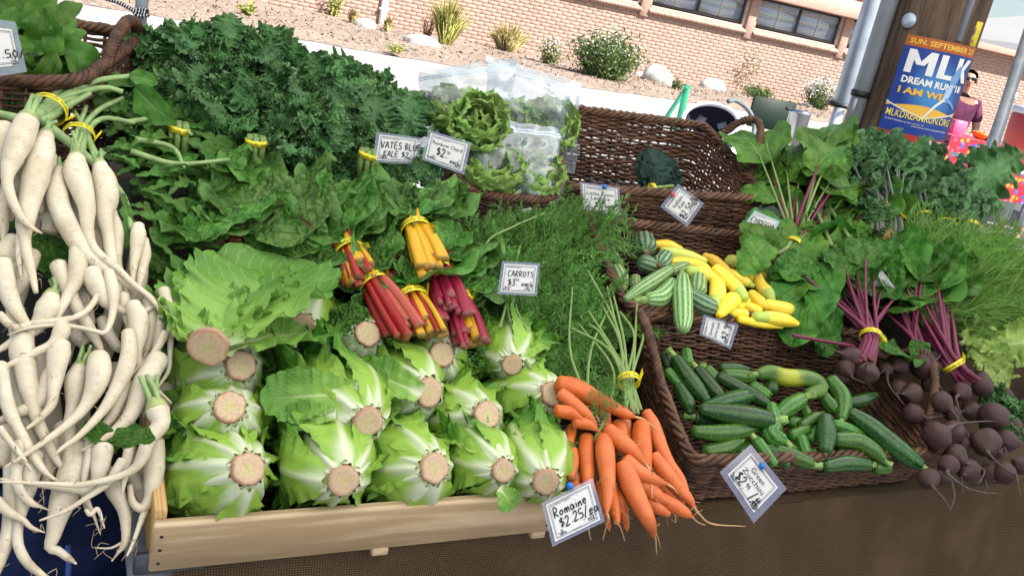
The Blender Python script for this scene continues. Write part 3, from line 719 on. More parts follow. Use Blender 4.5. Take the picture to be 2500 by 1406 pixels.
# ------------------------------------------------------------------ produce materials
def m_daikon():
    m = MB('daikon_skin'); v, x, y, t = m.tc(); co = m.coord(); n = m.noise(28, co, 4); ring = m.noise(1., m.sc(v, (1.5, 1.5, 60.)), 3)
    sp = m.noise(160, co, 2, .5); r = m.rnd()
    c = m.mix(m.step(n, .3, .75), (.54, .46, .32), (.72, .66, .51)); c = m.mix(m.math('MULTIPLY', m.step(ring, .56, .68), .42), c, (.46, .34, .20))
    c = m.mix(m.math('MULTIPLY', m.step(sp, .64, .72), .5), c, (.28, .20, .115)); c = m.mix(m.math('MULTIPLY', m.step(t, .5, 1.), .35), c, (.56, .45, .28))
    c = m.mix(m.math('MULTIPLY', r, .3), c, (.55, .46, .33))
    m.base(c, .42, .45);
    m.bump(m.math('ADD', ring, m.math('MULTIPLY', sp, .4)), .25, .0015); return m.m
MAT['daikon'] = m_daikon()
MAT['crown'] = plain('daikon_crown', (.32, .36, .14), .5, var=.3, nscale=60); MAT['stalk'] = plain('leaf_stalk', (.24, .36, .13), .42, .5, var=.25, nscale=60)
MAT['roothair'] = plain('root_hair', (.42, .32, .2), .7)
def m_carrot():
    m = MB('carrot_skin'); v, x, y, t = m.tc(); co = m.coord(); n = m.noise(40, co, 4); ring = m.noise(1., m.sc(v, (2.2, 2.2, 55.)), 3, .6); r = m.rnd()
    c = m.mix(m.step(n, .3, .75), (.52, .088, .008), (.68, .155, .02)); c = m.mix(r, c, m.mix(.5, c, (.56, .15, .05)))
    c = m.mix(m.math('MULTIPLY', m.step(ring, .62, .70), .45), c, (.68, .26, .08)); c = m.mix(m.math('MULTIPLY', m.step(ring, .36, .30), .45), c, (.35, .09, .02))
    c = m.mix(m.math('MULTIPLY', m.step(t, .82, 1.), .5), c, (.68, .30, .09)); c = m.mix(m.math('MULTIPLY', m.step(m.noise(14, co, 3), .55, .75), .25), c, (.42, .16, .06))
    m.base(c, .42, .45);
    m.bump(ring, .4, .0018); return m.m
MAT['carrot'] = m_carrot(); MAT['carrot_tail'] = plain('carrot_tail', (.55, .33, .15), .6)
def m_gourd(name, dark, lite, fleck, k=9., fl=.62, yellow=None, amt=.6, stripes=.5, rough=.32, patch=None):
    m = MB(name); v, x, y, t = m.tc(); co = m.coord(); ang = m.math('ARCTAN2', y, x); r = m.rnd()
    st = m.math('ADD', m.math('MULTIPLY', m.math('SINE', m.math('MULTIPLY', ang, k)), .5), .5); n = m.noise(20, co, 4)
    f = m.math('ADD', m.math('MULTIPLY', st, stripes), m.math('MULTIPLY', n, 1 - stripes)); c = m.mix(m.step(f, .2, .8), dark, lite)
    nf = m.noise(1., m.sc(v, (14., 14., 30.)), 2, .6); c = m.mix(m.math('MULTIPLY', m.step(nf, fl, fl + .05), amt), c, fleck)
    if patch: c = m.mix(m.step(t, patch[0], patch[1]) if len(patch) < 4 else m.math('MULTIPLY', m.step(t, patch[0], patch[1]), m.step(m.math('ADD', t, m.math('MULTIPLY', n, .2)), patch[3] + .1, patch[3])), c, patch[2])
    hs = m.n('HueSaturation', None, Color=c); m.put(hs.inputs['Value'], m.math('ADD', .75, m.math('MULTIPLY', r, .6))); m.put(hs.inputs['Hue'], m.math('ADD', .488, m.math('MULTIPLY', r, .024)))
    m.base(hs.outputs[0], rough, .36); m.bump(m.math('ADD', m.math('MULTIPLY', st, .3), nf), .15, .0015); return m.m
MAT['zuc'] = m_gourd('zucchini_skin', (.006, .028, .006), (.021, .080, .011), (.15, .28, .07), 8, .60, amt=.6, stripes=.45, rough=.26)
MAT['zuc2'] = m_gourd('light_zucchini_skin', (.016, .070, .008), (.052, .155, .018), (.22, .38, .09), 8, .58, amt=.55, stripes=.4, rough=.26)
MAT['zucy'] = m_gourd('mottled_zucchini_skin', (.05, .13, .02), (.10, .22, .03), (.22, .36, .11), 4, .68, amt=.5, stripes=.3, patch=(.26, .36, (.38, .42, .03), .52))
MAT['striped'] = m_gourd('striped_zucchini_skin', (.05, .14, .035), (.27, .40, .15), (.42, .54, .26), 11, .58, amt=.6, stripes=.55)
MAT['striped_dk'] = m_gourd('dark_striped_zucchini_skin', (.02, .06, .03), (.16, .27, .13), (.36, .46, .26), 11, .58, amt=.55, stripes=.6)
MAT['yel'] = m_gourd('yellow_squash_skin', (.66, .42, .015), (.80, .58, .05), (.85, .68, .16), 6, .66, amt=.3, stripes=.25)
MAT['zeph'] = m_gourd('half_green_squash_skin', (.66, .45, .025), (.78, .58, .07), (.8, .66, .2), 6, .66, amt=.3, stripes=.25, patch=(.66, .68, (.34, .42, .07)))
MAT['zephg'] = m_gourd('pale_green_squash_skin', (.34, .38, .05), (.48, .50, .09), (.6, .6, .25), 6, .66, amt=.3, stripes=.25)
MAT['gstem'] = plain('squash_stem', (.20, .32, .08), .6, var=.4, nscale=90, bump=.4); MAT['gscar'] = plain('stem_scar', (.19, .10, .05), .8, var=.5, nscale=150)
def m_beet():
    m = MB('beet_skin'); v, x, y, t = m.tc(); co = m.coord(); n = m.noise(18, co, 5, .65); d = m.noise(55, co, 4, .7); ring = m.noise(1., m.sc(v, (1., 1., 26.)), 2); r = m.rnd()
    c = m.mix(m.step(n, .3, .72), (.020, .009, .008), (.082, .040, .034)); c = m.mix(m.math('MULTIPLY', m.step(d, .52, .70), .6), c, (.115, .075, .055)); c = m.mix(m.math('MULTIPLY', r, .5), c, (.055, .018, .022))
    c = m.mix(m.math('MULTIPLY', m.step(d, .33, .27), .8), c, (.012, .008, .008))
    m.base(c, .5, .35); m.bump(m.math('ADD', d, m.math('MULTIPLY', ring, .5)), .5, .002); return m.m
MAT['beet'] = m_beet(); MAT['beet_root'] = plain('beet_root', (.085, .055, .045), .8, var=.4, nscale=120)
MAT['beet_stem'] = plain('beet_stem', (.14, .012, .05), .38, .5, var=.5, nscale=50); MAT['pink_stem'] = plain('pink_stem', (.34, .05, .10), .4, .5, var=.35, nscale=50)
def m_stem(name, a, b, end):
    m = MB(name); v, x, y, t = m.tc(); co = m.coord(); ang = m.math('ARCTAN2', y, x); st = m.noise(1., m.sc(v, (6., 6., .8)), 3)
    c = m.mix(m.step(st, .3, .7), a, b); c = m.mix(m.step(t, .05, .0), c, end); m.base(c, .30, .4); m.bump(st, .5, .003); return m.m
MAT['st_red'] = m_stem('red_chard_stem', (.22, .006, .006), (.40, .016, .012), (.25, .09, .04)); MAT['st_mag'] = m_stem('magenta_chard_stem', (.19, .005, .022), (.34, .016, .055), (.3, .10, .09))
MAT['st_yel'] = m_stem('yellow_chard_stem', (.56, .27, .004), (.70, .40, .015), (.35, .2, .05)); MAT['st_pink'] = m_stem('pink_chard_stem', (.40, .05, .03), (.52, .13, .085), (.4, .15, .1))
MAT['st_green'] = m_stem('green_stem', (.13, .22, .05), (.26, .38, .12), (.3, .33, .14)); MAT['st_pur'] = m_stem('purple_stem', (.09, .008, .03), (.24, .03, .085), (.2, .05, .05)); MAT['st_gry'] = m_stem('grey_stem', (.10, .12, .10), (.2, .21, .18), (.2, .2, .15))
MAT['lf_kale'] = leafmat('curly_kale_leaf', (.045, .135, .036), (.125, .275, .085), (.13, .24, .09), .05, 6, vein_amt=.4, rough=.5, trans=.15, blotch=18, bump=.7, var=.6, puck=120., edge=(.20, .37, .14), bdist=.004)
MAT['lf_kale2'] = leafmat('blue_kale_leaf', (.05, .15, .045), (.14, .29, .10), (.13, .16, .13), .05, 6, vein_amt=.5, rough=.5, trans=.15, blotch=16, bump=.6, var=.5, puck=90., edge=(.14, .25, .14), bdist=.004)
MAT['lf_lac'] = leafmat('dark_kale_leaf', (.012, .032, .026), (.035, .075, .052), (.20, .28, .17), .05, 12, vein_amt=.6, rough=.6, trans=.08, blotch=45, bump=.9, var=.3, bdist=.006)
MAT['lf_chard'] = leafmat('chard_leaf', (.038, .14, .016), (.12, .28, .042), (.03, .03, .012), .03, 6, .9, vein_amt=.5, rough=.30, trans=.2, blotch=22, bump=.8, var=.7, bdist=.006, puck=60., spec=.28, edge=(.14, .29, .07))
MAT['lf_chardr'] = leafmat('red_veined_chard_leaf', (.055, .14, .022), (.13, .26, .055), (.20, .02, .03), .035, 6, .9, vein_amt=.9, rough=.34, trans=.2, blotch=22, bump=.9, var=.35, bdist=.007, puck=75., spec=.28)
MAT['lf_daik'] = leafmat('daikon_leaf', (.042, .13, .018), (.105, .24, .042), (.30, .40, .18), .07, 5, .8, vein_amt=.6, rough=.5, trans=.25, blotch=24, bump=.5, var=.5)
MAT['lf_beet'] = leafmat('beet_leaf', (.032, .12, .014), (.09, .225, .034), (.12, .03, .03), .03, 6, .8, vein_amt=.5, rough=.36, trans=.25, blotch=20, bump=.8, var=.6, bdist=.006, puck=60.)
MAT['lf_bright'] = leafmat('bright_beet_leaf', (.055, .165, .018), (.14, .30, .045), (.34, .43, .17), .05, 6, .8, vein_amt=.6, rough=.42, trans=.28, blotch=18, bump=.7, var=.5, bdist=.005, puck=60.)
MAT['lf_spin'] = leafmat('spinach_leaf', (.05, .15, .018), (.12, .26, .04), (.2, .3, .1), .05, 5, .8, vein_amt=.5, rough=.45, trans=.25, blotch=20, bump=.4, var=.5)
MAT['lf_lime'] = leafmat('frilly_lettuce_leaf', (.20, .33, .06), (.42, .55, .16), (.55, .62, .33), .08, 8, .8, vein_amt=.5, rough=.42, trans=.3, blotch=16, bump=.4, var=.3)
MAT['lf_gem'] = leafmat('gem_lettuce_leaf', (.13, .27, .045), (.36, .52, .14), (.50, .58, .30), .08, 6, .8, vein_amt=.6, rough=.42, trans=.25, blotch=20, bump=.5, var=.5)
def m_romaine(big=False):
    m = MB('romaine_leaf_open' if big else 'romaine_leaf'); v, s, t, q = m.tc(); a = m.math('ABSOLUTE', s); co = m.coord(); r = m.rnd()
    n = m.noise(14, co, 3); tt = m.math('ADD', m.math('ADD', t, m.math('MULTIPLY', a, .30 if big else .36)), m.math('MULTIPLY', m.math('SUBTRACT', n, .5), .16))
    if not big: tt = m.math('ADD', tt, m.math('MULTIPLY', m.math('SUBTRACT', r, .5), .12))
    w = m.step(tt, .35, .05); g = m.step(tt, .42, .95)
    c = m.mix(g, (.31, .52, .07), (.08, .25, .018)); 
    if big: c = m.mix(g, (.26, .46, .085), (.12, .29, .045))
    rib = m.step(m.math('DIVIDE', a, m.math('SUBTRACT', 1.1, t)), .22 if not big else .13, .06 if not big else .04)
    c = m.mix(m.math('MULTIPLY', rib, m.step(t, 1., .45) if not big else m.step(t, 1.05, .2)), c, (.52, .62, .30)); c = m.mix(w, c, (.70, .76, .52))
    ph = m.math('FRACT', m.math('SUBTRACT', m.math('MULTIPLY', t, 13.), m.math('MULTIPLY', a, 5.))); lat = m.math('MULTIPLY', m.step(m.math('ABSOLUTE', m.math('SUBTRACT', ph, .5)), .12, .0), m.step(tt, .3, .55))
    c = m.mix(m.math('MULTIPLY', lat, .35), c, (.42, .55, .2))
    m.base(c, .36, .3); m.bump(m.math('ADD', m.math('MULTIPLY', m.noise(1., m.sc(v, (16., 3., 1.)), 3), .8), m.math('MULTIPLY', lat, .5)), .45, .003); m.translucent(c, .22); return m.m
MAT['romaine'] = m_romaine(); MAT['romaine_big'] = m_romaine(True)
def m_cut():
    m = MB('cut_lettuce_base'); v, x, y, t = m.tc(); co = m.coord(); n = m.noise(220, co, 4, .7); rr = t; r = m.rnd()
    c = m.mix(m.step(rr, .0, .55), (.46, .45, .17), (.52, .40, .25)); c = m.mix(m.math('MULTIPLY', m.step(m.math('ADD', rr, m.math('MULTIPLY', n, .25)), .92, 1.08), .9), c, (.36, .17, .10))
    c = m.mix(m.math('MULTIPLY', m.step(n, .46, .62), .6), c, (.40, .22, .13)); c = m.mix(m.math('MULTIPLY', r, .35), c, (.52, .36, .22)); m.base(c, .55, .35); m.bump(n, .4, .0015); return m.m
MAT['cut'] = m_cut()
def m_band():
    m = MB('yellow_tie'); m.base((.80, .66, .02), .4, .5); return m.m
MAT['band'] = m_band(); MAT['ink'] = plain('black_ink', (.012, .012, .012), .6, bump=0)

# ------------------------------------------------------------------ generic leaves
def leaf_mesh(name, mat, Ln, W, prof, nu=9, nv=16, ruf=.01, rf=5., crk=.003, cf=70., fold=.15, curl=.6, jag=0., jf=14., seed=0, cup=0., hf=.55, xd=.7):
    n = wob(seed + 300, 7, 1.); r = np.random.default_rng(seed); p1, p2, p3, p4 = r.uniform(0, 6.28, 4); nl = wob(seed + 77, 6, 3.)
    def fn(s, t):
        sd = np.sign(s); a = np.abs(s); w = W / 2 * prof(t); w = w * (1 + jag * np.sin(2 * PI * jf * t + sd * 1.3 + p3) * (a > .6) + .12 * nl(t * 2.2, sd * 2.))
        x = s * w; y = Ln * t; ed = a ** 2.4 * np.minimum(1, prof(t) * 1.6)
        z = fold * a * w - cup * (1 - a * a) * w
        z = z + ruf * ed * (np.sin(2 * PI * rf * t + p1 + sd) + hf * np.sin(2 * PI * rf * 2.3 * t + p2 - sd))
        x = x + ruf * xd * ed * sd * np.cos(2 * PI * rf * 1.4 * t + p4 + sd); y = y + ruf * .6 * (hf > .3) * ed * np.sin(2 * PI * rf * 1.8 * t + p2)
        z = z + crk * n(x * cf, y * cf) * (a > .02)
        c = max(abs(curl), 1e-3) * np.sign(curl if curl else 1); an = c * t; yb = Ln * np.sin(an) / c; zb = -Ln * (1 - np.cos(an)) / c
        V = np.stack([x, yb + z * np.sin(an) + (y - Ln * t), zb + z * np.cos(an)], -1)
        return V, np.stack([s, t, 0 * s], -1)
    return grid(fn, nu, nv).mesh(name, MAT[mat])
P_oval = lambda t: np.sin(PI * np.clip(t * .93 + .04, 0, 1)) ** .6 * (1 - .25 * t)
P_chard = lambda t: np.sin(PI * np.clip(t, .02, 1) ** .72) ** .55 + .03
P_kale = lambda t: (.10 + .9 * np.clip((t - .08) / .3, 0, 1) ** .8) * np.sqrt(np.clip(1.02 - t ** 3.2, 0, 1))
P_lobe = lambda t: (.12 + .88 * np.clip(t / .8, 0, 1) ** 1.3) * (.35 + .65 * np.abs(np.sin(PI * (t * 3.6 + .15))) ** .6) * np.sqrt(np.clip(1.03 - t ** 5, 0, 1))
P_spin = lambda t: np.sin(PI * np.clip(t * .96 + .02, 0, 1) ** .85) ** .9 + .02
P_rom = lambda t: (.42 + .58 * np.clip(t / .62, 0, 1) ** 1.1) * np.sqrt(np.clip(1.01 - ((t - .1).clip(0) / .9) ** 4.5, 0, 1))
LV = {}
LV['kale'] = [leaf_mesh('leaf', 'lf_kale', .14, .115, P_kale, 15, 150, .013, 11., .007, 150, .15, 1.2, .07, 37, i, hf=.8, xd=.9) for i in range(6)]
LV['kale2'] = [leaf_mesh('leaf', 'lf_kale2', .17, .12, P_kale, 15, 100, .013, 6.5, .007, 110, .15, 1.0, .10, 21, i + 10, hf=.8, xd=.7) for i in range(6)]
LV['lac'] = [leaf_mesh('leaf', 'lf_lac', .20, .085, P_chard, 13, 50, .005, 6., .006, 190, .1, .5, .02, 20, i + 20, cup=.25) for i in range(3)]
LV['chard'] = [leaf_mesh('leaf', 'lf_chard', .20, .15, P_chard, 17, 40, .011, 2.6, .0075, 95, .06, 1.0, .01, 7, i + 30, hf=.25, xd=.2) for i in range(7)]
LV['chardr'] = [leaf_mesh('leaf', 'lf_chardr', .20, .15, P_chard, 17, 40, .009, 2.6, .007, 95, .05, .6, .01, 7, i + 40, hf=.25, xd=.2) for i in range(3)]
LV['daik'] = [leaf_mesh('leaf', 'lf_daik', .20, .085, P_lobe, 11, 60, .007, 3.6, .004, 60, .2, .8, .04, 15, i + 50, hf=.25, xd=.3) for i in range(6)]
LV['daiko'] = [leaf_mesh('leaf', 'lf_daik', .15, .085, P_spin, 11, 26, .006, 2.2, .004, 50, .2, .7, .02, 7, i + 60, hf=.2, xd=.2) for i in range(3)]
LV['beet'] = [leaf_mesh('leaf', 'lf_beet', .17, .105, P_chard, 13, 36, .009, 2.4, .006, 85, .1, .9, .012, 7, i + 70, hf=.25, xd=.2) for i in range(6)]
LV['bright'] = [leaf_mesh('leaf', 'lf_bright', .17, .115, P_chard, 13, 36, .010, 2.4, .005, 70, .1, .9, .03, 7, i + 80, hf=.25, xd=.3) for i in range(6)]
LV['spin'] = [leaf_mesh('leaf', 'lf_spin', .11, .06, P_spin, 9, 18, .004, 2., .004, 80, .15, .9, .0, 9, i + 90, hf=.2, xd=.1) for i in range(4)]
LV['lime'] = [leaf_mesh('leaf', 'lf_lime', .17, .13, P_rom, 13, 70, .013, 6., .005, 90, .1, .8, .05, 21, i + 100) for i in range(4)]
LV['gem'] = [leaf_mesh('leaf', 'lf_gem', .10, .085, P_rom, 15, 44, .010, 4., .006, 130, .12, -.55, .04, 14, i + 110, cup=.22, hf=.6, xd=.6) for i in range(4)]
LV['rombig'] = [leaf_mesh('leaf', 'romaine_big', .27, .22, P_rom, 25, 80, .009, 5., .005, 75, .10, .35, .03, 24, i + 120, cup=.2, hf=.5, xd=.5) for i in range(4)]

VIEW = lambda p: nrm(CAM - p)
def band_on(parent, c, axis, r, w=.011, text='Organically Grown', tail=True, seed=0):
    ax = nrm(axis); a = nrm(np.cross(ax, VIEW(c))); b = np.cross(ax, a); B3 = np.array([a, b, ax])
    g = lathe(c, [(r, -w / 2), (r + .0012, -w / 2), (r + .0012, w / 2), (r, w / 2), (r, -w / 2)], 28, B3)
    if tail:
        q = c + a * (r + .001); rr = np.random.default_rng(seed); e = q + a * .008 + ax * rr.choice([-1, 1]) * rr.uniform(.008, .018) + b * .008 * np.sign(b @ VIEW(c))
        s = ax * w / 2; g.add([q - s, q + s, e + s, e - s], [[0, 1, 2, 3]])
    o = part('tie_band', g, MAT['band'], parent, False)
    V, F = text_geo(text, w * .75); mx = V[:, 0].max(); 
    n = max(1, int(2.2 * r / mx)) ; k0 = (V[:, 0] - mx / 2) / (r + .0015)
    sgn = np.sign(B3[1] @ VIEW(c)); th = PI / 2 * sgn - k0 * sgn
    W_ = np.stack([(r + .0018) * np.cos(th), (r + .0018) * np.sin(th), (V[:, 1] - w * .27)], -1) @ B3 + c
    part('band_lettering', Geo().add(W_, F), MAT['ink'], o, False)
def bunch(t, E, B, T, n, key, sfrac=.35, spread=.5, up=.35, stems=('st_green',), sr=.004, nst=None, scale=1., rb=.016, band=True, seed=0, hue=None, tilt=.5, lift=.004, cutj=.006):
    """stems from cut end E through band B, leaves fanning towards T; t is the thing"""
    r = np.random.default_rng(seed + 900); E, B, T = map(np.asarray, (E, B, T)); ax = T - B; La = np.linalg.norm(ax); d0 = ax / La
    side = nrm(np.cross(d0, VIEW(B))); out = np.cross(side, d0); out *= np.sign(out @ VIEW(B)); ed = nrm(B - E)
    for i in range(n):
        sa = r.uniform(-1, 1) * spread; oa = r.uniform(-.25, up); d = nrm(d0 + side * math.tan(sa) + out * oa); ln = La * r.uniform(.82, 1.1)
        ph, rr = r.uniform(0, 6.28), math.sqrt(r.uniform(0, 1)) * rb * .85
        j = (side * math.cos(ph) + out * math.sin(ph)) * rr
        p = B + j * .9 + d * ln * sfrac + out * lift * i * .5
        me = LV[key][r.integers(len(LV[key]))]; l0 = me.vertices[-1].co.length if False else {'chard': .2, 'chardr': .2, 'daik': .2, 'daiko': .15, 'beet': .17, 'bright': .17, 'kale': .14, 'kale2': .17, 'lac': .2, 'lime': .17, 'spin': .11}[key]
        zz = nrm(out + side * r.normal(0, tilt) + ZH * .3); s = ln * (1 - sfrac) / l0 * scale
        inst('leaf', me, basis(p, d, zz, s), t)
        P = catmull([E + j * 1.3 + ed * r.uniform(-cutj, cutj), B + j * .9, mid(B + j * .9, p, .6) + out * .004, p + d * ln * .08], 10)
        part('stem', tube(P, np.array([sr * 1.15] * 4 + list(np.linspace(sr, sr * .5, 6))) * r.uniform(.75, 1.2), 7), MAT[stems[r.integers(len(stems))]], t)
    if band: band_on(t, B, d0 * .4 + ed, rb * .95 + sr * .8, seed=seed)

# ------------------------------------------------------------------ daikon
def px_tube(pts, place, lay, m=36, n=14, tipr=None):
    P, R = [], []
    for x, y, r in pts:
        q, t = place(x, y, 0); rr = r * t / FPX; q2 = CAM + ray(x, y) * (t - lay - rr * .6); P.append(q2); R.append(rr * (t - lay) / t)
    C = catmull(np.hstack([np.array(P), np.array(R)[:, None]]), m); return C[:, :3], np.maximum(C[:, 3], .0006)
def round_start(P, R, k=5, f=.75):
    d = nrm(P[0] - P[1]); a = np.linspace(0, PI / 2, k + 1)[:0:-1]
    return np.vstack([[P[0] + d * R[0] * f * math.sin(x) for x in a], P]), np.concatenate([[R[0] * math.cos(x) + .0004 for x in a], R])
def round_end(P, R, k=5, f=.75):
    a, b = round_start(P[::-1], R[::-1], k, f); return a[::-1], b[::-1]
def zz(pts, oy): return [(x / 3.348, oy + y / 3.348, r / 3.348) for x, y, r in pts]
a1 = lambda *p: zz(p, 300); a2 = lambda *p: zz(p, 650); a3 = lambda *p: zz(p, 986)
def hairs(P, R, k, r, ln=.02):
    g = Geo()
    for _ in range(k):
        i = r.integers(len(P) // 2, len(P) - 1); d = nrm(r.normal(0, 1, 3) + VIEW(P[i]) * .4); q = P[i] + d * R[i] * .9
        C = catmull([q, q + d * ln * .4 + r.normal(0, .003, 3), q + d * ln * r.uniform(.5, 1.2) + r.normal(0, .006, 3) - ZH * .004], 6); merge(g, tube(C, np.linspace(.0006, .0003, 6), 3))
    return g
def daikon_bunch(label, roots, crown=(), seed=0):
    r = np.random.default_rng(seed); p0 = at_dk(*roots[0][0][0][:2])[0]
    t = thing('daikon_bunch', label, 'daikon', p0, 'heaped daikon bunches')
    for k, (pts, lay) in enumerate(roots):
        P, R = px_tube(pts, at_dk, lay); wv = wob(seed * 31 + k, 5, 9.)
        P2, R2 = round_start(P, R) if R[0] > .004 else (P, R); R2 = R2 * (1 + .035 * wv(np.arange(len(R2)) * .09, 0))
        ph = r.uniform(0, 6)
        o = part('root', tube(P2, R2, 16, lambda th, tt: 1 + .025 * np.sin(th * 2 + ph + tt * 5)), MAT['daikon'], t)
        part('root_hair', hairs(P, R, 4, r, .012), MAT['roothair'], o, kind='stuff')
        if k in crown:
            d = nrm(P[0] - P[2]); c = P[0]; R0 = R[0]
            part('crown', tube(np.array([c - d * R0 * .05, c + d * R0 * .35, c + d * R0 * .8, c + d * R0 * 1.3]), np.array([R0 * .9, R0 * .98, R0 * .78, R0 * .5]), 14, lambda th, tt: 1 + .12 * np.sin(th * 5) * tt), MAT['crown'], t)
            for j in range(5):
                a = r.uniform(0, 6.28); s = nrm(np.cross(d, ZH + r.normal(0, .1, 3))); b = np.cross(d, s); o_ = (s * math.cos(a) + b * math.sin(a)) * R0 * .45
                part('leaf_stalk', tube(catmull([c + d * R0 * .5 + o_, c + d * R0 * 1.8 + o_, c + d * R0 * 3.2 + o_ * 1.4 + r.normal(0, .004, 3)], 8), np.linspace(R0 * .3, R0 * .2, 8), 8), MAT['stalk'], t)
    return t
T1 = daikon_bunch('daikon bunch topmost in the heap with thick pale stalks and yellow band',
    [(a1((220, 0, 90), (170, 130, 105), (110, 280, 85), (60, 450, 50), (90, 610, 40), (170, 770, 32), (250, 850, 22), (345, 905, 6)), .075),
     (a1((370, 120, 68), (340, 230, 103), (300, 420, 105), (250, 620, 85), (205, 820, 70), (205, 950, 45), (225, 1080, 40), (265, 1250, 32), (295, 1390, 18)), .055),
     (a1((195, 800, 45), (165, 980, 33), (160, 1120, 26), (178, 1290, 9)), .050), (a1((40, 60, 90), (-10, 230, 95), (-60, 420, 60), (-90, 600, 30)), .05)], (0, 1), 1)
T2 = daikon_bunch('daikon bunch of three long roots sweeping right across the heap',
    [(a1((625, 300, 68), (625, 400, 98), (670, 550, 93), (710, 700, 68), (715, 850, 50), (750, 1000, 42), (830, 1090, 35), (960, 1190, 30), (1080, 1310, 26), (1230, 1430, 20), (1330, 1580, 12), (1420, 1750, 5)), .05),
     (a1((490, 390, 45), (460, 540, 85), (490, 700, 90), (570, 870, 85), (660, 1010, 75), (760, 1120, 60), (900, 1220, 45), (1050, 1320, 32), (1250, 1440, 20), (1400, 1650, 8)), .04),
     (a1((820, 365, 62), (850, 480, 100), (870, 620, 92), (850, 750, 70), (880, 900, 50), (900, 1050, 48), (930, 1200, 42), (965, 1330, 38), (940, 1500, 14)), .035),
     (a1((425, 280, 42), (405, 450, 60), (360, 600, 50), (320, 740, 26)), .03), (a1((920, 740, 42), (945, 880, 60), (950, 1000, 55), (960, 1150, 38), (1000, 1350, 40), (1040, 1500, 14)), .02), (a1((590, 560, 60), (640, 720, 60), (700, 950, 60), (800, 900, 60), (830, 1100, 40)), .015)], (0, 1, 2), 2)
daikon_bunch('two slim daikon at the right edge of the heap beside the dark greens', [(a1((1130, 850, 48), (1130, 930, 60), (1110, 1060, 45), (1090, 1200, 28), (1080, 1345, 10)), .03), (a1((1180, 960, 35), (1190, 1070, 45), (1160, 1200, 38), (1125, 1380, 16)), .025)], (), 3)
daikon_bunch('daikon bunch at the left edge below the topmost bunch', [(a2((20, -20, 70), (50, 150, 75), (100, 300, 65), (170, 420, 50), (250, 495, 30), (330, 480, 14)), .045), (a1((140, 380, 80), (150, 520, 72), (120, 650, 50), (80, 800, 20)), .012),
    (a1((40, 560, 75), (10, 700, 62), (30, 850, 40), (20, 985, 9)), .03), (a1((110, 980, 85), (30, 1080, 95), (-70, 1160, 80)), .02), (a1((260, 1080, 70), (200, 1230, 70), (140, 1350, 60), (60, 1420, 60)), .012), (a1((390, 700, 70), (420, 810, 70), (400, 900, 60)), .01)], (), 4)
daikon_bunch('daikon bunch with green crowns showing in the middle of the heap', [(a2((415, 265, 72), (390, 340, 95), (340, 440, 75), (260, 530, 50), (150, 590, 40), (0, 680, 24), (-60, 720, 10)), .035), (a2((500, 480, 62), (500, 540, 70), (430, 640, 48), (300, 700, 36), (150, 770, 28), (0, 840, 18), (-50, 870, 8)), .045),
    (a1((630, 1050, 62), (640, 1170, 75), (620, 1280, 64), (560, 1400, 48), (500, 1520, 35), (440, 1625, 24), (250, 1720, 14), (60, 1840, 6)), .04), (a2((0, 400, 35), (120, 500, 30), (300, 460, 24), (560, 430, 26), (700, 370, 24), (790, 250, 26), (830, 110, 24)), .05)], (0,), 5)
daikon_bunch('daikon bunch whose tapering tails cross at the centre of the heap', [(a2((480, 0, 70), (540, 160, 65), (620, 320, 52), (700, 450, 48), (760, 560, 42), (820, 670, 26), (855, 768, 5)), .03), (a2((750, 60, 78), (800, 170, 80), (880, 290, 60), (1000, 360, 32), (1150, 375, 26), (1260, 320, 20), (1338, 222, 6)), .04),
    (a2((890, 50, 40), (925, 200, 48), (925, 350, 34), (895, 480, 26), (850, 545, 22), (740, 520, 20), (500, 480, 18), (250, 500, 13), (60, 560, 5)), .052), (a2((840, 440, 50), (880, 550, 55), (960, 660, 40), (1000, 690, 20)), .012), (a2((680, 200, 60), (700, 340, 60), (730, 480, 50)), .01), (a2((620, 480, 70), (640, 560, 70), (700, 640, 50)), .005)], (), 6)
daikon_bunch('daikon bunch with straight roots at the upper right of the lower heap', [(a2((1090, 330, 68), (1130, 430, 85), (1130, 560, 75), (1110, 700, 50), (1150, 850, 35), (1230, 960, 26), (1405, 1118, 6)), .04), (a2((1220, 290, 60), (1230, 450, 55), (1210, 600, 45), (1170, 770, 24), (1130, 880, 8)), .025),
    (a2((1330, 380, 40), (1300, 560, 40), (1265, 700, 33), (1215, 860, 14)), .03), (a2((1340, 200, 45), (1390, 400, 40), (1390, 700, 20), (1375, 850, 18), (1300, 970, 14), (1220, 1100, 12), (1165, 1235, 5)), .035), (a2((1350, 550, 36), (1240, 740, 30), (1100, 860, 24), (1000, 960, 16), (860, 1035, 6)), .045), (a2((1000, 250, 60), (1030, 380, 45), (1060, 500, 30), (1060, 620, 10)), .03)], (), 7)
daikon_bunch('daikon bunch with fat roots at the left of the lower heap', [(a2((190, 600, 82), (180, 700, 100), (210, 850, 90), (240, 1000, 80), (270, 1130, 60), (320, 1290, 50), (385, 1430, 42), (450, 1560, 34), (525, 1680, 8)), .03), (a2((500, 650, 70), (480, 720, 88), (460, 850, 70), (440, 1000, 50), (420, 1130, 38), (330, 1240, 26), (212, 1332, 12)), .045),
    (a2((440, 890, 90), (380, 1020, 80), (300, 1130, 60), (130, 1200, 45), (0, 1262, 28), (-60, 1290, 12)), .028), (a2((0, 820, 62), (30, 950, 50), (50, 1080, 55), (100, 1230, 50), (190, 1400, 42), (270, 1540, 40), (370, 1680, 24), (490, 1770, 8)), .04), (a3((0, 200, 30), (90, 320, 26), (180, 430, 20), (258, 548, 5)), .05), (a2((90, 850, 60), (130, 1000, 60), (180, 1150, 60), (240, 1330, 50), (300, 1500, 30)), .012)], (), 8)
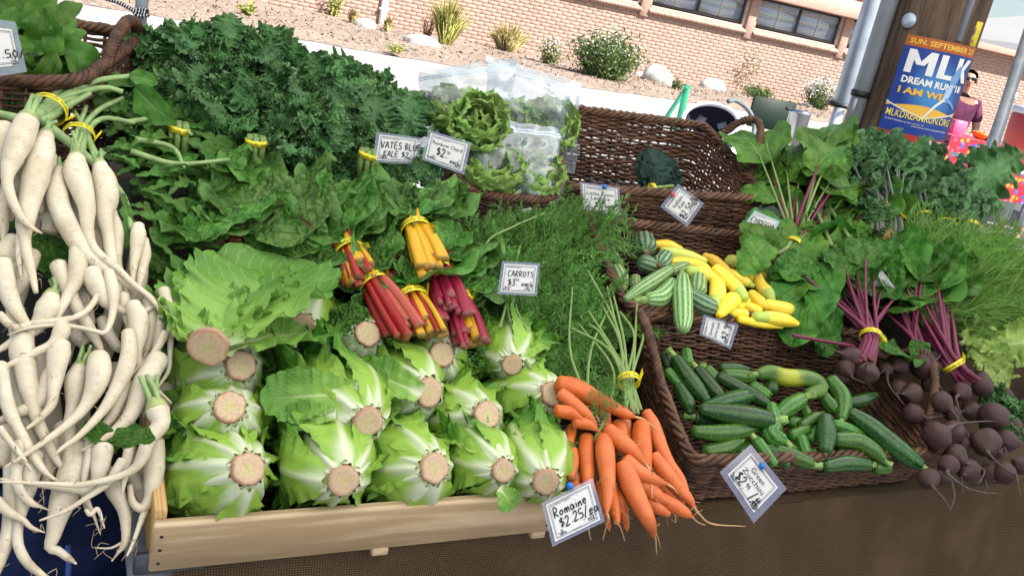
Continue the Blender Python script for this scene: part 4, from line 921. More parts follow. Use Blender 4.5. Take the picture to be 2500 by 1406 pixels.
daikon_bunch('daikon bunch with a thick green stalk low in the middle of the heap', [(a2((645, 850, 68), (620, 930, 85), (610, 1050, 75), (590, 1170, 52), (565, 1300, 48), (575, 1480, 44), (570, 1600, 44), (620, 1750, 36), (690, 1870, 26), (760, 2020, 14), (818, 2185, 4)), .03), (a2((810, 750, 85), (810, 850, 98), (790, 950, 90), (740, 1070, 65), (660, 1190, 45), (540, 1300, 35), (420, 1390, 28), (300, 1475, 24), (150, 1575, 18), (25, 1648, 6)), .05),
    (a2((1050, 550, 55), (1060, 700, 70), (1020, 850, 70), (960, 980, 60), (880, 1120, 45), (780, 1250, 35), (640, 1390, 25), (500, 1490, 17), (445, 1548, 6)), .055), (a3((735, 280, 36), (720, 450, 34), (690, 600, 24), (683, 700, 7)), .04), (a3((700, 860, 16), (740, 900, 20), (800, 860, 18), (855, 1015, 5)), .045)], (0,), 9)
daikon_bunch('daikon bunch hanging beside the left end of the romaine crate', [(a2((1290, 760, 85), (1180, 950, 92), (1120, 1110, 75), (1040, 1250, 55), (900, 1370, 35), (760, 1450, 25), (658, 1512, 8)), .045), (a2((1010, 970, 82), (960, 1100, 70), (900, 1250, 45), (780, 1370, 35), (685, 1420, 12)), .035),
    (a3((1290, 60, 92), (1310, 170, 75), (1220, 290, 60), (1160, 440, 52), (1080, 540, 35), (900, 610, 28), (650, 660, 26), (400, 650, 18), (0, 635, 10)), .06), (a3((1255, 330, 88), (1260, 500, 85), (1250, 650, 70), (1220, 780, 50), (1160, 850, 40), (1085, 800, 30), (1060, 660, 22)), .035), (a3((1190, 850, 30), (1140, 990, 22), (1080, 1150, 14), (1035, 1242, 8)), .034), (a3((1060, 340, 42), (1040, 480, 42), (1010, 650, 22), (1000, 755, 5)), .05), (a2((900, 1100, 60), (940, 1250, 55), (930, 1370, 40)), .012)], (2,), 10)
daikon_bunch('daikon bunch drooping over the white bucket', [(a3((840, 370, 80), (820, 520, 70), (790, 640, 50), (700, 710, 32), (500, 690, 22), (250, 650, 18), (0, 610, 10)), .04), (a3((860, 560, 70), (940, 710, 72), (1010, 850, 55), (1030, 1000, 40), (1020, 1130, 30), (960, 1220, 12), (915, 1280, 5)), .02),
    (a3((640, 380, 110), (600, 550, 115), (540, 720, 110), (480, 900, 85), (440, 1060, 60), (410, 1170, 45), (480, 1200, 35), (560, 1260, 28), (620, 1302, 8)), .015), (a3((1000, 480, 50), (880, 640, 34), (700, 770, 22), (520, 880, 18), (320, 952, 7)), .05), (a3((1100, 600, 60), (1150, 700, 55), (1170, 800, 30)), .01), (a3((1000, 1130, 12), (900, 1175, 9), (760, 1172, 4)), .02)], (), 11)
daikon_bunch('long daikon bunch dangling at the lower left corner', [(a3((90, 520, 60), (110, 720, 75), (90, 950, 65), (50, 1130, 60), (0, 1270, 50), (-40, 1400, 30)), .01), (a3((260, 430, 90), (230, 650, 78), (180, 850, 50), (150, 1000, 40), (150, 1150, 40), (220, 1290, 38), (330, 1385, 28), (420, 1430, 8)), .02),
    (a3((170, 330, 60), (140, 500, 50), (130, 620, 45), (180, 730, 38), (260, 810, 28), (340, 840, 12), (425, 878, 4)), .035), (a3((-20, 800, 48), (70, 880, 40), (180, 940, 28), (260, 1010, 18), (368, 1050, 4)), .03), (a3((60, 200, 110), (40, 380, 110), (-20, 500, 90)), .005), (a3((420, 300, 90), (400, 450, 80), (390, 560, 60), (360, 690, 20)), .008), (a3((540, 200, 90), (500, 380, 80), (480, 520, 60)), .005)], (), 12)
# backing heap so that no gap opens behind the roots
def backroots():
    r = np.random.default_rng(77)
    for k, (x, y) in enumerate([(60, 420), (150, 560), (60, 640), (250, 560), (330, 700), (180, 720), (60, 860), (260, 830), (370, 880), (120, 980), (300, 1000), (200, 1080), (380, 1050), (40, 1120)]):
        a = r.uniform(-.4, .4); pts = [(x - math.sin(a) * 90, y - 100, 22), (x, y, 26), (x + math.sin(a) * 90, y + 100, 16), (x + math.sin(a) * 160, y + 170, 5)]
        P, R = px_tube(pts, at_dk, -.035); P, R = round_start(P, R)
        part('root', tube(P, R, 12), MAT['daikon'], T4)
T4 = thing('daikon_bunch', 'shaded daikon roots deep in the heap behind the others', 'daikon', at_dk(150, 800)[0], 'heaped daikon bunches'); backroots()
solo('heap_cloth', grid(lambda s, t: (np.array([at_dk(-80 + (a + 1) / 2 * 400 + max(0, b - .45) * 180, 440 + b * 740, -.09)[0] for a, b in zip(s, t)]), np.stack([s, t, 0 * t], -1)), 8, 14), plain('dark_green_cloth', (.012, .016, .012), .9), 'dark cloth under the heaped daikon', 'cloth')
# daikon tops
def dpt(x, y, off=0): return at(x, y, off)[0]
band_on(T1, dpt(118, 268, .10), dpt(150, 220, .1) - dpt(80, 330, .1), .026, .010)
for P in ([(60, 300), (130, 250), (230, 200), (330, 185)], [(90, 290), (150, 240), (250, 215), (300, 225)], [(100, 300), (160, 262), (220, 228)], [(120, 310), (230, 400), (300, 480), (322, 560)], [(40, 290), (-30, 270)], [(100, 270), (140, 225), (180, 200)], [(110, 280), (150, 250), (190, 240)]):
    C = catmull([dpt(x, y, .105) for x, y in P], 16); part('leaf_stalk', tube(C, np.linspace(.0075, .004, 16), 9), MAT['stalk'], T1)
r = np.random.default_rng(3)
def put_leaf(t, key, x, y, tx, ty, off=.06, toff=None, sc=None, l0=.2, tilt=.35, zdir=None, name='leaf', r=r, which=None, wide=1.):
    p, q = dpt(x, y, off), dpt(tx, ty, off if toff is None else toff); s = np.linalg.norm(q - p) / l0 if sc is None else sc
    z = VIEW(p) * .8 + ZH * .5 + r.normal(0, tilt, 3) if zdir is None else zdir
    k = r.integers(len(LV[key])) if which is None else which
    return inst(name, LV[key][k], basis(p, q - p, z, (s * wide, s, s)), t)
put_leaf(T1, 'daiko', 315, 185, 395, 200, .11, l0=.15); put_leaf(T1, 'daiko', 330, 215, 400, 300, .1, l0=.15); put_leaf(T1, 'daik', 300, 470, 325, 580, .12, l0=.2); put_leaf(T1, 'daik', 310, 500, 390, 500, .11, .1)
band_on(T2, dpt(192, 332, .07), dpt(200, 300, .07) - dpt(190, 380, .07), .022, .009)
for P in ([(195, 380), (200, 320), (240, 270), (300, 240)], [(175, 390), (190, 320), (210, 260)], [(245, 400), (215, 330), (250, 290), (330, 300)], [(200, 370), (205, 320), (180, 270)]):
    C = catmull([dpt(x, y, .075) for x, y in P], 14); part('leaf_stalk', tube(C, np.linspace(.006, .0035, 14), 8), MAT['stalk'], T2)
for k in range(90):
    x, y = r.uniform(150, 430), r.uniform(195, 480)
    if y > 260 + (x - 150) * 1.5: continue
    a = r.uniform(-.9, .5); ln = r.uniform(80, 150); put_leaf(T2 if k % 2 else T1, 'daik', x, y, x + ln * math.cos(a), y + ln * math.sin(a), r.uniform(.0, .07), l0=.2, tilt=.5)
T5 = thing('greens_bunch', 'loose dark green daikon tops spilling right of the heap', 'greens', dpt(420, 400), 'leafy greens bunches')
for k in range(64):
    x, y = r.uniform(290, 560), r.uniform(280, 610); a = r.uniform(-.8, .9); ln = r.uniform(90, 160)
    put_leaf(T5, ('daik', 'daik', 'beet')[k % 3], x, y, x + ln * math.cos(a), y + ln * math.sin(a), r.uniform(-.03, .04), l0=.2, tilt=.5)
for P in ([(320, 370), (430, 400), (560, 390)], [(330, 340), (420, 360), (450, 410)], [(300, 300), (400, 290), (470, 330)]):
    C = catmull([dpt(x, y, .06) for x, y in P], 14); part('leaf_stalk', tube(C, np.linspace(.005, .003, 14), 8), MAT['stalk'], T5)
put_leaf(T4, 'chard', 80, 560, 165, 650, .07, l0=.2, wide=1.1); put_leaf(T4, 'beet', 280, 1075, 405, 1030, .10, l0=.17, wide=.8); put_leaf(T4, 'chard', 205, 1030, 300, 1090, .03, l0=.2, wide=.7); put_leaf(T4, 'beet', 20, 550, 80, 520, .03, l0=.17)

# ------------------------------------------------------------------ romaine heads
def head_variant(seed):
    r = np.random.default_rng(seed + 500); out = []
    for ring, (k, R, Lg, fl) in enumerate(((6, .047, .21, .0), (6, .057, .20, .3), (6, .064, .18, 1.1))):
        for i in range(k):
            ph = 2 * PI * (i + .5 * ring) / k + r.normal(0, .22); Rr = R * r.uniform(.9, 1.12); Ll = Lg * r.uniform(.82, 1.12); f = fl * r.uniform(.2, 1.3); dp = r.uniform(.52, .85); p1, p2 = r.uniform(0, 6.28, 2); nz = wob(seed * 50 + ring * 9 + i, 6, 3.); r0 = .0192 + .0022 * ring; fr = r.uniform(4.5, 7)
            def fn(s, t, ph=ph, Rr=Rr, Ll=Ll, f=f, dp=dp, p1=p1, p2=p2, nz=nz, r0=r0, fr=fr, ring=ring):
                a = np.abs(s); y = .0005 + Ll * t + .002 * ring * (1 - t) + .004 * a ** 2 * (1 - t); up = np.sin(np.minimum(t * 1.75, 1) * PI / 2) ** .75
                rad = r0 + (Rr - r0) * up - .35 * Rr * np.clip((t - .6) / .4, 0, 1) ** 2 * (1 - f * .8); w = .92 + .08 * np.clip(t / .45, 0, 1)
                ed = a ** 3 * np.clip(t * 1.6 - .1, 0, 1)
                rad = rad + .0045 * np.exp(-(s / .2) ** 2) * (1 - t) + f * .030 * ed + (.006 + .004 * ring) * ed * (np.sin(2 * PI * fr * t + p1 + np.sign(s)) + .7 * np.sin(2 * PI * fr * 2.2 * t + p2)) + .0045 * nz(s * 3.5, t * 6.) * (.15 + t) + .0008 * np.sin(s * 11 + p1) * t * (1 - t) * 4
                an = ph + s * dp * w * (1 + .05 * np.sin(2 * PI * 9 * t + p2) * (a > .8)); y = y + .006 * ed * np.sin(2 * PI * fr * 1.5 * t + p2)
                return np.stack([rad * np.cos(an), y, rad * np.sin(an)], -1), np.stack([s, t, 0 * s], -1)
            out.append(grid(fn, 17, 44).mesh('leaf', MAT['romaine']))
    # cut base
    n = 26; th = np.arange(n) * 2 * PI / n; nz = 1 + .09 * wob(seed + 5, 6, 2.5)(np.cos(th) * 2, np.sin(th) * 2); V, tc = [[0, -.0035, 0]], [[0, 0, 0]]
    for q, yy in ((.35, -.0035), (.7, -.004), (.93, -.004), (1.0, -.002), (1.0, .012)):
        for j in range(n): V.append([.0212 * q * nz[j] * math.cos(th[j]), yy, .0212 * q * nz[j] * math.sin(th[j])]); tc.append([math.cos(th[j]), math.sin(th[j]), q])
    g = Geo(); g.add(np.array(V), np.array([[1 + k * n + j, 1 + k * n + (j + 1) % n, 1 + (k + 1) * n + (j + 1) % n, 1 + (k + 1) * n + j] for k in range(4) for j in range(n)]), np.array(tc)); g.T.append(np.array([[0, 1 + (j + 1) % n, 1 + j] for j in range(n)]))
    return out, g.mesh('cut_base', MAT['cut'])
HV = [head_variant(i) for i in range(5)]
heads = [  # disc px, disc radius px, body offset px, label
 (735, 797, 30, (-10, -30), 'romaine head half hidden under the big open leaf at the back', .03), (897, 815, 34, (-30, 30), 'romaine head in the back row below the red chard stems', .04), (745, 875, 32, (-70, 40), 'romaine head in shadow below the big open leaf', .0),
 (587, 892, 37, (-85, 25), 'romaine head directly under the big open head at left', .06), (1078, 866, 34, (-25, 25), 'romaine head below the right end of the chard crate', .04), (1250, 890, 28, (-15, -40), 'romaine head at the back right corner by the carrot tops', .04),
 (560, 994, 38, (-25, 60), 'romaine head with its cut base facing up at left', .07), (1047, 958, 35, (-85, -10), 'romaine head in the middle row with a leaf reaching left', .05), (1347, 962, 29, (-75, 20), 'romaine head touching the orange carrots at upper right', .055),
 (898, 1030, 38, (-70, -60), 'romaine head in the centre with a wide dark leaf spreading left', .08), (1188, 1013, 33, (-70, 25), 'romaine head in the middle row right of centre', .06),
 (605, 1145, 40, (-90, 20), 'romaine head at the left front corner of the crate', .07), (838, 1172, 37, (-40, -50), 'romaine head second from left in the front row', .07), (1060, 1142, 36, (-75, 0), 'romaine head in the middle of the front row', .07),
 (1228, 1148, 29, (-70, -30), 'romaine head second from right in the front row', .07), (1333, 1176, 32, (-30, -60), 'romaine head at the right front corner above the price card', .07)]
for k, (x, y, rp, (dx, dy), lab, off) in enumerate(heads):
    A, ta = at(x, y, off); s = rp * ta / FPX / .0205 * (.88 if k in (1, 4, 5) else 1.); Bp = CAM + ray(x + dx, y + dy) * (ta + .085); ax = nrm(Bp - A)
    o = bpy.data.objects.new('romaine_head', None); o.empty_display_size = .03; M = basis(A, ax, np.cos(k * 2.1) * ZH + np.sin(k * 2.1) * UH, s * 1.0); o.matrix_world = M; link(o); tag(o, lab, 'lettuce', 'romaine heads in the crate')
    lv, cb = HV[k % 5]
    for me in lv: q = bpy.data.objects.new('leaf', me); link(q, o)
    q = bpy.data.objects.new('cut_base', cb); link(q, o)
def loose_leaf(o_label_idx, *a, **kw): pass
# the large open head lying on top
A, ta = at(508, 848, .11); t = thing('romaine_head', 'big open romaine head lying on top with broad pale leaves spread upward', 'lettuce', A, 'romaine heads in the crate')
q = bpy.data.objects.new('cut_base', HV[0][1]); link(q, t); q.matrix_basis = Matrix.Translation(Vector(-A)) @ basis(A - 0, nrm(dpt(560, 760, .1) - A) + VIEW(A) * -.35, ZH, (1.25, .5, 1.25))
for k, (x, y, w, z, off) in enumerate([(470, 640, 1.0, (.2, -.5, .8), .07), (560, 610, 1.1, (0, -.5, .8), .085), (700, 570, 1.05, (-.1, -.6, .8), .105), (800, 720, .95, (-.2, -.5, .9), .10), (430, 720, .7, (.5, -.5, .6), .09), (620, 600, .9, (.1, -.7, .6), .06)]):
    e = dpt(x, y, off); d = nrm(e - A); p = A + d * .012; inst('leaf', LV['rombig'][k % 4], basis(p, d, np.array(z), (np.linalg.norm(e - p) / .262 * w, np.linalg.norm(e - p) / .262, 1.)), t)
# loose outer romaine leaves
for (x, y, tx, ty, off, k, lab) in [(880, 960, 640, 960, .10, 0, 'wide dark romaine leaf lying across the crate'), (1030, 960, 880, 890, .08, 1, 'long romaine leaf pointing left in the middle of the crate'), (1220, 1190, 1260, 1240, .075, 2, 'small torn romaine leaf hanging over the crate front'), (820, 1010, 690, 1010, .085, 3, 'frilly romaine leaf curling over the second front head')]:
    p, q_ = dpt(x, y, off), dpt(tx, ty, off - .02); s = np.linalg.norm(q_ - p) / .262; me = LV['rombig'][k]; o = bpy.data.objects.new('loose_leaf', me); link(o); tag(o, lab, 'leaf', 'loose romaine leaves'); o.matrix_world = basis(p, q_ - p, VIEW(p) + ZH * .3, (s * (.75 if k != 2 else 1.2), s, s))

# ------------------------------------------------------------------ carrots
def z4(pts): return [(1300 + x / 3.195, 880 + y / 3.195, r / 3.195) for x, y, r in pts]
def at_c(x, y, off=0.):
    p, t = at(x, y, 0)
    if p[2] < .80: p, t = at(x, y, 0, (TW(0, -.055, 0), VH))
    return CAM + ray(x, y) * (t - off), t - off
def carrot(t, pts, lay, tail=(), seed=0, crown=True):
    P, R = px_tube(z4(pts), at_c, lay, 24); r = np.random.default_rng(seed); P, R = round_start(P, R, 5, .55); P, R = round_end(P, R, 4, .7); wv = wob(seed, 6, 8.); R = R * (1 + .03 * wv(np.arange(len(R)) * .2, 0)); ph = r.uniform(0, 6)
    o = part('carrot', tube(P, R, 16, lambda th, tt: 1 + .02 * np.sin(2 * th + ph + 4 * tt)), MAT['carrot'], t)
    if tail:
        C = [P[-2]] + [at_c(*z4([(x, y, 1)])[0][:2], lay)[0] for x, y in tail]; C = catmull(C, 18); part('root_tail', tube(C, np.linspace(.0022, .0006, 18), 6), MAT['carrot_tail'], o)
    part('root_hair', hairs(P, R, 4, r, .016), MAT['carrot_tail'], o, kind='stuff')
tb = thing('carrot_bunch', 'carrot bunch lying sideways against the romaine with tips pointing right', 'carrots', dpt(1400, 960), 'carrot bunches')
for i, (p, l, tl) in enumerate([([(215, 185, 70), (340, 220, 80), (480, 290, 70), (620, 360, 55), (740, 420, 40), (790, 437, 14)], .075, [(870, 460), (985, 545)]), ([(225, 265, 58), (330, 350, 60), (420, 420, 45), (487, 482, 14)], .085, ()), ([(195, 390, 50), (290, 410, 52), (385, 465, 22)], .09, ()), ([(330, 480, 45), (440, 500, 42), (515, 552, 12)], .08, [(560, 580), (645, 642)]), ([(120, 500, 40), (175, 565, 40)], .05, ())]): carrot(tb, p, l, tl, 10 + i)
tb2 = thing('carrot_bunch', 'carrot bunch hanging down in front behind the romaine price card', 'carrots', dpt(1460, 1100), 'carrot bunches')
for i, (p, l, tl) in enumerate([([(560, 610, 60), (565, 700, 78), (580, 850, 70), (590, 1000, 55), (580, 1130, 36), (580, 1185, 12)], .075, [(592, 1230), (570, 1310), (548, 1400)]), ([(420, 605, 55), (420, 720, 60), (430, 880, 54), (440, 1000, 40)], .05, ()), ([(310, 525, 40), (285, 630, 42)], .045, ()), ([(312, 705, 45), (320, 800, 45), (300, 900, 35)], .05, [(345, 850), (345, 915)]), ([(590, 540, 58), (680, 620, 70), (780, 710, 62), (862, 790, 26)], .085, [(910, 850), (925, 950), (932, 1075)]), ([(680, 500, 60), (690, 590, 65), (700, 700, 50)], .04, ()), ([(600, 1010, 60), (640, 1150, 50), (662, 1255, 25)], .05, [(690, 1310), (720, 1405)]), ([(660, 990, 40), (700, 1130, 45), (732, 1290, 26)], .04, [(738, 1330)]), ([(510, 960, 40), (560, 1120, 35), (592, 1290, 24)], .035, [(602, 1330)]), ([(560, 420, 50), (570, 510, 50)], .03, ()), ([(370, 900, 40), (330, 960, 45), (380, 1020, 40)], .03, [(440, 1330), (458, 1400)])]): carrot(tb2, p, l, tl, 30 + i)
tb3 = thing('carrot_bunch', 'carrot bunch with a yellow band beside the zucchini basket', 'carrots', dpt(1560, 1040), 'carrot bunches')
for i, (p, l, tl) in enumerate([([(850, 510, 68), (850, 620, 75), (870, 730, 65), (890, 850, 40)], .055, ()), ([(890, 410, 45), (940, 500, 55), (990, 650, 58), (1060, 800, 52), (1150, 920, 42), (1200, 1010, 22)], .045, ()), ([(950, 750, 52), (1030, 860, 65), (1130, 980, 55), (1220, 1080, 38), (1262, 1145, 12)], .055, [(1300, 1195), (1400, 1272), (1660, 1292)]), ([(715, 830, 80), (760, 950, 85), (830, 1100, 75), (900, 1240, 60), (945, 1350, 28)], .07, [(960, 1400), (968, 1510)]), ([(730, 780, 60), (830, 870, 65), (950, 930, 45), (1045, 962, 14)], .08, [(1100, 995), (1135, 1035)]), ([(820, 930, 60), (930, 1020, 65), (1010, 1080, 40), (1065, 1112, 18)], .06, ()), ([(980, 1060, 45), (1100, 1130, 55), (1200, 1190, 40), (1242, 1217, 10)], .05, [(1290, 1260), (1350, 1282)]), ([(900, 1090, 45), (980, 1150, 48), (1055, 1192, 28)], .045, ()), ([(730, 480, 40), (735, 600, 42), (740, 720, 40)], .03, ()), ([(1000, 970, 45), (1100, 1060, 45), (1165, 1115, 28)], .03, ()), ([(920, 800, 60), (870, 960, 60), (840, 1050, 50)], .025, ())]): carrot(tb3, p, l, tl, 50 + i)
MAT['frond'] = leafmat('carrot_frond', (.06, .18, .026), (.17, .36, .075), (.1, .2, .05), .05, 5, vein_amt=.2, rough=.5, trans=.25, blotch=20, bump=.2, var=.6)
def frond(seed, n1=10, n2=7, w=.5, fine=1.):
    r = np.random.default_rng(seed); V, F = [], []
    def strip(a, b, wa, wb):
        d = b - a; s = nrm(np.cross(d, [0, 0, 1.]) + r.normal(0, .15, 3)); k = len(V); V.extend([a - s * wa, a + s * wa, b + s * wb, b - s * wb]); F.append([k, k + 1, k + 2, k + 3])
    bend = r.uniform(-.25, .25); main = lambda t: np.array([bend * t * t, t, -.28 * t * t])
    for i in range(8): strip(main(i / 8), main((i + 1) / 8), .011 * (1 - i / 9), .011 * (1 - (i + 1) / 9))
    for i in range(n1):
        t = .22 + .76 * i / n1
        for sd in (-1, 1):
            p = main(t); ln = w * (1 - t * .75) * r.uniform(.7, 1.1); d = nrm(np.array([sd * 1., .75 + r.normal(0, .15), r.normal(0, .3)])); e = p + d * ln + np.array([0, 0, -.05 * ln]); strip(p, e, .006, .003)
            for j in range(n2):
                u = .2 + .8 * j / n2; q = p + (e - p) * u
                for s2 in (-1, 1):
                    d2 = nrm(d + s2 * .9 * np.cross(d, [0, 0, 1.]) + r.normal(0, .25, 3)); l2 = ln * .33 * (1.1 - u * .6) * r.uniform(.6, 1.2); m2 = q + d2 * l2 * .5; strip(q, m2, .003, .009 * fine); strip(m2, q + d2 * l2, .009 * fine, .001)
    return Geo().add(np.array(V), np.array(F)).mesh('frond', MAT['frond'], False)
FR = [frond(i) for i in range(6)]
def put_frond(t, x, y, tx, ty, off, toff=None, wide=1.):
    p, q = dpt(x, y, off), dpt(tx, ty, off if toff is None else toff); s = np.linalg.norm(q - p); inst('frond', FR[r.integers(6)], basis(p, q - p, VIEW(p) + r.normal(0, .35, 3), (s * wide, s, s)), t)
FREG = [(1150, 1360, 590, 700), (1200, 1400, 640, 800), (1230, 1470, 760, 900), (1280, 1420, 560, 700), (1400, 1500, 740, 860), (1120, 1320, 545, 620), (1380, 1450, 520, 600)]
for k in range(250):
    x0, x1, y0, y1 = FREG[k % len(FREG)]; x, y = r.uniform(x0, x1), r.uniform(y0, y1) + 60; a = r.normal(-PI / 2 - .35, .75); ln = r.uniform(90, 190)
    put_frond((tb, tb2, tb3)[k % 3], x, y, x + ln * math.cos(a), y + ln * math.sin(a), r.uniform(-.03, .03), r.uniform(-.01, .04))
for P in ([(1545, 1000), (1535, 930), (1510, 830), (1470, 740)], [(1560, 1010), (1540, 930), (1490, 840), (1440, 760)], [(1550, 1010), (1530, 930), (1530, 830), (1500, 700)], [(1535, 1010), (1528, 930), (1480, 850), (1400, 800)], [(1565, 1000), (1545, 930), (1545, 850), (1555, 740)], [(1540, 1000), (1525, 930), (1505, 800), (1430, 660)], [(1550, 990), (1540, 920), (1560, 830), (1570, 790)], [(1530, 1000), (1520, 930), (1470, 820), (1430, 790)], [(1555, 1000), (1538, 925), (1520, 850), (1480, 700)], [(1545, 1000), (1532, 930), (1550, 820), (1530, 760)]):
    part('stalk', tube(catmull([dpt(x + r.normal(0, 6), y, .055) for x, y in P], 16), np.linspace(.0032, .002, 16), 7), MAT['st_green'], tb3)
band_on(tb3, dpt(1534, 930, .055), dpt(1530, 900, .05) - dpt(1545, 980, .05), .018, .012, 'Organically Grown')
for P in ([(1440, 1010), (1420, 960), (1390, 850), (1400, 700)], [(1460, 1030), (1430, 960), (1440, 850), (1480, 740)], [(1300, 900), (1260, 830), (1235, 760), (1230, 720)], [(1450, 1080), (1480, 1010), (1500, 900), (1420, 790)]):
    part('stalk', tube(catmull([dpt(x + r.normal(0, 6), y, .05) for x, y in P], 16), np.linspace(.003, .0018, 16), 7), MAT['st_green'], tb2)
for P in ([(1180, 660), (1190, 590), (1250, 555), (1330, 520)], [(1250, 800), (1240, 740), (1255, 660), (1270, 600)], [(1220, 800), (1235, 740), (1225, 680)], [(1290, 810), (1262, 760), (1250, 700)]):
    part('stalk', tube(catmull([dpt(x, y, .06) for x, y in P], 16), np.linspace(.0028, .0018, 16), 7), MAT['st_green'], tb)
band_on(tb2, dpt(1436, 998, .045), dpt(1420, 950, .05) - dpt(1450, 1030, .05), .014, .010, 'Organically Grown')
put_frond(tb3, 1440, 920, 1520, 960, .13); put_frond(tb3, 1450, 960, 1545, 985, .12); put_frond(tb3, 1430, 930, 1490, 1010, .12); put_frond(tb3, 1470, 900, 1540, 950, .12)

# ------------------------------------------------------------------ zucchini and squash
def gourd(name, label, cat, group, pts, surf, lay, mat, stem=None, scar=None, ribs=.03, nr=7, flip=False, seed=0):
    place = lambda x, y, off=0.: at(x, y, off, surf); P, R = px_tube(pts, place, lay, 20); P, R = round_start(P, R, 5, .8); P, R = round_end(P, R, 5, .8); r = np.random.default_rng(seed); ph = r.uniform(0, 6)
    c = P.mean(0); t = thing(name, label, cat, np.array([c[0], c[1], c[2] - R.max()]), group)
    part('body', tube(P, R, 21, lambda th, tt: 1 + ribs * np.cos(nr * th + ph) * np.sin(np.clip(tt, .05, .95) * PI) ** .3), MAT[mat], t)
    def at_end(e): return (P[4], nrm(P[4] - P[8]), R[5]) if e == 0 else (P[-5], nrm(P[-5] - P[-9]), R[-6])
    if stem is not None:
        c, d, R0 = at_end(stem); c = c + d * R0 * .35; bend = r.normal(0, .25, 3); q = [c, c + d * R0 * .35, c + (d + bend * .5) * R0 * .9, c + (d + bend) * R0 * 1.35, c + (d + bend) * R0 * 1.4]
        part('stem', tube(np.array(q), np.array([.62, .48, .42, .56, .50]) * R0, 15, lambda th, tt: 1 + .2 * np.cos(5 * th) * (.4 + .6 * tt)), MAT['gstem'], t)
    if scar is not None:
        c, d, R0 = at_end(scar); c = c + d * R0 * .62; part('blossom_scar', tube(np.array([c, c + d * R0 * .2, c + d * R0 * .24]), np.array([.34, .30, .16]) * R0, 12, lambda th, tt: 1 + .08 * np.sin(6 * th)), MAT['gscar'], t)
    return t
def z6(pts): return [(1550 + x / 2.6316, 780 + y / 2.6316, r / 2.6316 * 1.04) for x, y, r in pts]
def z5(pts): return [(1400 + x / 3.7, 520 + y / 3.7, r / 3.7 * 1.1) for x, y, r in pts]
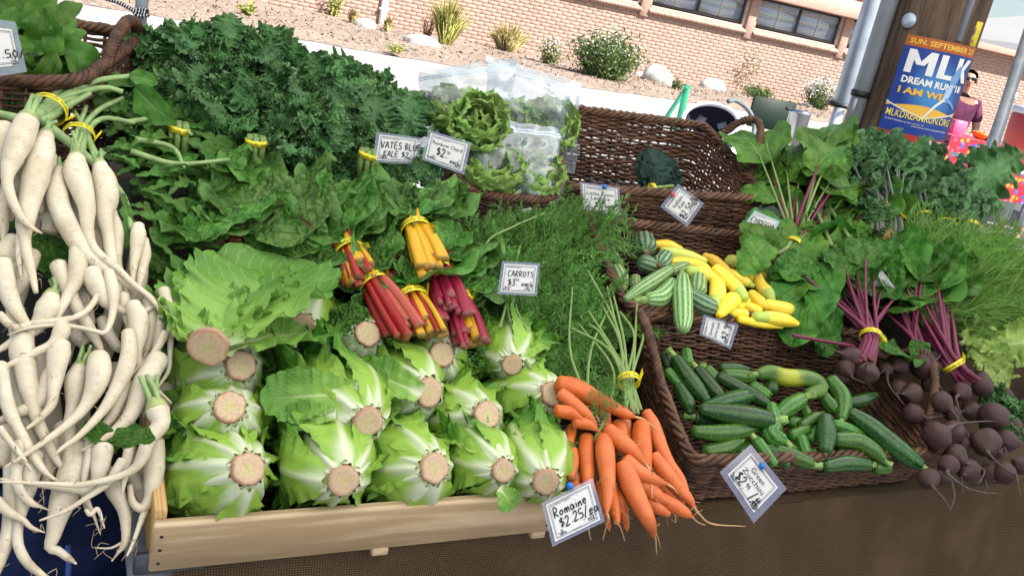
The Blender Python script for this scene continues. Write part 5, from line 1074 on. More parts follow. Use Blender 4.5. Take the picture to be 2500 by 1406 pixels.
ZU = [  # points, layer, material, stem end, scar end, label
 ([(560, 312, 30), (650, 312, 32), (720, 322, 22)], -.03, 'zuc', None, None, 'dark zucchini lying flat at the back wall of its basket'), ([(330, 210, 35), (340, 275, 38)], -.03, 'zuc2', None, None, 'short light zucchini in the back left corner of its basket'), ([(190, 230, 35), (215, 300, 30)], -.03, 'zuc', None, 1, 'dark zucchini tip against the left rim at the back'),
 ([(215, 340, 36), (285, 415, 36)], -.02, 'zuc2', None, 1, 'short zucchini leaning on the left rim of its basket'), ([(285, 440, 40), (340, 540, 48), (352, 590, 24)], -.01, 'zuc', None, 1, 'zucchini with pale blossom tip pointing down at the left rim'), ([(270, 265, 42), (325, 350, 52), (400, 445, 50), (455, 515, 34)], .0, 'zuc', 0, None, 'long zucchini slanting down from the back left corner'),
 ([(470, 330, 40), (515, 375, 36)], -.02, 'zuc2', 0, None, 'stubby zucchini behind the slanting one with star stem'), ([(410, 330, 38), (460, 395, 45), (520, 465, 45), (560, 505, 34)], .0, 'zuc', 0, None, 'zucchini with a pale star-shaped stem near the back left'), ([(585, 355, 38), (670, 362, 46), (745, 372, 42)], -.015, 'zuc2', None, None, 'light zucchini lying flat left of the curved mottled one'),
 ([(800, 348, 34), (860, 340, 50), (960, 372, 56), (1080, 378, 56), (1165, 405, 55), (1190, 452, 48), (1120, 478, 38)], .01, 'zucy', 0, None, 'curved mottled zucchini with a yellow patch at the back'), ([(760, 430, 40), (835, 485, 45)], -.02, 'zuc2', None, None, 'short zucchini below the curved mottled one'), ([(880, 415, 46), (874, 450, 46)], -.01, 'zuc', None, 1, 'zucchini seen end-on with a pale tip below the mottled one'),
 ([(550, 375, 38), (650, 430, 45), (760, 490, 45), (860, 555, 34)], -.005, 'zuc', None, None, 'zucchini slanting right across the middle of its basket'), ([(1265, 400, 48), (1325, 480, 55), (1342, 560, 50), (1330, 630, 30)], .01, 'zuc2', 1, None, 'zucchini bent downward right of the curved mottled one'), ([(1215, 500, 40), (1262, 560, 45), (1285, 590, 24)], .0, 'zuc2', None, 1, 'zucchini with bright blossom tip beside the bent one'),
 ([(1385, 532, 36), (1460, 518, 45), (1540, 488, 26)], .0, 'zuc', None, 1, 'zucchini sticking up against the right wall of its basket'), ([(1080, 570, 38), (1115, 640, 42)], -.02, 'zuc2', None, None, 'short bright zucchini in the centre gap of its basket'), ([(1045, 675, 48), (995, 650, 40)], -.02, 'zuc2', None, None, 'round-ended zucchini low in the centre of its basket'),
 ([(405, 640, 38), (480, 665, 42), (590, 672, 36)], -.02, 'zuc', 0, None, 'dark zucchini with star stem under the big left one'), ([(455, 560, 30), (560, 530, 48), (680, 500, 52), (748, 485, 34)], .012, 'zuc', None, None, 'dark zucchini tilted up left of centre'), ([(440, 580, 42), (560, 600, 62), (720, 622, 70), (850, 642, 58)], .03, 'zuc', 1, None, 'large dark zucchini lying across the left half of its basket'),
 ([(930, 605, 40), (990, 560, 54), (1062, 515, 48)], .015, 'zuc2', 1, None, 'light zucchini with a broad ribbed stem pointing up right'), ([(880, 560, 34), (890, 650, 55), (872, 735, 66), (930, 770, 50)], .012, 'zuc2', 1, None, 'stout zucchini with a thick pale stem in the centre'), ([(395, 722, 42), (520, 730, 56), (680, 715, 52), (765, 700, 28)], .012, 'zuc2', None, None, 'smooth light zucchini lying flat below the large dark one'),
 ([(1130, 765, 36), (1150, 705, 36)], -.01, 'zuc2', None, None, 'small zucchini wedged left of the upright dark one'), ([(1010, 742, 36), (1095, 708, 38)], -.005, 'zuc2', None, 1, 'small zucchini with pale tip in the lower centre'), ([(1070, 770, 38), (1105, 872, 36)], .0, 'zuc2', None, None, 'small upright zucchini in the lower centre of its basket'), ([(1075, 680, 36), (1150, 635, 42), (1205, 615, 26)], .0, 'zuc2', None, None, 'zucchini leaning behind the upright dark one'),
 ([(1290, 680, 40), (1380, 712, 42), (1480, 765, 28)], .0, 'zuc2', None, None, 'zucchini half hidden behind the long one at right'), ([(1225, 645, 48), (1230, 740, 62), (1225, 835, 42)], .03, 'zuc', None, 1, 'dark faceted zucchini standing upright with blossom end down'), ([(1395, 605, 42), (1500, 680, 62), (1620, 780, 66), (1740, 870, 60), (1815, 922, 42)], .02, 'zuc', 1, None, 'longest zucchini slanting to the front right corner'),
 ([(1310, 830, 45), (1400, 862, 50), (1490, 895, 28)], -.01, 'zuc', None, None, 'very dark zucchini under the two long ones at right'), ([(1300, 772, 48), (1420, 782, 58), (1530, 842, 52), (1580, 885, 36)], .02, 'zuc2', 1, None, 'zucchini arching right with its cut stem at the end'), ([(470, 850, 45), (570, 832, 52), (650, 792, 42)], .0, 'zuc2', 1, None, 'zucchini with thick ribbed stem in the front left corner'),
 ([(720, 800, 40), (680, 862, 45)], -.02, 'zuc2', None, None, 'short zucchini behind the price card'), ([(960, 805, 40), (1025, 845, 36)], -.02, 'zuc2', None, None, 'small zucchini low in the front centre'), ([(790, 790, 40), (840, 855, 38), (892, 922, 28)], .015, 'zuc2', 0, None, 'slim zucchini with pale tapered stem next to the price card'), ([(860, 820, 34), (930, 890, 38), (972, 932, 28)], .0, 'zuc', None, None, 'slim dark zucchini right of the price card'),
 ([(920, 840, 40), (1020, 882, 50), (1115, 920, 44)], .005, 'zuc2', 1, None, 'zucchini lying along the front rim with its stem right'), ([(1150, 872, 40), (1240, 902, 45), (1360, 905, 28)], -.005, 'zuc2', None, None, 'zucchini tapering right behind the front rim'), ([(1230, 942, 40), (1360, 922, 50), (1490, 932, 38)], .005, 'zuc', 1, None, 'zucchini pressed against the front rim at right'), ([(1555, 952, 40), (1620, 955, 34)], -.01, 'zuc2', None, 1, 'stubby zucchini in the front right corner'), ([(600, 895, 36), (700, 890, 40)], -.02, 'zuc2', None, None, 'zucchini hidden low behind the front rim at left')]
for i, (p, l, m, st, sc_, lab) in enumerate(ZU): gourd('zucchini', lab, 'zucchini', 'zucchini in the front basket', z6(p), S_MAIN, l - .008, m, st, sc_, .028, 7, seed=i)
SQ = [
 ([(740, 285, 32), (850, 302, 55), (955, 335, 38)], -.01, 'yel', None, None, 'deep yellow squash at the back left of its basket'), ([(815, 352, 42), (920, 370, 58), (1050, 402, 55), (1175, 440, 40)], .0, 'zephg', None, 0, 'greenish squash lying just in front of the back yellow one'), ([(885, 442, 40), (1000, 452, 50), (1150, 492, 55), (1265, 590, 44)], .008, 'yel', None, None, 'long yellow squash below the greenish one'),
 ([(1320, 660, 40), (1250, 592, 52), (1130, 542, 60), (1045, 530, 48)], .02, 'zeph', None, 1, 'yellow squash with a green blossom end pointing left'), ([(1190, 390, 30), (1265, 432, 48), (1360, 522, 52), (1430, 580, 40)], .02, 'yel', None, None, 'yellow squash slanting down from the centre back'), ([(1430, 440, 60), (1420, 460, 60)], .0, 'zephg', None, 1, 'pale squash seen end-on with a dark scar at the back'),
 ([(1420, 555, 48), (1530, 612, 52), (1615, 658, 24)], .012, 'zeph', None, 1, 'squash whose green tip points right in the centre'), ([(1510, 520, 48), (1590, 582, 58), (1665, 640, 44)], .006, 'yel', None, None, 'plump yellow squash right of the centre'), ([(1570, 450, 48), (1620, 480, 45)], -.01, 'zephg', None, None, 'pale squash half covered by beet leaves'), ([(1680, 525, 50), (1770, 620, 52)], -.005, 'yel', None, None, 'deep yellow squash at the back right under the beet leaves'),
 ([(1630, 540, 52), (1690, 650, 50), (1755, 735, 60), (1785, 785, 38)], .022, 'zeph', None, 1, 'bent yellow squash with green end pointing down right'), ([(1290, 510, 45), (1400, 612, 58), (1490, 702, 58), (1538, 765, 45)], .035, 'zeph', None, None, 'long yellow squash on top slanting to the lower right'), ([(1610, 742, 48), (1680, 812, 58), (1735, 845, 42)], .012, 'yel', None, None, 'yellow squash in the lower middle right'), ([(1545, 830, 46), (1660, 890, 50)], .0, 'yel', None, None, 'yellow squash lying low near the front rim'),
 ([(1755, 832, 48), (1880, 862, 60), (1995, 882, 50)], .018, 'zeph', None, 1, 'yellow squash lying flat at the right'), ([(2035, 872, 48), (2115, 842, 46)], .01, 'zephg', None, 1, 'green-tipped squash against the right wall of its basket'), ([(2045, 925, 48), (2098, 985, 46)], .005, 'zephg', None, None, 'pale squash in the front right corner'), ([(1500, 962, 32), (1700, 1000, 38), (1880, 1022, 22)], .0, 'yel', None, None, 'slim yellow squash along the front rim'), ([(2015, 1000, 26), (1920, 972, 55), (1780, 950, 60), (1650, 942, 46)], .018, 'zeph', None, None, 'yellow squash at the front with a green left end'),
 ([(1300, 640, 62), (1300, 730, 70), (1268, 835, 44)], .03, 'zeph', None, None, 'fat upright yellow squash in front of the green-ended one'), ([(1435, 790, 72), (1370, 860, 60), (1318, 920, 34)], .03, 'yel', None, None, 'pear-shaped yellow squash above its price card'), ([(1415, 900, 38), (1540, 912, 45)], .005, 'yel', None, None, 'small yellow squash right of the price card'), ([(1480, 850, 46), (1560, 800, 40)], .0, 'yel', None, None, 'yellow squash showing between two larger ones in front')]
for i, (p, l, m, st, sc_, lab) in enumerate(SQ): gourd('yellow_squash', lab, 'squash', 'yellow squash in the middle basket', z5(p), S_SQ, l + .005, m, st, sc_, .012, 6, seed=100 + i)
ST = [
 ([(640, 250, 85), (648, 310, 95)], .01, 'striped_dk', None, 1, 'striped zucchini seen end-on with a brown scar at the back left'), ([(830, 400, 66), (790, 450, 74)], .015, 'striped_dk', None, 1, 'striped zucchini facing forward right of the end-on one'), ([(640, 460, 80), (700, 480, 75)], -.01, 'striped_dk', None, None, 'dark striped zucchini under the two end-on ones'), ([(300, 340, 55), (360, 410, 60)], -.01, 'striped', 1, None, 'striped zucchini with leafy star end by the left handle'),
 ([(390, 520, 66), (425, 590, 70), (445, 645, 48)], .0, 'striped', 1, None, 'striped zucchini with pale star end against the left rim'), ([(560, 600, 48), (555, 655, 50)], .0, 'striped', None, None, 'short striped zucchini behind the slanting ones'), ([(475, 775, 30), (600, 690, 60), (740, 602, 62), (855, 525, 48)], .03, 'striped', 1, None, 'long striped zucchini slanting up to the right'), ([(700, 785, 68), (770, 778, 80), (850, 705, 70), (888, 625, 40)], .025, 'striped', 0, None, 'curved striped zucchini with broad pale stem end at left'),
 ([(895, 525, 44), (960, 500, 55), (1025, 472, 34)], .015, 'striped', None, None, 'striped zucchini curving up behind the vertical one'), ([(1130, 605, 68), (1118, 700, 78)], .012, 'striped', None, None, 'striped zucchini standing right of the vertical one'), ([(1050, 755, 76), (1160, 820, 85), (1235, 850, 74)], .025, 'striped_dk', None, 1, 'dark striped zucchini with a brown scar facing right'), ([(850, 860, 60), (880, 900, 60)], -.01, 'striped', None, None, 'striped zucchini low behind the front rim'), ([(990, 585, 48), (985, 700, 78), (990, 850, 80), (993, 985, 74), (990, 1040, 54)], .055, 'striped', 0, None, 'long striped zucchini hanging vertically over the front rim')]
for i, (p, l, m, st, sc_, lab) in enumerate(ST): gourd('striped_zucchini', lab, 'zucchini', 'striped zucchini in the middle basket', z5(p), S_SQ, l + .005, m, st, sc_, .03, 11, seed=200 + i)

# ------------------------------------------------------------------ beets
def zb(x, y): return 2050 + x / 3.516, 850 + y / 3.516
BV, BF = ico(3)
def beet_geo(seed):
    r = np.random.default_rng(seed); n = wob(seed, 6, 1.5); V = BV.copy(); yy = V[:, 1]
    k = 1 + .09 * n(V[:, 0] * 2, V[:, 2] * 2 + V[:, 1]); V = V * k[:, None]; V = V * (1 + .03 * wob(seed + 50, 8, 4.)(V[:, 0] * 2 + V[:, 2], V[:, 1] * 2 - V[:, 2]))[:, None]
    tip = np.clip((yy - .45) / .55, 0, 1); V[:, 0] *= 1 - .35 * tip; V[:, 2] *= 1 - .35 * tip; V[:, 1] += .28 * tip ** 2; V[:, 1] = np.where(yy < -.5, V[:, 1] * .92, V[:, 1])
    a = np.arctan2(BV[:, 2], BV[:, 0]); return Geo().add(V, BF, np.stack([np.cos(a), np.sin(a), (yy + 1) / 2], -1)).mesh('beet', MAT['beet'])
BM = [beet_geo(i) for i in range(6)]
def beet_bunch(label, items, seed):
    r = np.random.default_rng(seed + 60); x, y = zb(*items[0][:2]); t = thing('beet_bunch', label, 'beets', dpt(x, y), 'beet bunches')
    for i, (bx_, by_, br, lay, tail) in enumerate(items):
        x, y = zb(bx_, by_); rp = br / 3.516 * 1.02; p, tt = at(x, y, lay); R = rp * tt / FPX; p = p - VIEW(p) * R * .2
        if tail: e = dpt(*zb(*tail[0]), lay + .01); d = nrm(e - p)
        else: d = nrm(r.normal(0, 1, 3) + VIEW(p) * .7 - ZH * .4)
        inst('beet', BM[r.integers(6)], basis(p, d, r.normal(0, 1, 3), R), t)
        C = [p + d * R * .95, p + d * R * 1.25] + ([dpt(*zb(*q), lay + .01) for q in tail] if tail else [p + d * R * 1.7 + r.normal(0, .006, 3) - ZH * .004, p + d * R * 2.3 + r.normal(0, .012, 3) - ZH * .014])
        m = 8 * len(C); part('root_tail', tube(catmull(C, m), np.concatenate([np.linspace(R * .22, .0022, m // 3), np.linspace(.0022, .0006, m - m // 3)]), 6), MAT['beet_root'], t)
    return t
tbt = beet_bunch('beet bunch behind the basket handle with a fan of purple stems', [(225, 205, 105, .05, ()), (100, 80, 95, .055, [(-60, 10), (-180, -40)]), (50, 175, 82, .03, [(120, 260), (215, 300)]), (395, 180, 65, .02, [(430, 330), (560, 490)]), (20, 240, 70, .0, ())], 1)
tbt2 = beet_bunch('beet bunch at the middle right with stems slanting to a yellow band', [(715, 160, 110, .06, [(850, 80), (880, 20)]), (515, 145, 80, .05, ()), (820, 80, 62, .03, [(870, 160), (800, 280)]), (760, 310, 60, .02, ()), (620, 390, 92, .02, ()), (620, 560, 92, .0, [(760, 600), (930, 570)]), (500, 330, 70, .0, ())], 2)
tbt3 = beet_bunch('beet bunch spilling at far right with long wiry tails', [(870, 460, 95, .05, [(970, 540), (1040, 650)]), (1040, 375, 85, .055, [(1000, 430), (1050, 580), (1120, 640)]), (1210, 320, 102, .05, ()), (1200, 260, 75, .03, ()), (960, 560, 72, .02, [(1060, 680), (1200, 890)]), (1320, 590, 125, .05, [(1400, 560), (1490, 670), (1580, 760)]), (1130, 540, 85, .0, ()), (1330, 240, 62, .02, ()), (1420, 400, 70, -.01, ())], 3)
tbt4 = beet_bunch('beet bunch at the front right edge of the table', [(830, 755, 125, .055, [(930, 690), (1040, 645), (1300, 625), (1450, 640)]), (970, 715, 98, .03, ()), (1250, 810, 122, .05, [(1275, 900), (1380, 1000), (1530, 1110)]), (1430, 795, 96, .04, [(1520, 820), (1590, 850)]), (990, 915, 92, .035, [(1100, 990), (1240, 1050), (1180, 1180)]), (1060, 830, 70, .0, ()), (1330, 900, 70, .0, ())], 4)
tbt5 = beet_bunch('lowest beet bunch overhanging the burlap at the right', [(930, 1000, 86, .05, [(930, 1080), (1080, 1190), (1230, 1235), (1390, 1245)]), (1100, 1045, 100, .02, ()), (1420, 1075, 96, .03, ()), (1560, 1005, 82, .03, [(1450, 910)]), (765, 1120, 92, .03, [(800, 1190), (900, 1300), (960, 1400)]), (880, 1110, 72, .02, [(960, 1150), (985, 1270), (955, 1380)]), (1500, 660, 62, .02, ()), (1290, 1060, 80, .0, ())], 5)
bunch(tbt, dpt(2110, 890, .06), dpt(2126, 822, .09), dpt(2020, 620, .07), 17, 'beet', .58, .40, .3, ('st_pur',), .0042, seed=1, rb=.019, scale=1.15, tilt=.7)
bunch(tbt, dpt(2110, 890, .05), dpt(2126, 822, .085), dpt(2150, 640, .05), 6, 'beet', .5, .5, .2, ('st_pur',), .0038, seed=2, rb=.016, band=False, scale=1.2)
part('stem', tube(catmull([dpt(2085, 845, .06), dpt(2010, 832, .06), dpt(1935, 818, .06)], 10), np.linspace(.004, .0035, 10), 7), MAT['st_pur'], tbt)
bunch(tbt3, dpt(2365, 935, .06), dpt(2328, 893, .08), dpt(2215, 610, .05), 16, 'beet', .5, .24, .3, ('st_pur', 'st_pur', 'beet_stem'), .0042, seed=3, rb=.02, scale=1.1)
bunch(tbt2, dpt(2270, 900, .03), dpt(2235, 830, .03), dpt(2130, 620, .03), 12, 'beet', .5, .5, .3, ('st_pur',), .004, seed=4, band=False, scale=1.2)
put_leaf(tbt3, 'bright', 2250, 735, 2235, 575, .10, l0=.17, which=1, tilt=.1, wide=1.2); put_leaf(tbt, 'beet', 2170, 860, 2260, 830, .09, l0=.17, tilt=.2); put_leaf(tbt, 'beet', 2240, 830, 2260, 890, .10, l0=.17, tilt=.2); put_leaf(tbt3, 'beet', 2300, 790, 2360, 760, .06, l0=.17); put_leaf(tbt, 'beet', 1985, 690, 2060, 840, .07, l0=.17, wide=.8); put_leaf(tbt, 'beet', 2000, 640, 1925, 760, .09, l0=.17, tilt=.2); put_leaf(tbt, 'beet', 1990, 640, 1900, 640, .09, l0=.17, tilt=.2); put_leaf(tbt3, 'beet', 2190, 700, 2160, 600, .07, l0=.17)
r = np.random.default_rng(8)
for k in range(26):
    x, y = r.uniform(1930, 2240), r.uniform(540, 720); a = r.normal(-PI / 2 + (x < 2060) * -.7, .9); ln = r.uniform(70, 120); put_leaf((tbt, tbt2, tbt3)[k % 3], 'beet' if k % 3 else 'bright', x, y, x + ln * math.cos(a), y + ln * math.sin(a), r.uniform(-.02, .05), l0=.17, tilt=.5, r=r)
# pale-leaved beets behind
tch = thing('beet_bunch', 'bright green leafed beet bunch right of the large basket handle', 'beets', dpt(1930, 580), 'beet bunches')
bunch(tch, dpt(1900, 640, .0), dpt(1935, 600, .03), dpt(1945, 380, .05), 22, 'bright', .55, .42, .4, ('st_pur', 'st_green'), .004, seed=6, rb=.02, scale=1.05, tilt=.8)
bunch(tch, dpt(2010, 560, .0), dpt(2010, 530, .03), dpt(1990, 350, .03), 16, 'bright', .5, .5, .4, ('st_green',), .0045, seed=7, rb=.02, band=False, scale=1.05, tilt=.8)
for (x, y, tx, ty) in [(1900, 480, 1815, 450), (1900, 440, 1850, 350), (1930, 420, 1905, 320), (1960, 470, 2060, 440), (1900, 530, 1830, 560), (2030, 600, 2120, 580), (1950, 560, 2050, 610), (1870, 590, 1830, 640), (1980, 560, 1890, 620), (2060, 560, 2150, 600), (1890, 400, 1840, 420)]: put_leaf(tch, 'bright', x, y, tx, ty, r.uniform(.05, .09), l0=.17, tilt=.35, r=r)
for P in ([(2080, 590), (2000, 470), (1940, 400)], [(1990, 480), (1960, 430), (1900, 410)], [(2030, 600), (1990, 500), (1970, 380)]): part('stem', tube(catmull([dpt(x, y, .10) for x, y in P], 12), np.linspace(.005, .003, 12), 7), MAT['st_green'], tch)

# ------------------------------------------------------------------ kale on the right
KR = [((2140, 565), (2138, 512), (2050, 385), 'kale bunch on the right nearest the bright beet leaves'), ((2185, 580), (2180, 532), (2120, 375), 'kale bunch second from left in the right kale row'), ((2258, 590), (2256, 532), (2205, 390), 'kale bunch in the middle of the right kale row'), ((2305, 600), (2308, 548), (2262, 420), 'kale bunch second from right in the right kale row'), ((2365, 600), (2368, 556), (2305, 470), 'kale bunch at the right end by the grey tent leg')]
for i, (e, b, tt, lab) in enumerate(KR):
    t = thing('kale_bunch', lab, 'kale', dpt(*e), 'kale bunches in the right crate'); bunch(t, dpt(*e, .02), dpt(*b, .05), dpt(*tt, .03), 20, 'kale2', .42, .42 if i < 3 else .26, .35, ('st_gry',), .0042, seed=20 + i, rb=.021, scale=.95, tilt=.9)
    rr = np.random.default_rng(i + 70)
    for k in range(16):
        x, y = mid(np.array(b), np.array(tt), rr.uniform(.25, .85)) + rr.normal(0, 22, 2); a = rr.normal(-PI / 2, 1.1); ln = rr.uniform(50, 85); put_leaf(t, 'kale2', x, y, x + ln * math.cos(a), y + ln * math.sin(a), rr.uniform(.06, .12), l0=.17, tilt=.6, r=rr)
put_leaf(t, 'kale2', 2262, 505, 2268, 420, .13, sc=.5, l0=.17, which=2, tilt=.1, wide=1.0)

# ------------------------------------------------------------------ fennel, far right lettuce, radish
MAT['fen'] = leafmat('fennel_frond', (.07, .20, .02), (.18, .37, .055), (.2, .3, .1), .05, 5, vein_amt=.2, rough=.5, trans=.3, blotch=16, bump=.1, var=.5)
def ffrond(seed):
    r = np.random.default_rng(seed); V, F = [], []
    def strip(a, b, w):
        s = nrm(np.cross(b - a, r.normal(0, 1, 3))) * w; k = len(V); V.extend([a - s, a + s, b + s * .4, b - s * .4]); F.append([k, k + 1, k + 2, k + 3])
    for i in range(26):
        t = i / 26; p = np.array([0, t * .7, 0]); strip(p, p + np.array([0, .03, 0]), .008)
        for k in range(5):
            d = nrm(np.array([r.normal(0, .7), 1., r.normal(0, .7)])); m = p + d * r.uniform(.1, .25); e = m + nrm(d + r.normal(0, .3, 3)) * r.uniform(.1, .25); strip(p, m, .005); strip(m, e, .005)
            strip(m, m + nrm(d + r.normal(0, .6, 3)) * .16, .0045); strip(m, m + nrm(d + r.normal(0, .6, 3)) * .16, .0045)
    return Geo().add(np.array(V), np.array(F)).mesh('frond', MAT['fen'], False)
FF = [ffrond(i) for i in range(4)]
tf = thing('fennel_bunch', 'feathery green fennel fronds at the right behind the beets', 'fennel', dpt(2330, 720))
for k in range(90):
    x, y = r.uniform(2190, 2420), r.uniform(615, 790); a = r.normal(-.14, .3); ln = r.uniform(80, 150)
    p, q = dpt(x, y, r.uniform(.03, .10)), dpt(x + ln * math.cos(a), y + ln * math.sin(a), r.uniform(.03, .11)); s = np.linalg.norm(q - p); inst('frond', FF[k % 4], basis(p, q - p, r.normal(0, 1, 3), s), tf)
for P in ([(2180, 700), (2330, 680), (2460, 655)], [(2190, 740), (2330, 725), (2480, 720)], [(2200, 720), (2320, 705), (2440, 690)], [(2210, 760), (2350, 745), (2470, 730)], [(2260, 640), (2340, 620), (2440, 590)], [(2200, 690), (2310, 600), (2400, 565)], [(2345, 840), (2400, 810), (2445, 765)], [(2300, 690), (2380, 665), (2450, 680)]):
    part('stalk', tube(catmull([dpt(x, y, .06) for x, y in P], 12), np.linspace(.0065, .0035, 12), 8), MAT['st_green'], tf)
tl = thing('frilly_lettuce', 'pale frilly lettuce at the right edge above the beets', 'lettuce', dpt(2420, 880))
for (x, y, tx, ty, o_) in [(2355, 835, 2500, 850, .07), (2360, 845, 2510, 900, .08), (2370, 850, 2500, 950, .085), (2350, 830, 2470, 790, .05), (2400, 850, 2520, 830, .06), (2380, 870, 2450, 930, .09), (2360, 840, 2440, 860, .095)]: put_leaf(tl, 'lime', x, y, tx, ty, o_, l0=.17, tilt=.35, r=r, wide=.7)
V = BV * .014; solo('radish', Geo().add(V * (1, 1, 1.1) + dpt(2494, 802, .08), BF), plain('radish_skin', (.42, .012, .03), .3, .5, var=.2), 'small red radish at the right edge above the frilly lettuce', 'radish')
tl2 = thing('curly_parsley', 'dull green leafy bunch at the right edge below the frilly lettuce', 'greens', dpt(2480, 1000))
for k in range(14):
    x, y = r.uniform(2440, 2500), r.uniform(960, 1040); a = r.uniform(0, 6.28); put_leaf(tl2, 'kale', x, y, x + 45 * math.cos(a), y + 45 * math.sin(a), r.uniform(-.02, .03), l0=.14, r=r)

# ------------------------------------------------------------------ rainbow chard
CH = [  # E, B, T, n, stems, label, leaf spread, offset
 ((508, 660), (500, 605), (450, 470), 9, ('st_red', 'st_green'), 'chard bunch at far left with red stems behind the romaine leaf', .5, .0), ((585, 600), (580, 560), (560, 340), 9, ('st_red',), 'chard bunch at the back left with leaves standing tall', .35, .02), ((875, 672), (852, 612), (735, 400), 11, ('st_red', 'st_red', 'st_yel'), 'chard bunch with large crinkled leaves above red and yellow stems', .5, .05),
 ((945, 690), (922, 622), (850, 480), 9, ('st_pink', 'st_red'), 'chard bunch with ragged pink and red cut stems', .6, .03), ((978, 798), (912, 692), (840, 590), 6, ('st_red', 'st_red', 'st_pink'), 'chard bunch with long bright red stems reaching to lower right', .5, .04), ((1042, 808), (1006, 728), (990, 600), 6, ('st_yel', 'st_red'), 'chard bunch with yellow and red stems at the crate front', .5, .05),
 ((1140, 818), (1115, 735), (1110, 620), 7, ('st_mag', 'st_mag', 'st_yel'), 'chard bunch with magenta stems at the right front of the crate', .6, .05), ((1098, 752), (1066, 660), (1120, 560), 8, ('st_mag',), 'chard bunch of dark magenta stems under the yellow bunch', .7, .07), ((1048, 652), (1014, 560), (985, 375), 9, ('st_yel',), 'chard bunch with bright yellow stems standing on top', .38, .10)]
for i, (e, b, tt, n, st, lab, sp, off) in enumerate(CH):
    t = thing('chard_bunch', lab, 'chard', dpt(*e, off), 'rainbow chard bunches'); bunch(t, dpt(*e, off + .02 - .06 * (i < 2)), dpt(*b, off + .02 - .06 * (i < 2)), dpt(*tt, off), n, 'chard', .08 if i < 8 else .06, sp, .35, st, .0075, seed=40 + i, rb=.019, scale=.95, tilt=.35, cutj=.012, band=i > 1)
    e_, b_ = dpt(*e, off + .02), dpt(*b, off + .02); rr = np.random.default_rng(i); ax = nrm(b_ - e_); sd = nrm(np.cross(ax, VIEW(e_)))
    for k in range(12 if i > 1 else 0):
        j = sd * (k % 5 - 2 + .5 * (k // 5)) * .0082 + VIEW(e_) * (rr.uniform(.0, .006) + .008 * (k // 5)); part('stem', tube(catmull([e_ + j * 1.2 + ax * rr.uniform(-.024, .016), mid(e_, b_) + j * 1.1, b_ + j * .8, b_ + (b_ - e_) * .3 + j * .6], 10), np.linspace(.0072, .0058, 10) * rr.uniform(.65, 1.25), 14, lambda th, q, ph=rr.uniform(0, 6): 1 + .34 * np.cos(2 * th + ph) + .10 * np.cos(3 * th + ph) + .05 * np.cos(7 * th)), MAT[st[rr.integers(len(st))]], t)
    for k in range(4 if i < 8 else 5): a_ = math.atan2(tt[1] - b[1], tt[0] - b[0]) + rr.normal(0, .7); l_ = rr.uniform(110, 190); dy_ = -34 if i > 4 else -16; put_leaf(t, 'chard', b[0] + rr.normal(0, 12), b[1] + dy_, b[0] + l_ * math.cos(a_), b[1] + dy_ + l_ * math.sin(a_), off + .03 + .006 * k, off + .02, l0=.2, tilt=.3, r=rr, wide=1.1)
    if i == 2:
        put_leaf(t, 'chardr', 770, 560, 590, 420, .10, l0=.2, which=0, tilt=.05, wide=1.15); put_leaf(t, 'chard', 800, 500, 860, 350, .09, l0=.2); put_leaf(t, 'chard', 760, 480, 700, 340, .08, l0=.2); put_leaf(t, 'chard', 780, 520, 870, 450, .10, l0=.2, wide=1.2); put_leaf(t, 'chard', 720, 520, 770, 620, .09, l0=.2); put_leaf(t, 'chard', 660, 480, 640, 620, .07, l0=.2)
    if i == 3: put_leaf(t, 'chard', 930, 610, 850, 540, .08, l0=.2); put_leaf(t, 'chard', 935, 610, 1010, 560, .07, l0=.2, wide=1.2); put_leaf(t, 'chard', 900, 600, 960, 660, .08, l0=.2)
    if i == 6: put_leaf(t, 'chardr', 1100, 730, 1165, 640, .07, l0=.2, which=1, tilt=.1, wide=1.2); put_leaf(t, 'chard', 1080, 640, 1180, 600, .07, l0=.2, wide=1.2)
    if i == 1: put_leaf(t, 'chardr', 590, 560, 560, 420, .05, l0=.2, which=2, tilt=.1); put_leaf(t, 'chard', 560, 420, 540, 290, .05, l0=.2, wide=.7); put_leaf(t, 'chard', 610, 450, 590, 330, .04, l0=.2)
    if i == 5: put_leaf(t, 'chard', 900, 780, 790, 770, .05, l0=.2); put_leaf(t, 'chard', 850, 760, 930, 730, .05, l0=.2)

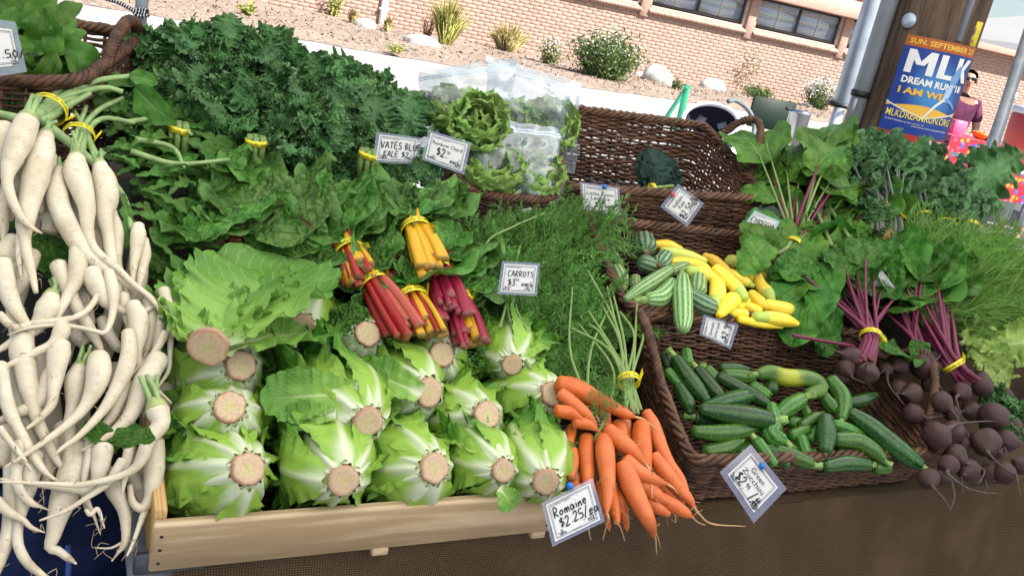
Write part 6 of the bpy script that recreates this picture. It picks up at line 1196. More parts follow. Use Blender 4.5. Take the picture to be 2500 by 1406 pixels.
# ------------------------------------------------------------------ curly kale mound
KL = [((420, 130), 'curly kale bunch at the left end of the mound'), ((545, 125), 'curly kale bunch on the crest at left'), ((675, 150), 'curly kale bunch on the crest in the middle'), ((800, 205), 'curly kale bunch on the crest right of the middle'), ((925, 225), 'curly kale bunch at the right end behind the price card'), ((410, 240), 'curly kale bunch low at the left beside the daikon tops'), ((530, 255), 'curly kale bunch low in the mound above a yellow band'), ((660, 275), 'curly kale bunch low in the middle of the mound'), ((790, 300), 'curly kale bunch low right of the middle of the mound'), ((900, 320), 'curly kale bunch low at the right end of the mound')]
for i, ((x, y), lab) in enumerate(KL):
    rr = np.random.default_rng(i + 500); c = dpt(x, y + 26, .0); t = thing('kale_bunch', lab, 'kale', c - ZH * .08, 'curly kale bunches in the mound'); ax = nrm(VIEW(c) * .7 + ZH * .75); s1 = nrm(np.cross(ax, [0, 0, 1.])); s2 = np.cross(ax, s1)
    for k in range(44):
        a = rr.uniform(0, 6.28); z = rr.uniform(-.05, 1); q = math.sqrt(max(0, 1 - z * z)); d = nrm(ax * z + (s1 * math.cos(a) + s2 * math.sin(a)) * q); p = c - ax * .045 + d * rr.uniform(.0, .03)
        inst('leaf', LV['kale'][rr.integers(6)], basis(p, d, ax + rr.normal(0, .6, 3), rr.uniform(.5, .8)), t)
    for k in range(6):
        j = rr.normal(0, .008, 3); part('stem', tube(catmull([c - ax * .02 + j, c - ZH * .06 + j * 1.3 - VH * .03, c - ZH * .12 + j * 1.5 - VH * .045], 8), .0045, 7), MAT['st_green'], t)
    if i in (5, 6, 9): bx_, by_ = {5: (437, 316), 6: (625, 348), 9: (898, 380)}[i]; pb = dpt(bx_, by_, .05); band_on(t, pb, ZH + UH * .2 * (i % 2), .017, .010, seed=i, tail=False); [part('stem', tube([pb - ZH * .04 + np.array([math.cos(k), math.sin(k), 0]) * .013, pb + ZH * .012 + np.array([math.cos(k), math.sin(k), 0]) * .012], [.005, .005], 7), MAT['st_green'], t) for k in range(7)]
t = thing('kale_leaf_bunch', 'flat kale leaves showing pale midribs at the right of the mound', 'kale', dpt(940, 300))
for (x, y, tx, ty) in [(945, 320, 895, 215), (1000, 300, 1010, 220), (1050, 290, 1010, 330), (1000, 250, 1060, 260), (860, 270, 800, 215), (690, 160, 640, 120), (590, 260, 570, 200), (980, 340, 990, 300), (1030, 420, 1050, 350), (1060, 440, 1010, 380), (1000, 420, 1060, 400)] + [(x_, y_, x_ + 60 * math.cos(k_ * 2.4), y_ + 60 * math.sin(k_ * 2.4)) for k_, (x_, y_) in enumerate([(430, 110), (480, 90), (560, 90), (620, 110), (700, 130), (450, 190), (520, 210), (610, 220), (700, 230), (760, 200), (830, 240), (870, 190), (560, 290), (660, 310), (740, 330), (830, 330), (400, 170)])]: put_leaf(t, 'kale2', tx, ty, x, y, .10, l0=.17, tilt=.5, r=r)

# ------------------------------------------------------------------ leafy greens in the top-left basket, dark kale in the large basket
t = thing('spinach_bunch', 'smooth oval green leaves heaped in the open-weave basket', 'greens', atv(80, 150, .7))
for k in range(120):
    x, y = r.uniform(-60, 165), r.uniform(30, 215)
    if y < 35 + max(0, x - 100) * .8: continue
    v_ = r.uniform(.58, .72); p = atv(x, y, v_); a = r.uniform(0, 6.28); d = UH * math.cos(a) + ZH * math.sin(a) + VH * r.normal(0, .3) + ZH * .2; inst('leaf', LV['spin'][k % 4], basis(p, d, VIEW(p) + r.normal(0, .5, 3), r.uniform(.4, .72)), t)
for k in range(10): p = atv(r.uniform(-20, 70), 225, .6); part('stem', tube([p - ZH * .05, p + ZH * .04 + UH * r.normal(0, .02)], [.003, .0025], 6), MAT['st_green'], t)
t = thing('greens_bunch', 'small patch of lobed leaves at the left edge under the basket rim', 'greens', dpt(20, 260), 'leafy greens bunches')
for k in range(12): x, y = r.uniform(-40, 30), r.uniform(230, 330); a = r.uniform(-1, .5); put_leaf(t, 'daik', x, y, x + 70 * math.cos(a), y + 70 * math.sin(a), r.uniform(.0, .04), l0=.2, r=r)
t = thing('dark_kale_bunch', 'dark crinkled kale bunch lying alone in the large basket', 'kale', atv(1640, 450, .68))
for k in range(13):
    a = -1.15 + 1.5 * k / 12; p = atv(1590, 462, .64) + r.normal(0, .003, 3); e = p + (UH * math.cos(-a) * .13 + ZH * (.045 + .075 * math.sin(-a)) + VH * (.05 + .05 * math.sin(-a))); inst('leaf', LV['lac'][k % 3], basis(p, e - p, VIEW(p) + ZH * .4 + r.normal(0, .25, 3) + VIEW(p) * .02 * k, (.95, .72, .8)), t)
c = atv(1592, 460, .632); band_on(t, c, UH + ZH * .2, .011, .009)
for k in range(6): j = r.normal(0, .004, 3); part('stem', tube([c - UH * .035 + j - ZH * .006, c + UH * .05 + j + ZH * .012], [.004, .003], 7), MAT['st_green'], t)

# ------------------------------------------------------------------ bagged little lettuces
def gem_head(t, c, ax, R, r):
    s1 = nrm(np.cross(ax, [0, 0, 1.])); s2 = np.cross(ax, s1); o = None
    for ring, (k, f, sc_) in enumerate(((5, .25, .8), (7, .6, .95), (8, 1.0, 1.0))):
        for i in range(k):
            R_ = R; a = 2 * PI * i / k + r.normal(0, .2); d = s1 * math.cos(a) + s2 * math.sin(a); p = c + d * R * .15 * (ring + 1); e = nrm(ax + d * f * .8); inst('leaf', LV['gem'][r.integers(4)], basis(p, e, -d + ax * .2, R / .072 * sc_ * r.uniform(.85, 1.1)), t)
def m_bag():
    m = MB('clear_plastic_bag'); co = m.coord(); n = m.noise(11, co, 3, .5); b = m.n('Bump', None, Height=n, Strength=.8, Distance=.02).outputs[0]
    g = m.n('BsdfGlossy', None, Color=(1, 1, 1), Roughness=.12, Normal=b); tr = m.n('BsdfTransparent', None, Color=(.93, .95, .97)); d = m.n('BsdfDiffuse', None, Color=(.70, .82, .95)); tl_ = m.n('BsdfTranslucent', None, Color=(.70, .82, .95))
    lw = m.n('LayerWeight', None, Blend=.25, Normal=b); x1 = m.n('MixShader', None, _0=m.math('ADD', .05, m.math('MULTIPLY', lw.outputs['Facing'], .8))); m.nt.links.new(tr.outputs[0], x1.inputs[1]); m.nt.links.new(g.outputs[0], x1.inputs[2])
    x3 = m.n('MixShader', None, _0=.5); m.nt.links.new(d.outputs[0], x3.inputs[1]); m.nt.links.new(tl_.outputs[0], x3.inputs[2])
    x2 = m.n('MixShader', None, _0=m.math('ADD', .10, m.math('MULTIPLY', m.step(n, .42, .75), .32))); m.nt.links.new(x1.outputs[0], x2.inputs[1]); m.nt.links.new(x3.outputs[0], x2.inputs[2]); m.nt.links.new(x2.outputs[0], m.out.inputs['Surface']); return m.m
MAT['bag'] = m_bag(); MAT['zip'] = plain('bag_zip', (.62, .74, .86), .3, .5, var=.1, bump=0)
def zip_bag(label, cen, wv, hv, dp, heads_, seed, zipv=1.):
    """pillow bag: centre, half width vector, half height vector, half depth"""
    r = np.random.default_rng(seed); t = thing('zip_bag', label, 'bag', cen - hv, 'bagged small lettuces'); nv = nrm(np.cross(wv, hv)); nv *= np.sign(nv @ VIEW(cen)); n1 = wob(seed, 8, 2.4); n2 = wob(seed + 9, 8, 6.)
    for sd in (-1, 1):
        def fn(s, q, sd=sd):
            v = q * 2 - 1; puff = (1 - np.abs(s) ** 3) * (1 - np.clip((v + 1) / 2 - .0, 0, 1) ** 4 * .95) * (1 - np.clip(-v, 0, 1) ** 6); z = sd * dp * puff * (1 + .22 * n1(s * 2, v * 2)) + .007 * n2(s * 3, v * 3) * puff ** .3 + .012 * n1(s * 3, v * 2)
            V = cen + wv * (s * (1 - .06 * (1 - v * v)))[:, None] + hv * v[:, None] + nv * z[:, None]; return V, np.stack([s, q, 0 * s], -1)
        part('film', grid(fn, 28, 28), MAT['bag'], t)
    for o_ in (.80, .86):
        def zf(s, q, o_=o_):
            v = o_ + (q - .5) * .035; z = .012 * n1(s * 3, v * 2) + .004
            return cen + wv * (s * (1 - .06 * (1 - v * v)))[:, None] + hv * v[:, None] + nv * z[:, None], np.stack([s, q, 0 * s], -1)
        part('zip_strip', grid(zf, 28, 3), MAT['zip'], t)
    for (a, b, R, up_) in heads_:
        h = thing('little_lettuce', 'small green lettuce head in the ' + label.split(' with')[0] + (' at left' if a < 0 else ' at right'), 'lettuce', cen + wv * a + hv * b, 'small lettuces in bags'); gem_head(h, cen + wv * a + hv * b - nrm(up_) * R * .5, nrm(up_), R, r)
V3 = lambda *a: np.array(a, float)
c1 = atv(1265, 300, .74); zip_bag('large upright bag with its zip edge standing up at the back right', atv(1300, 285, .76), UH * .125 - ZH * .012, ZH * .098 + VH * .03, .055, [(.35, -.25, .062, VIEW(c1) * .6 + ZH * .6), (-.4, -.35, .055, VIEW(c1) + ZH * .3)], 1)
c2 = atv(1130, 260, .72); zip_bag('tilted blue-tinted bag with open mouth at the back left', atv(1140, 262, .72), UH * .105 + ZH * .03, ZH * .085 - UH * .015, .05, [(-.4, -.1, .058, VIEW(c2) * .5 + ZH * .7), (.3, -.45, .055, VIEW(c2) + ZH * .5)], 2)
c3 = atv(1250, 420, .62); zip_bag('front bag with white zip strip lying over the basket', atv(1255, 410, .61), UH * .115 - ZH * .0, ZH * .085 + VH * .045, .045, [(-.5, -.25, .06, ZH * .7 + VIEW(c3) * .4), (.45, -.2, .055, ZH * .6 + VIEW(c3) * .5)], 3)
c4 = atv(1270, 500, .58); zip_bag('lowest bag with a folded zip tucked in the basket rim', atv(1265, 490, .60), UH * .11, VH * .07 + ZH * .045, .03, [(-.4, .0, .05, ZH * .8 - UH * .3), (.35, .0, .05, ZH * .8 + UH * .3)], 4)
t = thing('lettuce_in_bag', 'dark green lettuce rosette showing at the mouth of the left bag', 'lettuce', atv(1165, 320, .66)); gem_head(t, atv(1165, 322, .66), nrm(VIEW(c2) + ZH * .5), .062, r)
t = thing('lettuce_in_bag', 'dark leaf tips poking above the upright bag', 'lettuce', atv(1235, 200, .78)); gem_head(t, atv(1238, 205, .78), ZH, .04, r)

# ------------------------------------------------------------------ tents
MAT['canopy'] = (lambda m: (m.base((.80, .80, .80), .8, .2), m.translucent((.90, .90, .88), .72), m.m)[-1])(MB('tent_fabric'))
MAT['bluish'] = plain('pale_blue_paint', (.45, .52, .62), .35, .5, .3, var=.15, nscale=8, bump=.02); MAT['greyleg'] = plain('grey_steel', (.26, .28, .30), .4, .5, .6, var=.2, nscale=20, bump=.03)
def vert(px, d, z0, z1): p = atd(*px, d); return V3(p[0], p[1], z0), V3(p[0], p[1], z1)
t = thing('market_tent', 'white canopy tent shading the stall on slim steel legs', 'tent', TW(.5, .5, 0))
hz = 2.32
def canopy(c, w, d, z, pk, nm, parent, mat, ax=(UH, VH)):
    a, b = ax; corners = [c - a * w - b * d, c + a * w - b * d, c + a * w + b * d, c - a * w + b * d]; top = c + ZH * (z + pk); g = Geo()
    for i in range(4):
        p, q = corners[i] + ZH * z, corners[(i + 1) % 4] + ZH * z; g.add([p, q, top], [[0, 1, 2]]); g.add([p, q, q - ZH * .16, p - ZH * .16], [[0, 1, 2, 3]])
    return part(nm, g, mat, parent, False)
cc = TW(.95, .0, 0); canopy(cc, 2.35, 1.65, 2.22, .75, 'canopy', t, MAT['canopy'])
a, b = vert((345, 20), 2.05, 0, 2.3); part('leg', cbox((a + b) / 2, (.026, .026, 2.3), np.array([UH, VH, ZH]), .004), MAT['greyleg'], t, False)
p1, p2 = atd(2500, 118, 2.95), atd(2384, 480, 2.85); d_ = p1 - p2; part('leg', cbox(mid(p1, p2) , (.032, .032, 3.2), np.array([nrm(np.cross(d_, VH)), nrm(np.cross(d_, np.cross(d_, VH))), nrm(d_)]), .006), MAT['greyleg'], t, False)
def cord(pts, d, nm, label):
    C = catmull([atd(x, y, d) for x, y in pts], 60); g = thing(nm, label, 'cord', C[0]); 
    part('cord', tube(C, .0042, 8), MAT['black'], g); gg = Geo()
    for i in range(1, 59, 2): merge(gg, tube(np.array([C[i] - (C[i + 1] - C[i]) * .3, C[i] + (C[i + 1] - C[i]) * .3]), .0046, 8))
    part('white_flecks', gg, MAT['white_paint'], g)
cord([(250, -4), (285, 6), (310, 18), (330, 28), (355, 34), (362, 38), (340, 40), (326, 28), (345, 24), (362, 28)], 2.02, 'tie_cord', 'black and white cord wound round the tent leg above the kale')
t = thing('market_tent', 'pale blue-white tent leg with canopy left of the utility pole', 'tent', vert((2065, 200), 4.4, 0, 1)[0])
a, b = vert((2085, 150), 4.4, 0, 1.62); part('leg', cbox((a + b) / 2, (.05, .05, 1.62), None, .012), MAT['bluish'], t, False)
a, b = vert((2085, 150), 4.4, 1.32, 2.6); part('leg_sleeve', cbox((a + b) / 2, (.075, .075, 1.28), None, .016), MAT['bluish'], t, False)
c = vert((2085, 150), 4.4, 1.32, 2)[0]; part('clamp', lathe(c, [(.055, -.01), (.06, -.01), (.06, .012), (.055, .012)], 16), MAT['black'], t, False)
t = thing('market_tent', 'neighbouring white canopy tent at the upper right corner', 'tent', atz(2440, 560))
canopy(V3(7.2, 11.6, 0), 2.0, 1.5, 2.32, .7, 'canopy', t, MAT['canopy'], (V3(.93, .37, 0), V3(-.37, .93, 0)))
a, b = vert((2455, 250), 8.6, 0, 2.3); part('leg', cbox((a + b) / 2, (.07, .07, 2.3), None, .01), MAT['bluish'], t, False)
part('leg_collar', cbox(atd(2466, 232, 8.58), (.10, .10, .06), None, .01), MAT['white_paint'], t, False)

# ------------------------------------------------------------------ utility pole with conduits and poster
def m_pole():
    m = MB('weathered_pole'); co = m.coord(); v = m.sc(co, (9., 9., .7)); n = m.noise(2.5, v, 6, .7); f = m.noise(9., v, 4, .7); k = m.noise(1.2, co, 3)
    c = m.mix(m.step(n, .3, .7), (.045, .028, .018), (.20, .14, .10)); c = m.mix(m.step(f, .40, .30), c, (.012, .009, .008)); c = m.mix(m.math('MULTIPLY', m.step(k, .45, .7), .5), c, (.16, .12, .095)); m.base(c, .85, .2); m.bump(m.math('ADD', n, f), .9, .02); return m.m
MAT['pole'] = m_pole()
pc = atd(2300, 10, 3.25); PB = V3(pc[0], pc[1], 0)
t = thing('utility_pole', 'weathered wooden utility pole behind the right kale', 'pole', PB)
nz = wob(14, 9, 3.); nz2 = wob(15, 9, 9.)
zs = np.linspace(0, 4.5, 90); part('shaft', tube(PB + ZH * zs[:, None], .168 - .004 * zs, 48, lambda th, tt: 1 + .012 * nz(np.cos(th) * 6, np.sin(th) * 6) + .01 * nz2(np.cos(th) * 8 + tt * 2, np.sin(th) * 8)), MAT['pole'], t)
vd = nrm(V3(-PB[0], -PB[1], 0)); sd_ = V3(-vd[1], vd[0], 0)   # towards camera, and to the left seen from the camera is -sd_
RT2 = nrm(np.cross(vd, ZH)) * -1
if RT2 @ RT < 0: RT2 = -RT2
cpos = PB + vd * .08 - RT2 * .172
part('conduit', tube(np.array([cpos, cpos + ZH * 4.5]), .031, 28), MAT['greyleg'] if False else plain('grey_conduit', (.27, .30, .34), .45, .4, .2, var=.12, nscale=6, bump=.03), t)
for z in (1.42, 2.4): part('conduit_strap', lathe(cpos + ZH * z, [(.031, -.012), (.036, -.011), (.036, .011), (.031, .012)], 28), MAT['black'], t)
part('conduit_plate', cbox(cpos + vd * .034 - RT2 * .008 + ZH * 1.36, (.016, .012, .085), np.array([RT2, vd, ZH]), .003), MAT['greyleg'], t, False)
c = PB + vd * .135 + RT2 * .088; part('small_conduit', tube(np.array([c + ZH * 1.665, c + ZH * 4.5]), .012, 14), MAT['bluish'], t)
g = Geo(); q = PB + ZH * 1.70 - RT2 * .085 + vd * .142; ax = nrm(vd - RT2 * .6); merge(g, tube(np.array([q, q + ax * .008]), .026, 24)); part('round_tag', g, MAT['bluish'], t, False)
# yellow number plate
q = PB + ZH * 1.70 + RT2 * .128 + vd * .095; axp = nrm(vd + RT2 * 1.0); sx = nrm(np.cross(ZH, axp)); o = part('number_plate', cbox(q, (.06, .004, .085), np.array([sx, axp, ZH]), .004), plain('yellow_plate', (.75, .58, .02), .5, var=.15), t, False)
P_, F_ = fit_text('2', -.014, .010, -.03, .025, .02); part('number', Geo().add(q + axp * .0035 + P_[:, :1] * sx + P_[:, 1:] * ZH, F_), plain('tan_print', (.25, .2, .12), .6), o, False)
# poster
pr = .170; ang0 = math.atan2(vd[1], vd[0]); a_mid = .34; hw = .80
ztop = None
def post(a, b):   # a in [-1,1] left to right seen from the camera, b 0 bottom .. 1 top
    th = ang0 + (a * hw + a_mid) * PSG; z = PZ0 + (PZ1 - PZ0) * b; return PB + V3(math.cos(th), math.sin(th), 0) * PRR + ZH * z
PSG = 1
if (V3(math.cos(ang0 + .3), math.sin(ang0 + .3), 0) - vd) @ RT2 < 0: PSG = -1
PZ0, PZ1, PRR = 1.29, 1.655, pr
def pgrid(a0, a1, b0, b1, rr, nu=16, nv=4, top=None, bot=None):
    global PRR
    PRR = rr; V = []
    for i in range(nu):
        a = a0 + (a1 - a0) * i / (nu - 1); lo = b0 if bot is None else bot(a); hi = b1 if top is None else top(a)
        for j in range(nv): V.append(post(a, lo + (hi - lo) * j / (nv - 1)))
    i, j = np.meshgrid(np.arange(nu - 1), np.arange(nv - 1), indexing='ij'); F = np.stack([i * nv + j, (i + 1) * nv + j, (i + 1) * nv + j + 1, i * nv + j + 1], -1).reshape(-1, 4); tc = np.array([[(-1 + 2 * k // nv / (nu - 1)), (k % nv) / (nv - 1), 0] for k in range(nu * nv)]); return Geo().add(np.array(V), F, tc)
tp = thing('race_poster', 'blue and orange event poster tacked round the utility pole', 'poster', PB + vd * .17 + ZH * PZ0)
def m_poster():
    m = MB('poster_print'); v, x, y, z = m.tc(); dx = m.math('SUBTRACT', x, .15); dy = m.math('SUBTRACT', y, .52); rr = m.math('SQRT', m.math('ADD', m.math('MULTIPLY', dx, dx), m.math('MULTIPLY', m.math('MULTIPLY', dy, dy), 6.)))
    m.base(m.mix(m.step(rr, .1, .9), (.06, .28, .62), (.012, .045, .27)), .35, .4); return m.m
part('printed_sheet', pgrid(-1, 1, 0, 1, pr, 24, 24), m_poster(), tp)
PM = {k: plain('print_' + k, c, .4, .4, var=.04, bump=0) for k, c in dict(orange=(.42, .10, .02), gold=(.80, .46, .06), white=(.80, .80, .80), yellow=(.85, .68, .10), red=(.40, .035, .02), sky=(.42, .62, .85), grey=(.16, .33, .62)).items()}
part('orange_header', pgrid(-1, 1, .90, 1, pr + .0010, 20, 3), PM['orange'], tp); part('red_footer', pgrid(-1, 1, 0, .085, pr + .0010, 20, 3), PM['red'], tp)
part('gold_swoosh', pgrid(-1, 1, 0, 0, pr + .0010, 26, 3, lambda a: .375 - .06 * abs(a + .05) ** 1.5 + .055 * a * 0 + .05 * (a + 1) * (1 - a) * 0, lambda a: .345 - .10 * (1 - abs(a)) ** .8 + .02), PM['gold'], tp)
part('swoosh_edge', pgrid(-1, 1, 0, 0, pr + .0014, 26, 3, lambda a: .335 - .10 * (1 - abs(a)) ** .8 + .03, lambda a: .335 - .10 * (1 - abs(a)) ** .8 + .018), PM['white'], tp)
def ptext(s, a0, a1, b0, b1, mat, bold=.03, rr=pr + .0022):
    global PRR
    P_, F_ = fit_text(s, a0, a1, b0, b1, bold); PRR = rr; part('lettering', Geo().add(np.array([post(a, b) for a, b in P_]), F_), PM[mat], tp, False)
ptext('SUN. SEPTEMBER 23', -.88, .88, .925, .978, 'gold')
def pquads(qs, mat, rr):
    global PRR
    PRR = rr; g = Geo()
    for q in qs: q = np.array(q, float); g2 = [q[0] * (1 - w) + q[3] * w for w in np.linspace(0, 1, 5)], [q[1] * (1 - w) + q[2] * w for w in np.linspace(0, 1, 5)]; g.add(np.array([post(*p) for p in g2[0] + g2[1]]), np.array([[i, i + 1, 6 + i, 5 + i] for i in range(4)]))
    part('lettering', g, PM[mat], tp, False)
b0, b1 = .655, .875; bm = .74
pquads([[(-.82, b0), (-.64, b0), (-.64, b1), (-.82, b1)], [(-.28, b0), (-.10, b0), (-.10, b1), (-.28, b1)], [(-.56, bm), (-.40, bm), (-.64, b1), (-.82, b1)], [(-.52, bm), (-.36, bm), (-.10, b1), (-.28, b1)]], 'white', pr + .0022)
pquads([[(-.0, b0), (.18, b0), (.18, b1), (.0, b1)], [(.18, b0), (.42, b0), (.42, b0 + .042), (.18, b0 + .042)]], 'white', pr + .0022)
pquads([[(.48, b0), (.64, b0), (.64, b1), (.48, b1)], [(.60, .76), (.70, .73), (.95, b1), (.78, b1)], [(.62, .77), (.72, .80), (.97, b0), (.80, b0)]], 'white', pr + .0022)
ptext("DREAM RUN '18", -.80, .88, .555, .625, 'white', .04); ptext('I AM WE', -.80, .40, .455, .52, 'gold', .04); ptext('MLKDREAMRUN.ORG', -.92, .90, .225, .295, 'yellow', .008)
ptext('START/FINISH on the corner of', -.90, .1, .185, .20, 'white', .0); ptext('at the corner of the street and 3rd Avenue', -.2, .88, .16, .177, 'white', .0); ptext('Kick', -.9, -.6, .025, .06, 'white', .0); ptext('5032', .40, .88, .02, .065, 'white', .03)
# generic light-blue runner shape
def prun(pts, rw, mat, rr):
    global PRR
    PRR = rr; C = catmull(np.array(pts), 24); T_ = np.gradient(C, axis=0); T_ /= np.linalg.norm(T_ * [1, 3.6], axis=1)[:, None]; N_ = np.stack([-T_[:, 1] * 3.6, T_[:, 0] / 3.6 * 1], -1); w_ = np.interp(np.linspace(0, 1, 24), np.linspace(0, 1, len(rw)), rw)[:, None]
    V = np.array([post(*p) for p in np.vstack([C + N_ * w_, C - N_ * w_])]); part('printed_figure', Geo().add(V, np.array([[i, i + 1, 25 + i, 24 + i] for i in range(23)])), PM[mat], tp, False)
prun([(.62, .80), (.56, .70), (.50, .62)], [.04, .13, .10], 'grey', pr + .0030); prun([(.52, .62), (.46, .52), (.44, .45)], [.06, .10, .07], 'sky', pr + .0032); prun([(.46, .48), (.70, .44), (.84, .40)], [.06, .05, .03], 'grey', pr + .0032); prun([(.42, .47), (.24, .40), (.10, .32), (-.02, .25)], [.05, .04, .03, .02], 'white', pr + .0032)

# ------------------------------------------------------------------ people
def skin_body(name, J, E, root, mat, parent, sub=2):
    """J: name -> (point, radius); E: edges"""
    ks = list(J); me = bpy.data.meshes.new(name); off = WLOC[parent.name]; me.from_pydata([tuple(np.asarray(J[k][0]) - off) for k in ks], [(ks.index(a), ks.index(b)) for a, b in E], [])
    o = bpy.data.objects.new(name, me); COL.objects.link(o); md = o.modifiers.new('s', 'SKIN'); sb = o.modifiers.new('u', 'SUBSURF'); sb.levels = sb.render_levels = sub
    for k, v in zip(ks, me.skin_vertices[0].data): rr = J[k][1]; v.radius = (rr, rr) if np.isscalar(rr) else rr; v.use_root = (k == root)
    dg = bpy.context.evaluated_depsgraph_get(); m2 = bpy.data.meshes.new_from_object(o.evaluated_get(dg)); bpy.data.objects.remove(o); m2.materials.clear(); m2.materials.append(mat)
    m2.polygons.foreach_set('use_smooth', np.ones(len(m2.polygons), bool)); q = bpy.data.objects.new(name, m2); link(q, parent); WLOC[q.name] = off; return q
MAT['skin'] = plain('skin', (.46, .27, .19), .5, .4, var=.08, nscale=20, bump=.05); MAT['purple'] = plain('purple_shirt', (.12, .03, .075), .8, .2, var=.25, nscale=14); MAT['hair'] = plain('brown_hair', (.06, .035, .022), .55, var=.4, nscale=60); MAT['denim'] = plain('dark_trousers', (.03, .035, .05), .8); MAT['whitecloth'] = plain('white_trousers', (.62, .64, .70), .8, .2, var=.08, nscale=9)
def person(label, base, face, h, top, low, shoe, arms='down', glasses=True, head=True):
    f = nrm(face); s = nrm(np.cross(f, ZH)); k = h / 1.72; t = thing('person', label, 'person', base)
    def q(a, b, c): return base + (s * a + f * b + ZH * c) * k
    J = dict(pel=(q(0, 0, .95), (.15 * k, .11 * k)), wst=(q(0, 0, 1.10), (.125 * k, .095 * k)), chs=(q(0, 0, 1.30), (.155 * k, .105 * k)), nck0=(q(0, -.01, 1.43), .075 * k), nck=(q(0, .01, 1.50), .052 * k), jaw=(q(0, .035, 1.565), (.062 * k, .07 * k)), skl=(q(0, .01, 1.65), (.078 * k, .095 * k)), top=(q(0, 0, 1.70), (.05 * k, .055 * k))); E = [('pel', 'wst'), ('wst', 'chs'), ('chs', 'nck0'), ('nck0', 'nck'), ('nck', 'jaw'), ('jaw', 'skl'), ('skl', 'top')]
    for n_, g in (('l', -1), ('r', 1)):
        el = q(g * .24, -.03, 1.10) if arms == 'down' else q(g * .25, .02, 1.10); wr = q(g * .25, .03, .86) if arms == 'down' else q(g * .16, .24, 1.02); hd = wr + nrm(wr - el) * .09 * k
        J.update({'sh' + n_: (q(g * .17, 0, 1.38), .062 * k), 'el' + n_: (el, .042 * k), 'wr' + n_: (wr, .028 * k), 'hd' + n_: (hd, (.04 * k, .018 * k)), 'hp' + n_: (q(g * .09, 0, .88), .088 * k), 'kn' + n_: (q(g * .10, .02, .48), .058 * k), 'an' + n_: (q(g * .10, -.01, .09), .038 * k), 'to' + n_: (q(g * .11, .14, .035), (.04 * k, .025 * k))})
        E += [('chs', 'sh' + n_), ('sh' + n_, 'el' + n_), ('el' + n_, 'wr' + n_), ('wr' + n_, 'hd' + n_), ('pel', 'hp' + n_), ('hp' + n_, 'kn' + n_), ('kn' + n_, 'an' + n_), ('an' + n_, 'to' + n_)]
    body = skin_body('body', J, E, 'pel', MAT['skin'], t)
    for n_, g in (('l', -1), ('r', 1)):     # fingers
        hd = J['hd' + n_][0]; dr = nrm(hd - J['wr' + n_][0]); ac = nrm(np.cross(dr, s)); gg = Geo()
        for i in range(4): a = hd + ac * (i - 1.5) * .019 * k - dr * .01; merge(gg, tube(catmull([a, a + dr * .04 * k, a + dr * (.075 - .006 * abs(i - 1)) * k + s * -g * .012 * k], 8), np.linspace(.009, .0065, 8) * k, 8))
        a = hd - dr * .03 * k + ac * .03 * k; merge(gg, tube(catmull([a, a + ac * .03 * k + dr * .025 * k, a + ac * .035 * k + dr * .06 * k], 8), np.linspace(.011, .0075, 8) * k, 8)); part('fingers', gg, MAT['skin'], t)
    up = {n: (p, np.multiply(r_, 1.14)) for n, (p, r_) in J.items()}; ce = mid(J['shl'][0], J['ell'][0], .75); cr = mid(J['shr'][0], J['elr'][0], .75)
    JS = dict(pel=(q(0, 0, .90), (.175 * k, .135 * k)), wst=(q(0, 0, 1.08), (.15 * k, .118 * k)), chs=(q(0, 0, 1.30), (.175 * k, .125 * k)), nck0=(q(0, -.01, 1.415), .085 * k), shl=(J['shl'][0], .078 * k), shr=(J['shr'][0], .078 * k), sl=(ce, .066 * k), sr=(cr, .066 * k)); skin_body('shirt', JS, [('pel', 'wst'), ('wst', 'chs'), ('chs', 'nck0'), ('chs', 'shl'), ('chs', 'shr'), ('shl', 'sl'), ('shr', 'sr')], 'wst', top, t)
    JT = dict(pel=(q(0, 0, .95), (.165 * k, .125 * k)), hpl=(q(-.09, 0, .86), .104 * k), hpr=(q(.09, 0, .86), .104 * k), knl=(q(-.10, .02, .48), .076 * k), knr=(q(.10, .02, .48), .076 * k), anl=(q(-.10, 0, .17), .06 * k), anr=(q(.10, 0, .17), .06 * k)); skin_body('trousers', JT, [('pel', 'hpl'), ('pel', 'hpr'), ('hpl', 'knl'), ('hpr', 'knr'), ('knl', 'anl'), ('knr', 'anr')], 'pel', low, t)
    for g in (-1, 1): part('shoe', cbox(q(g * .105, .06, .02), (.095 * k, .27 * k, .035 * k), np.array([s, f, ZH]), .012), shoe, t)
    hc = q(0, .0, 1.635)
    for g in (-1, 1):
        part('ear', Geo().add(BV * (.012 * k, .02 * k, .03 * k) + hc + s * g * .088 * k - ZH * .01, BF), MAT['skin'], t)
        if not glasses: part('eye', Geo().add(BV * .013 * k + hc + s * g * .033 * k + f * .092 * k, BF), MAT['white_paint'], t)
    part('nose', tube(catmull([hc + f * .098 * k + ZH * .005 * k, hc + f * .118 * k - ZH * .028 * k, hc + f * .10 * k - ZH * .04 * k], 8), np.array([.008, .01, .012, .014, .015, .014, .012, .008]) * k, 8), MAT['skin'], t)
    part('mouth', tube(catmull([hc + f * .085 * k - ZH * .07 * k - s * .026 * k, hc + f * .098 * k - ZH * .068 * k, hc + f * .085 * k - ZH * .07 * k + s * .026 * k], 8), .006 * k, 8), plain('lips', (.38, .12, .10), .45), t)
    V = BV * (.092 * k, .108 * k, .105 * k); keep = (BV[:, 1] < .25 + .6 * np.clip(BV[:, 2], 0, 1)) & (BV[:, 2] > -.55 - .3 * (BV[:, 1] < 0)); F = BF[keep[BF].all(1)]; V = V @ np.array([s, f, ZH]) + hc + ZH * .012 * k - f * .006 * k; part('hair', Geo().add(V, F), MAT['hair'], t)
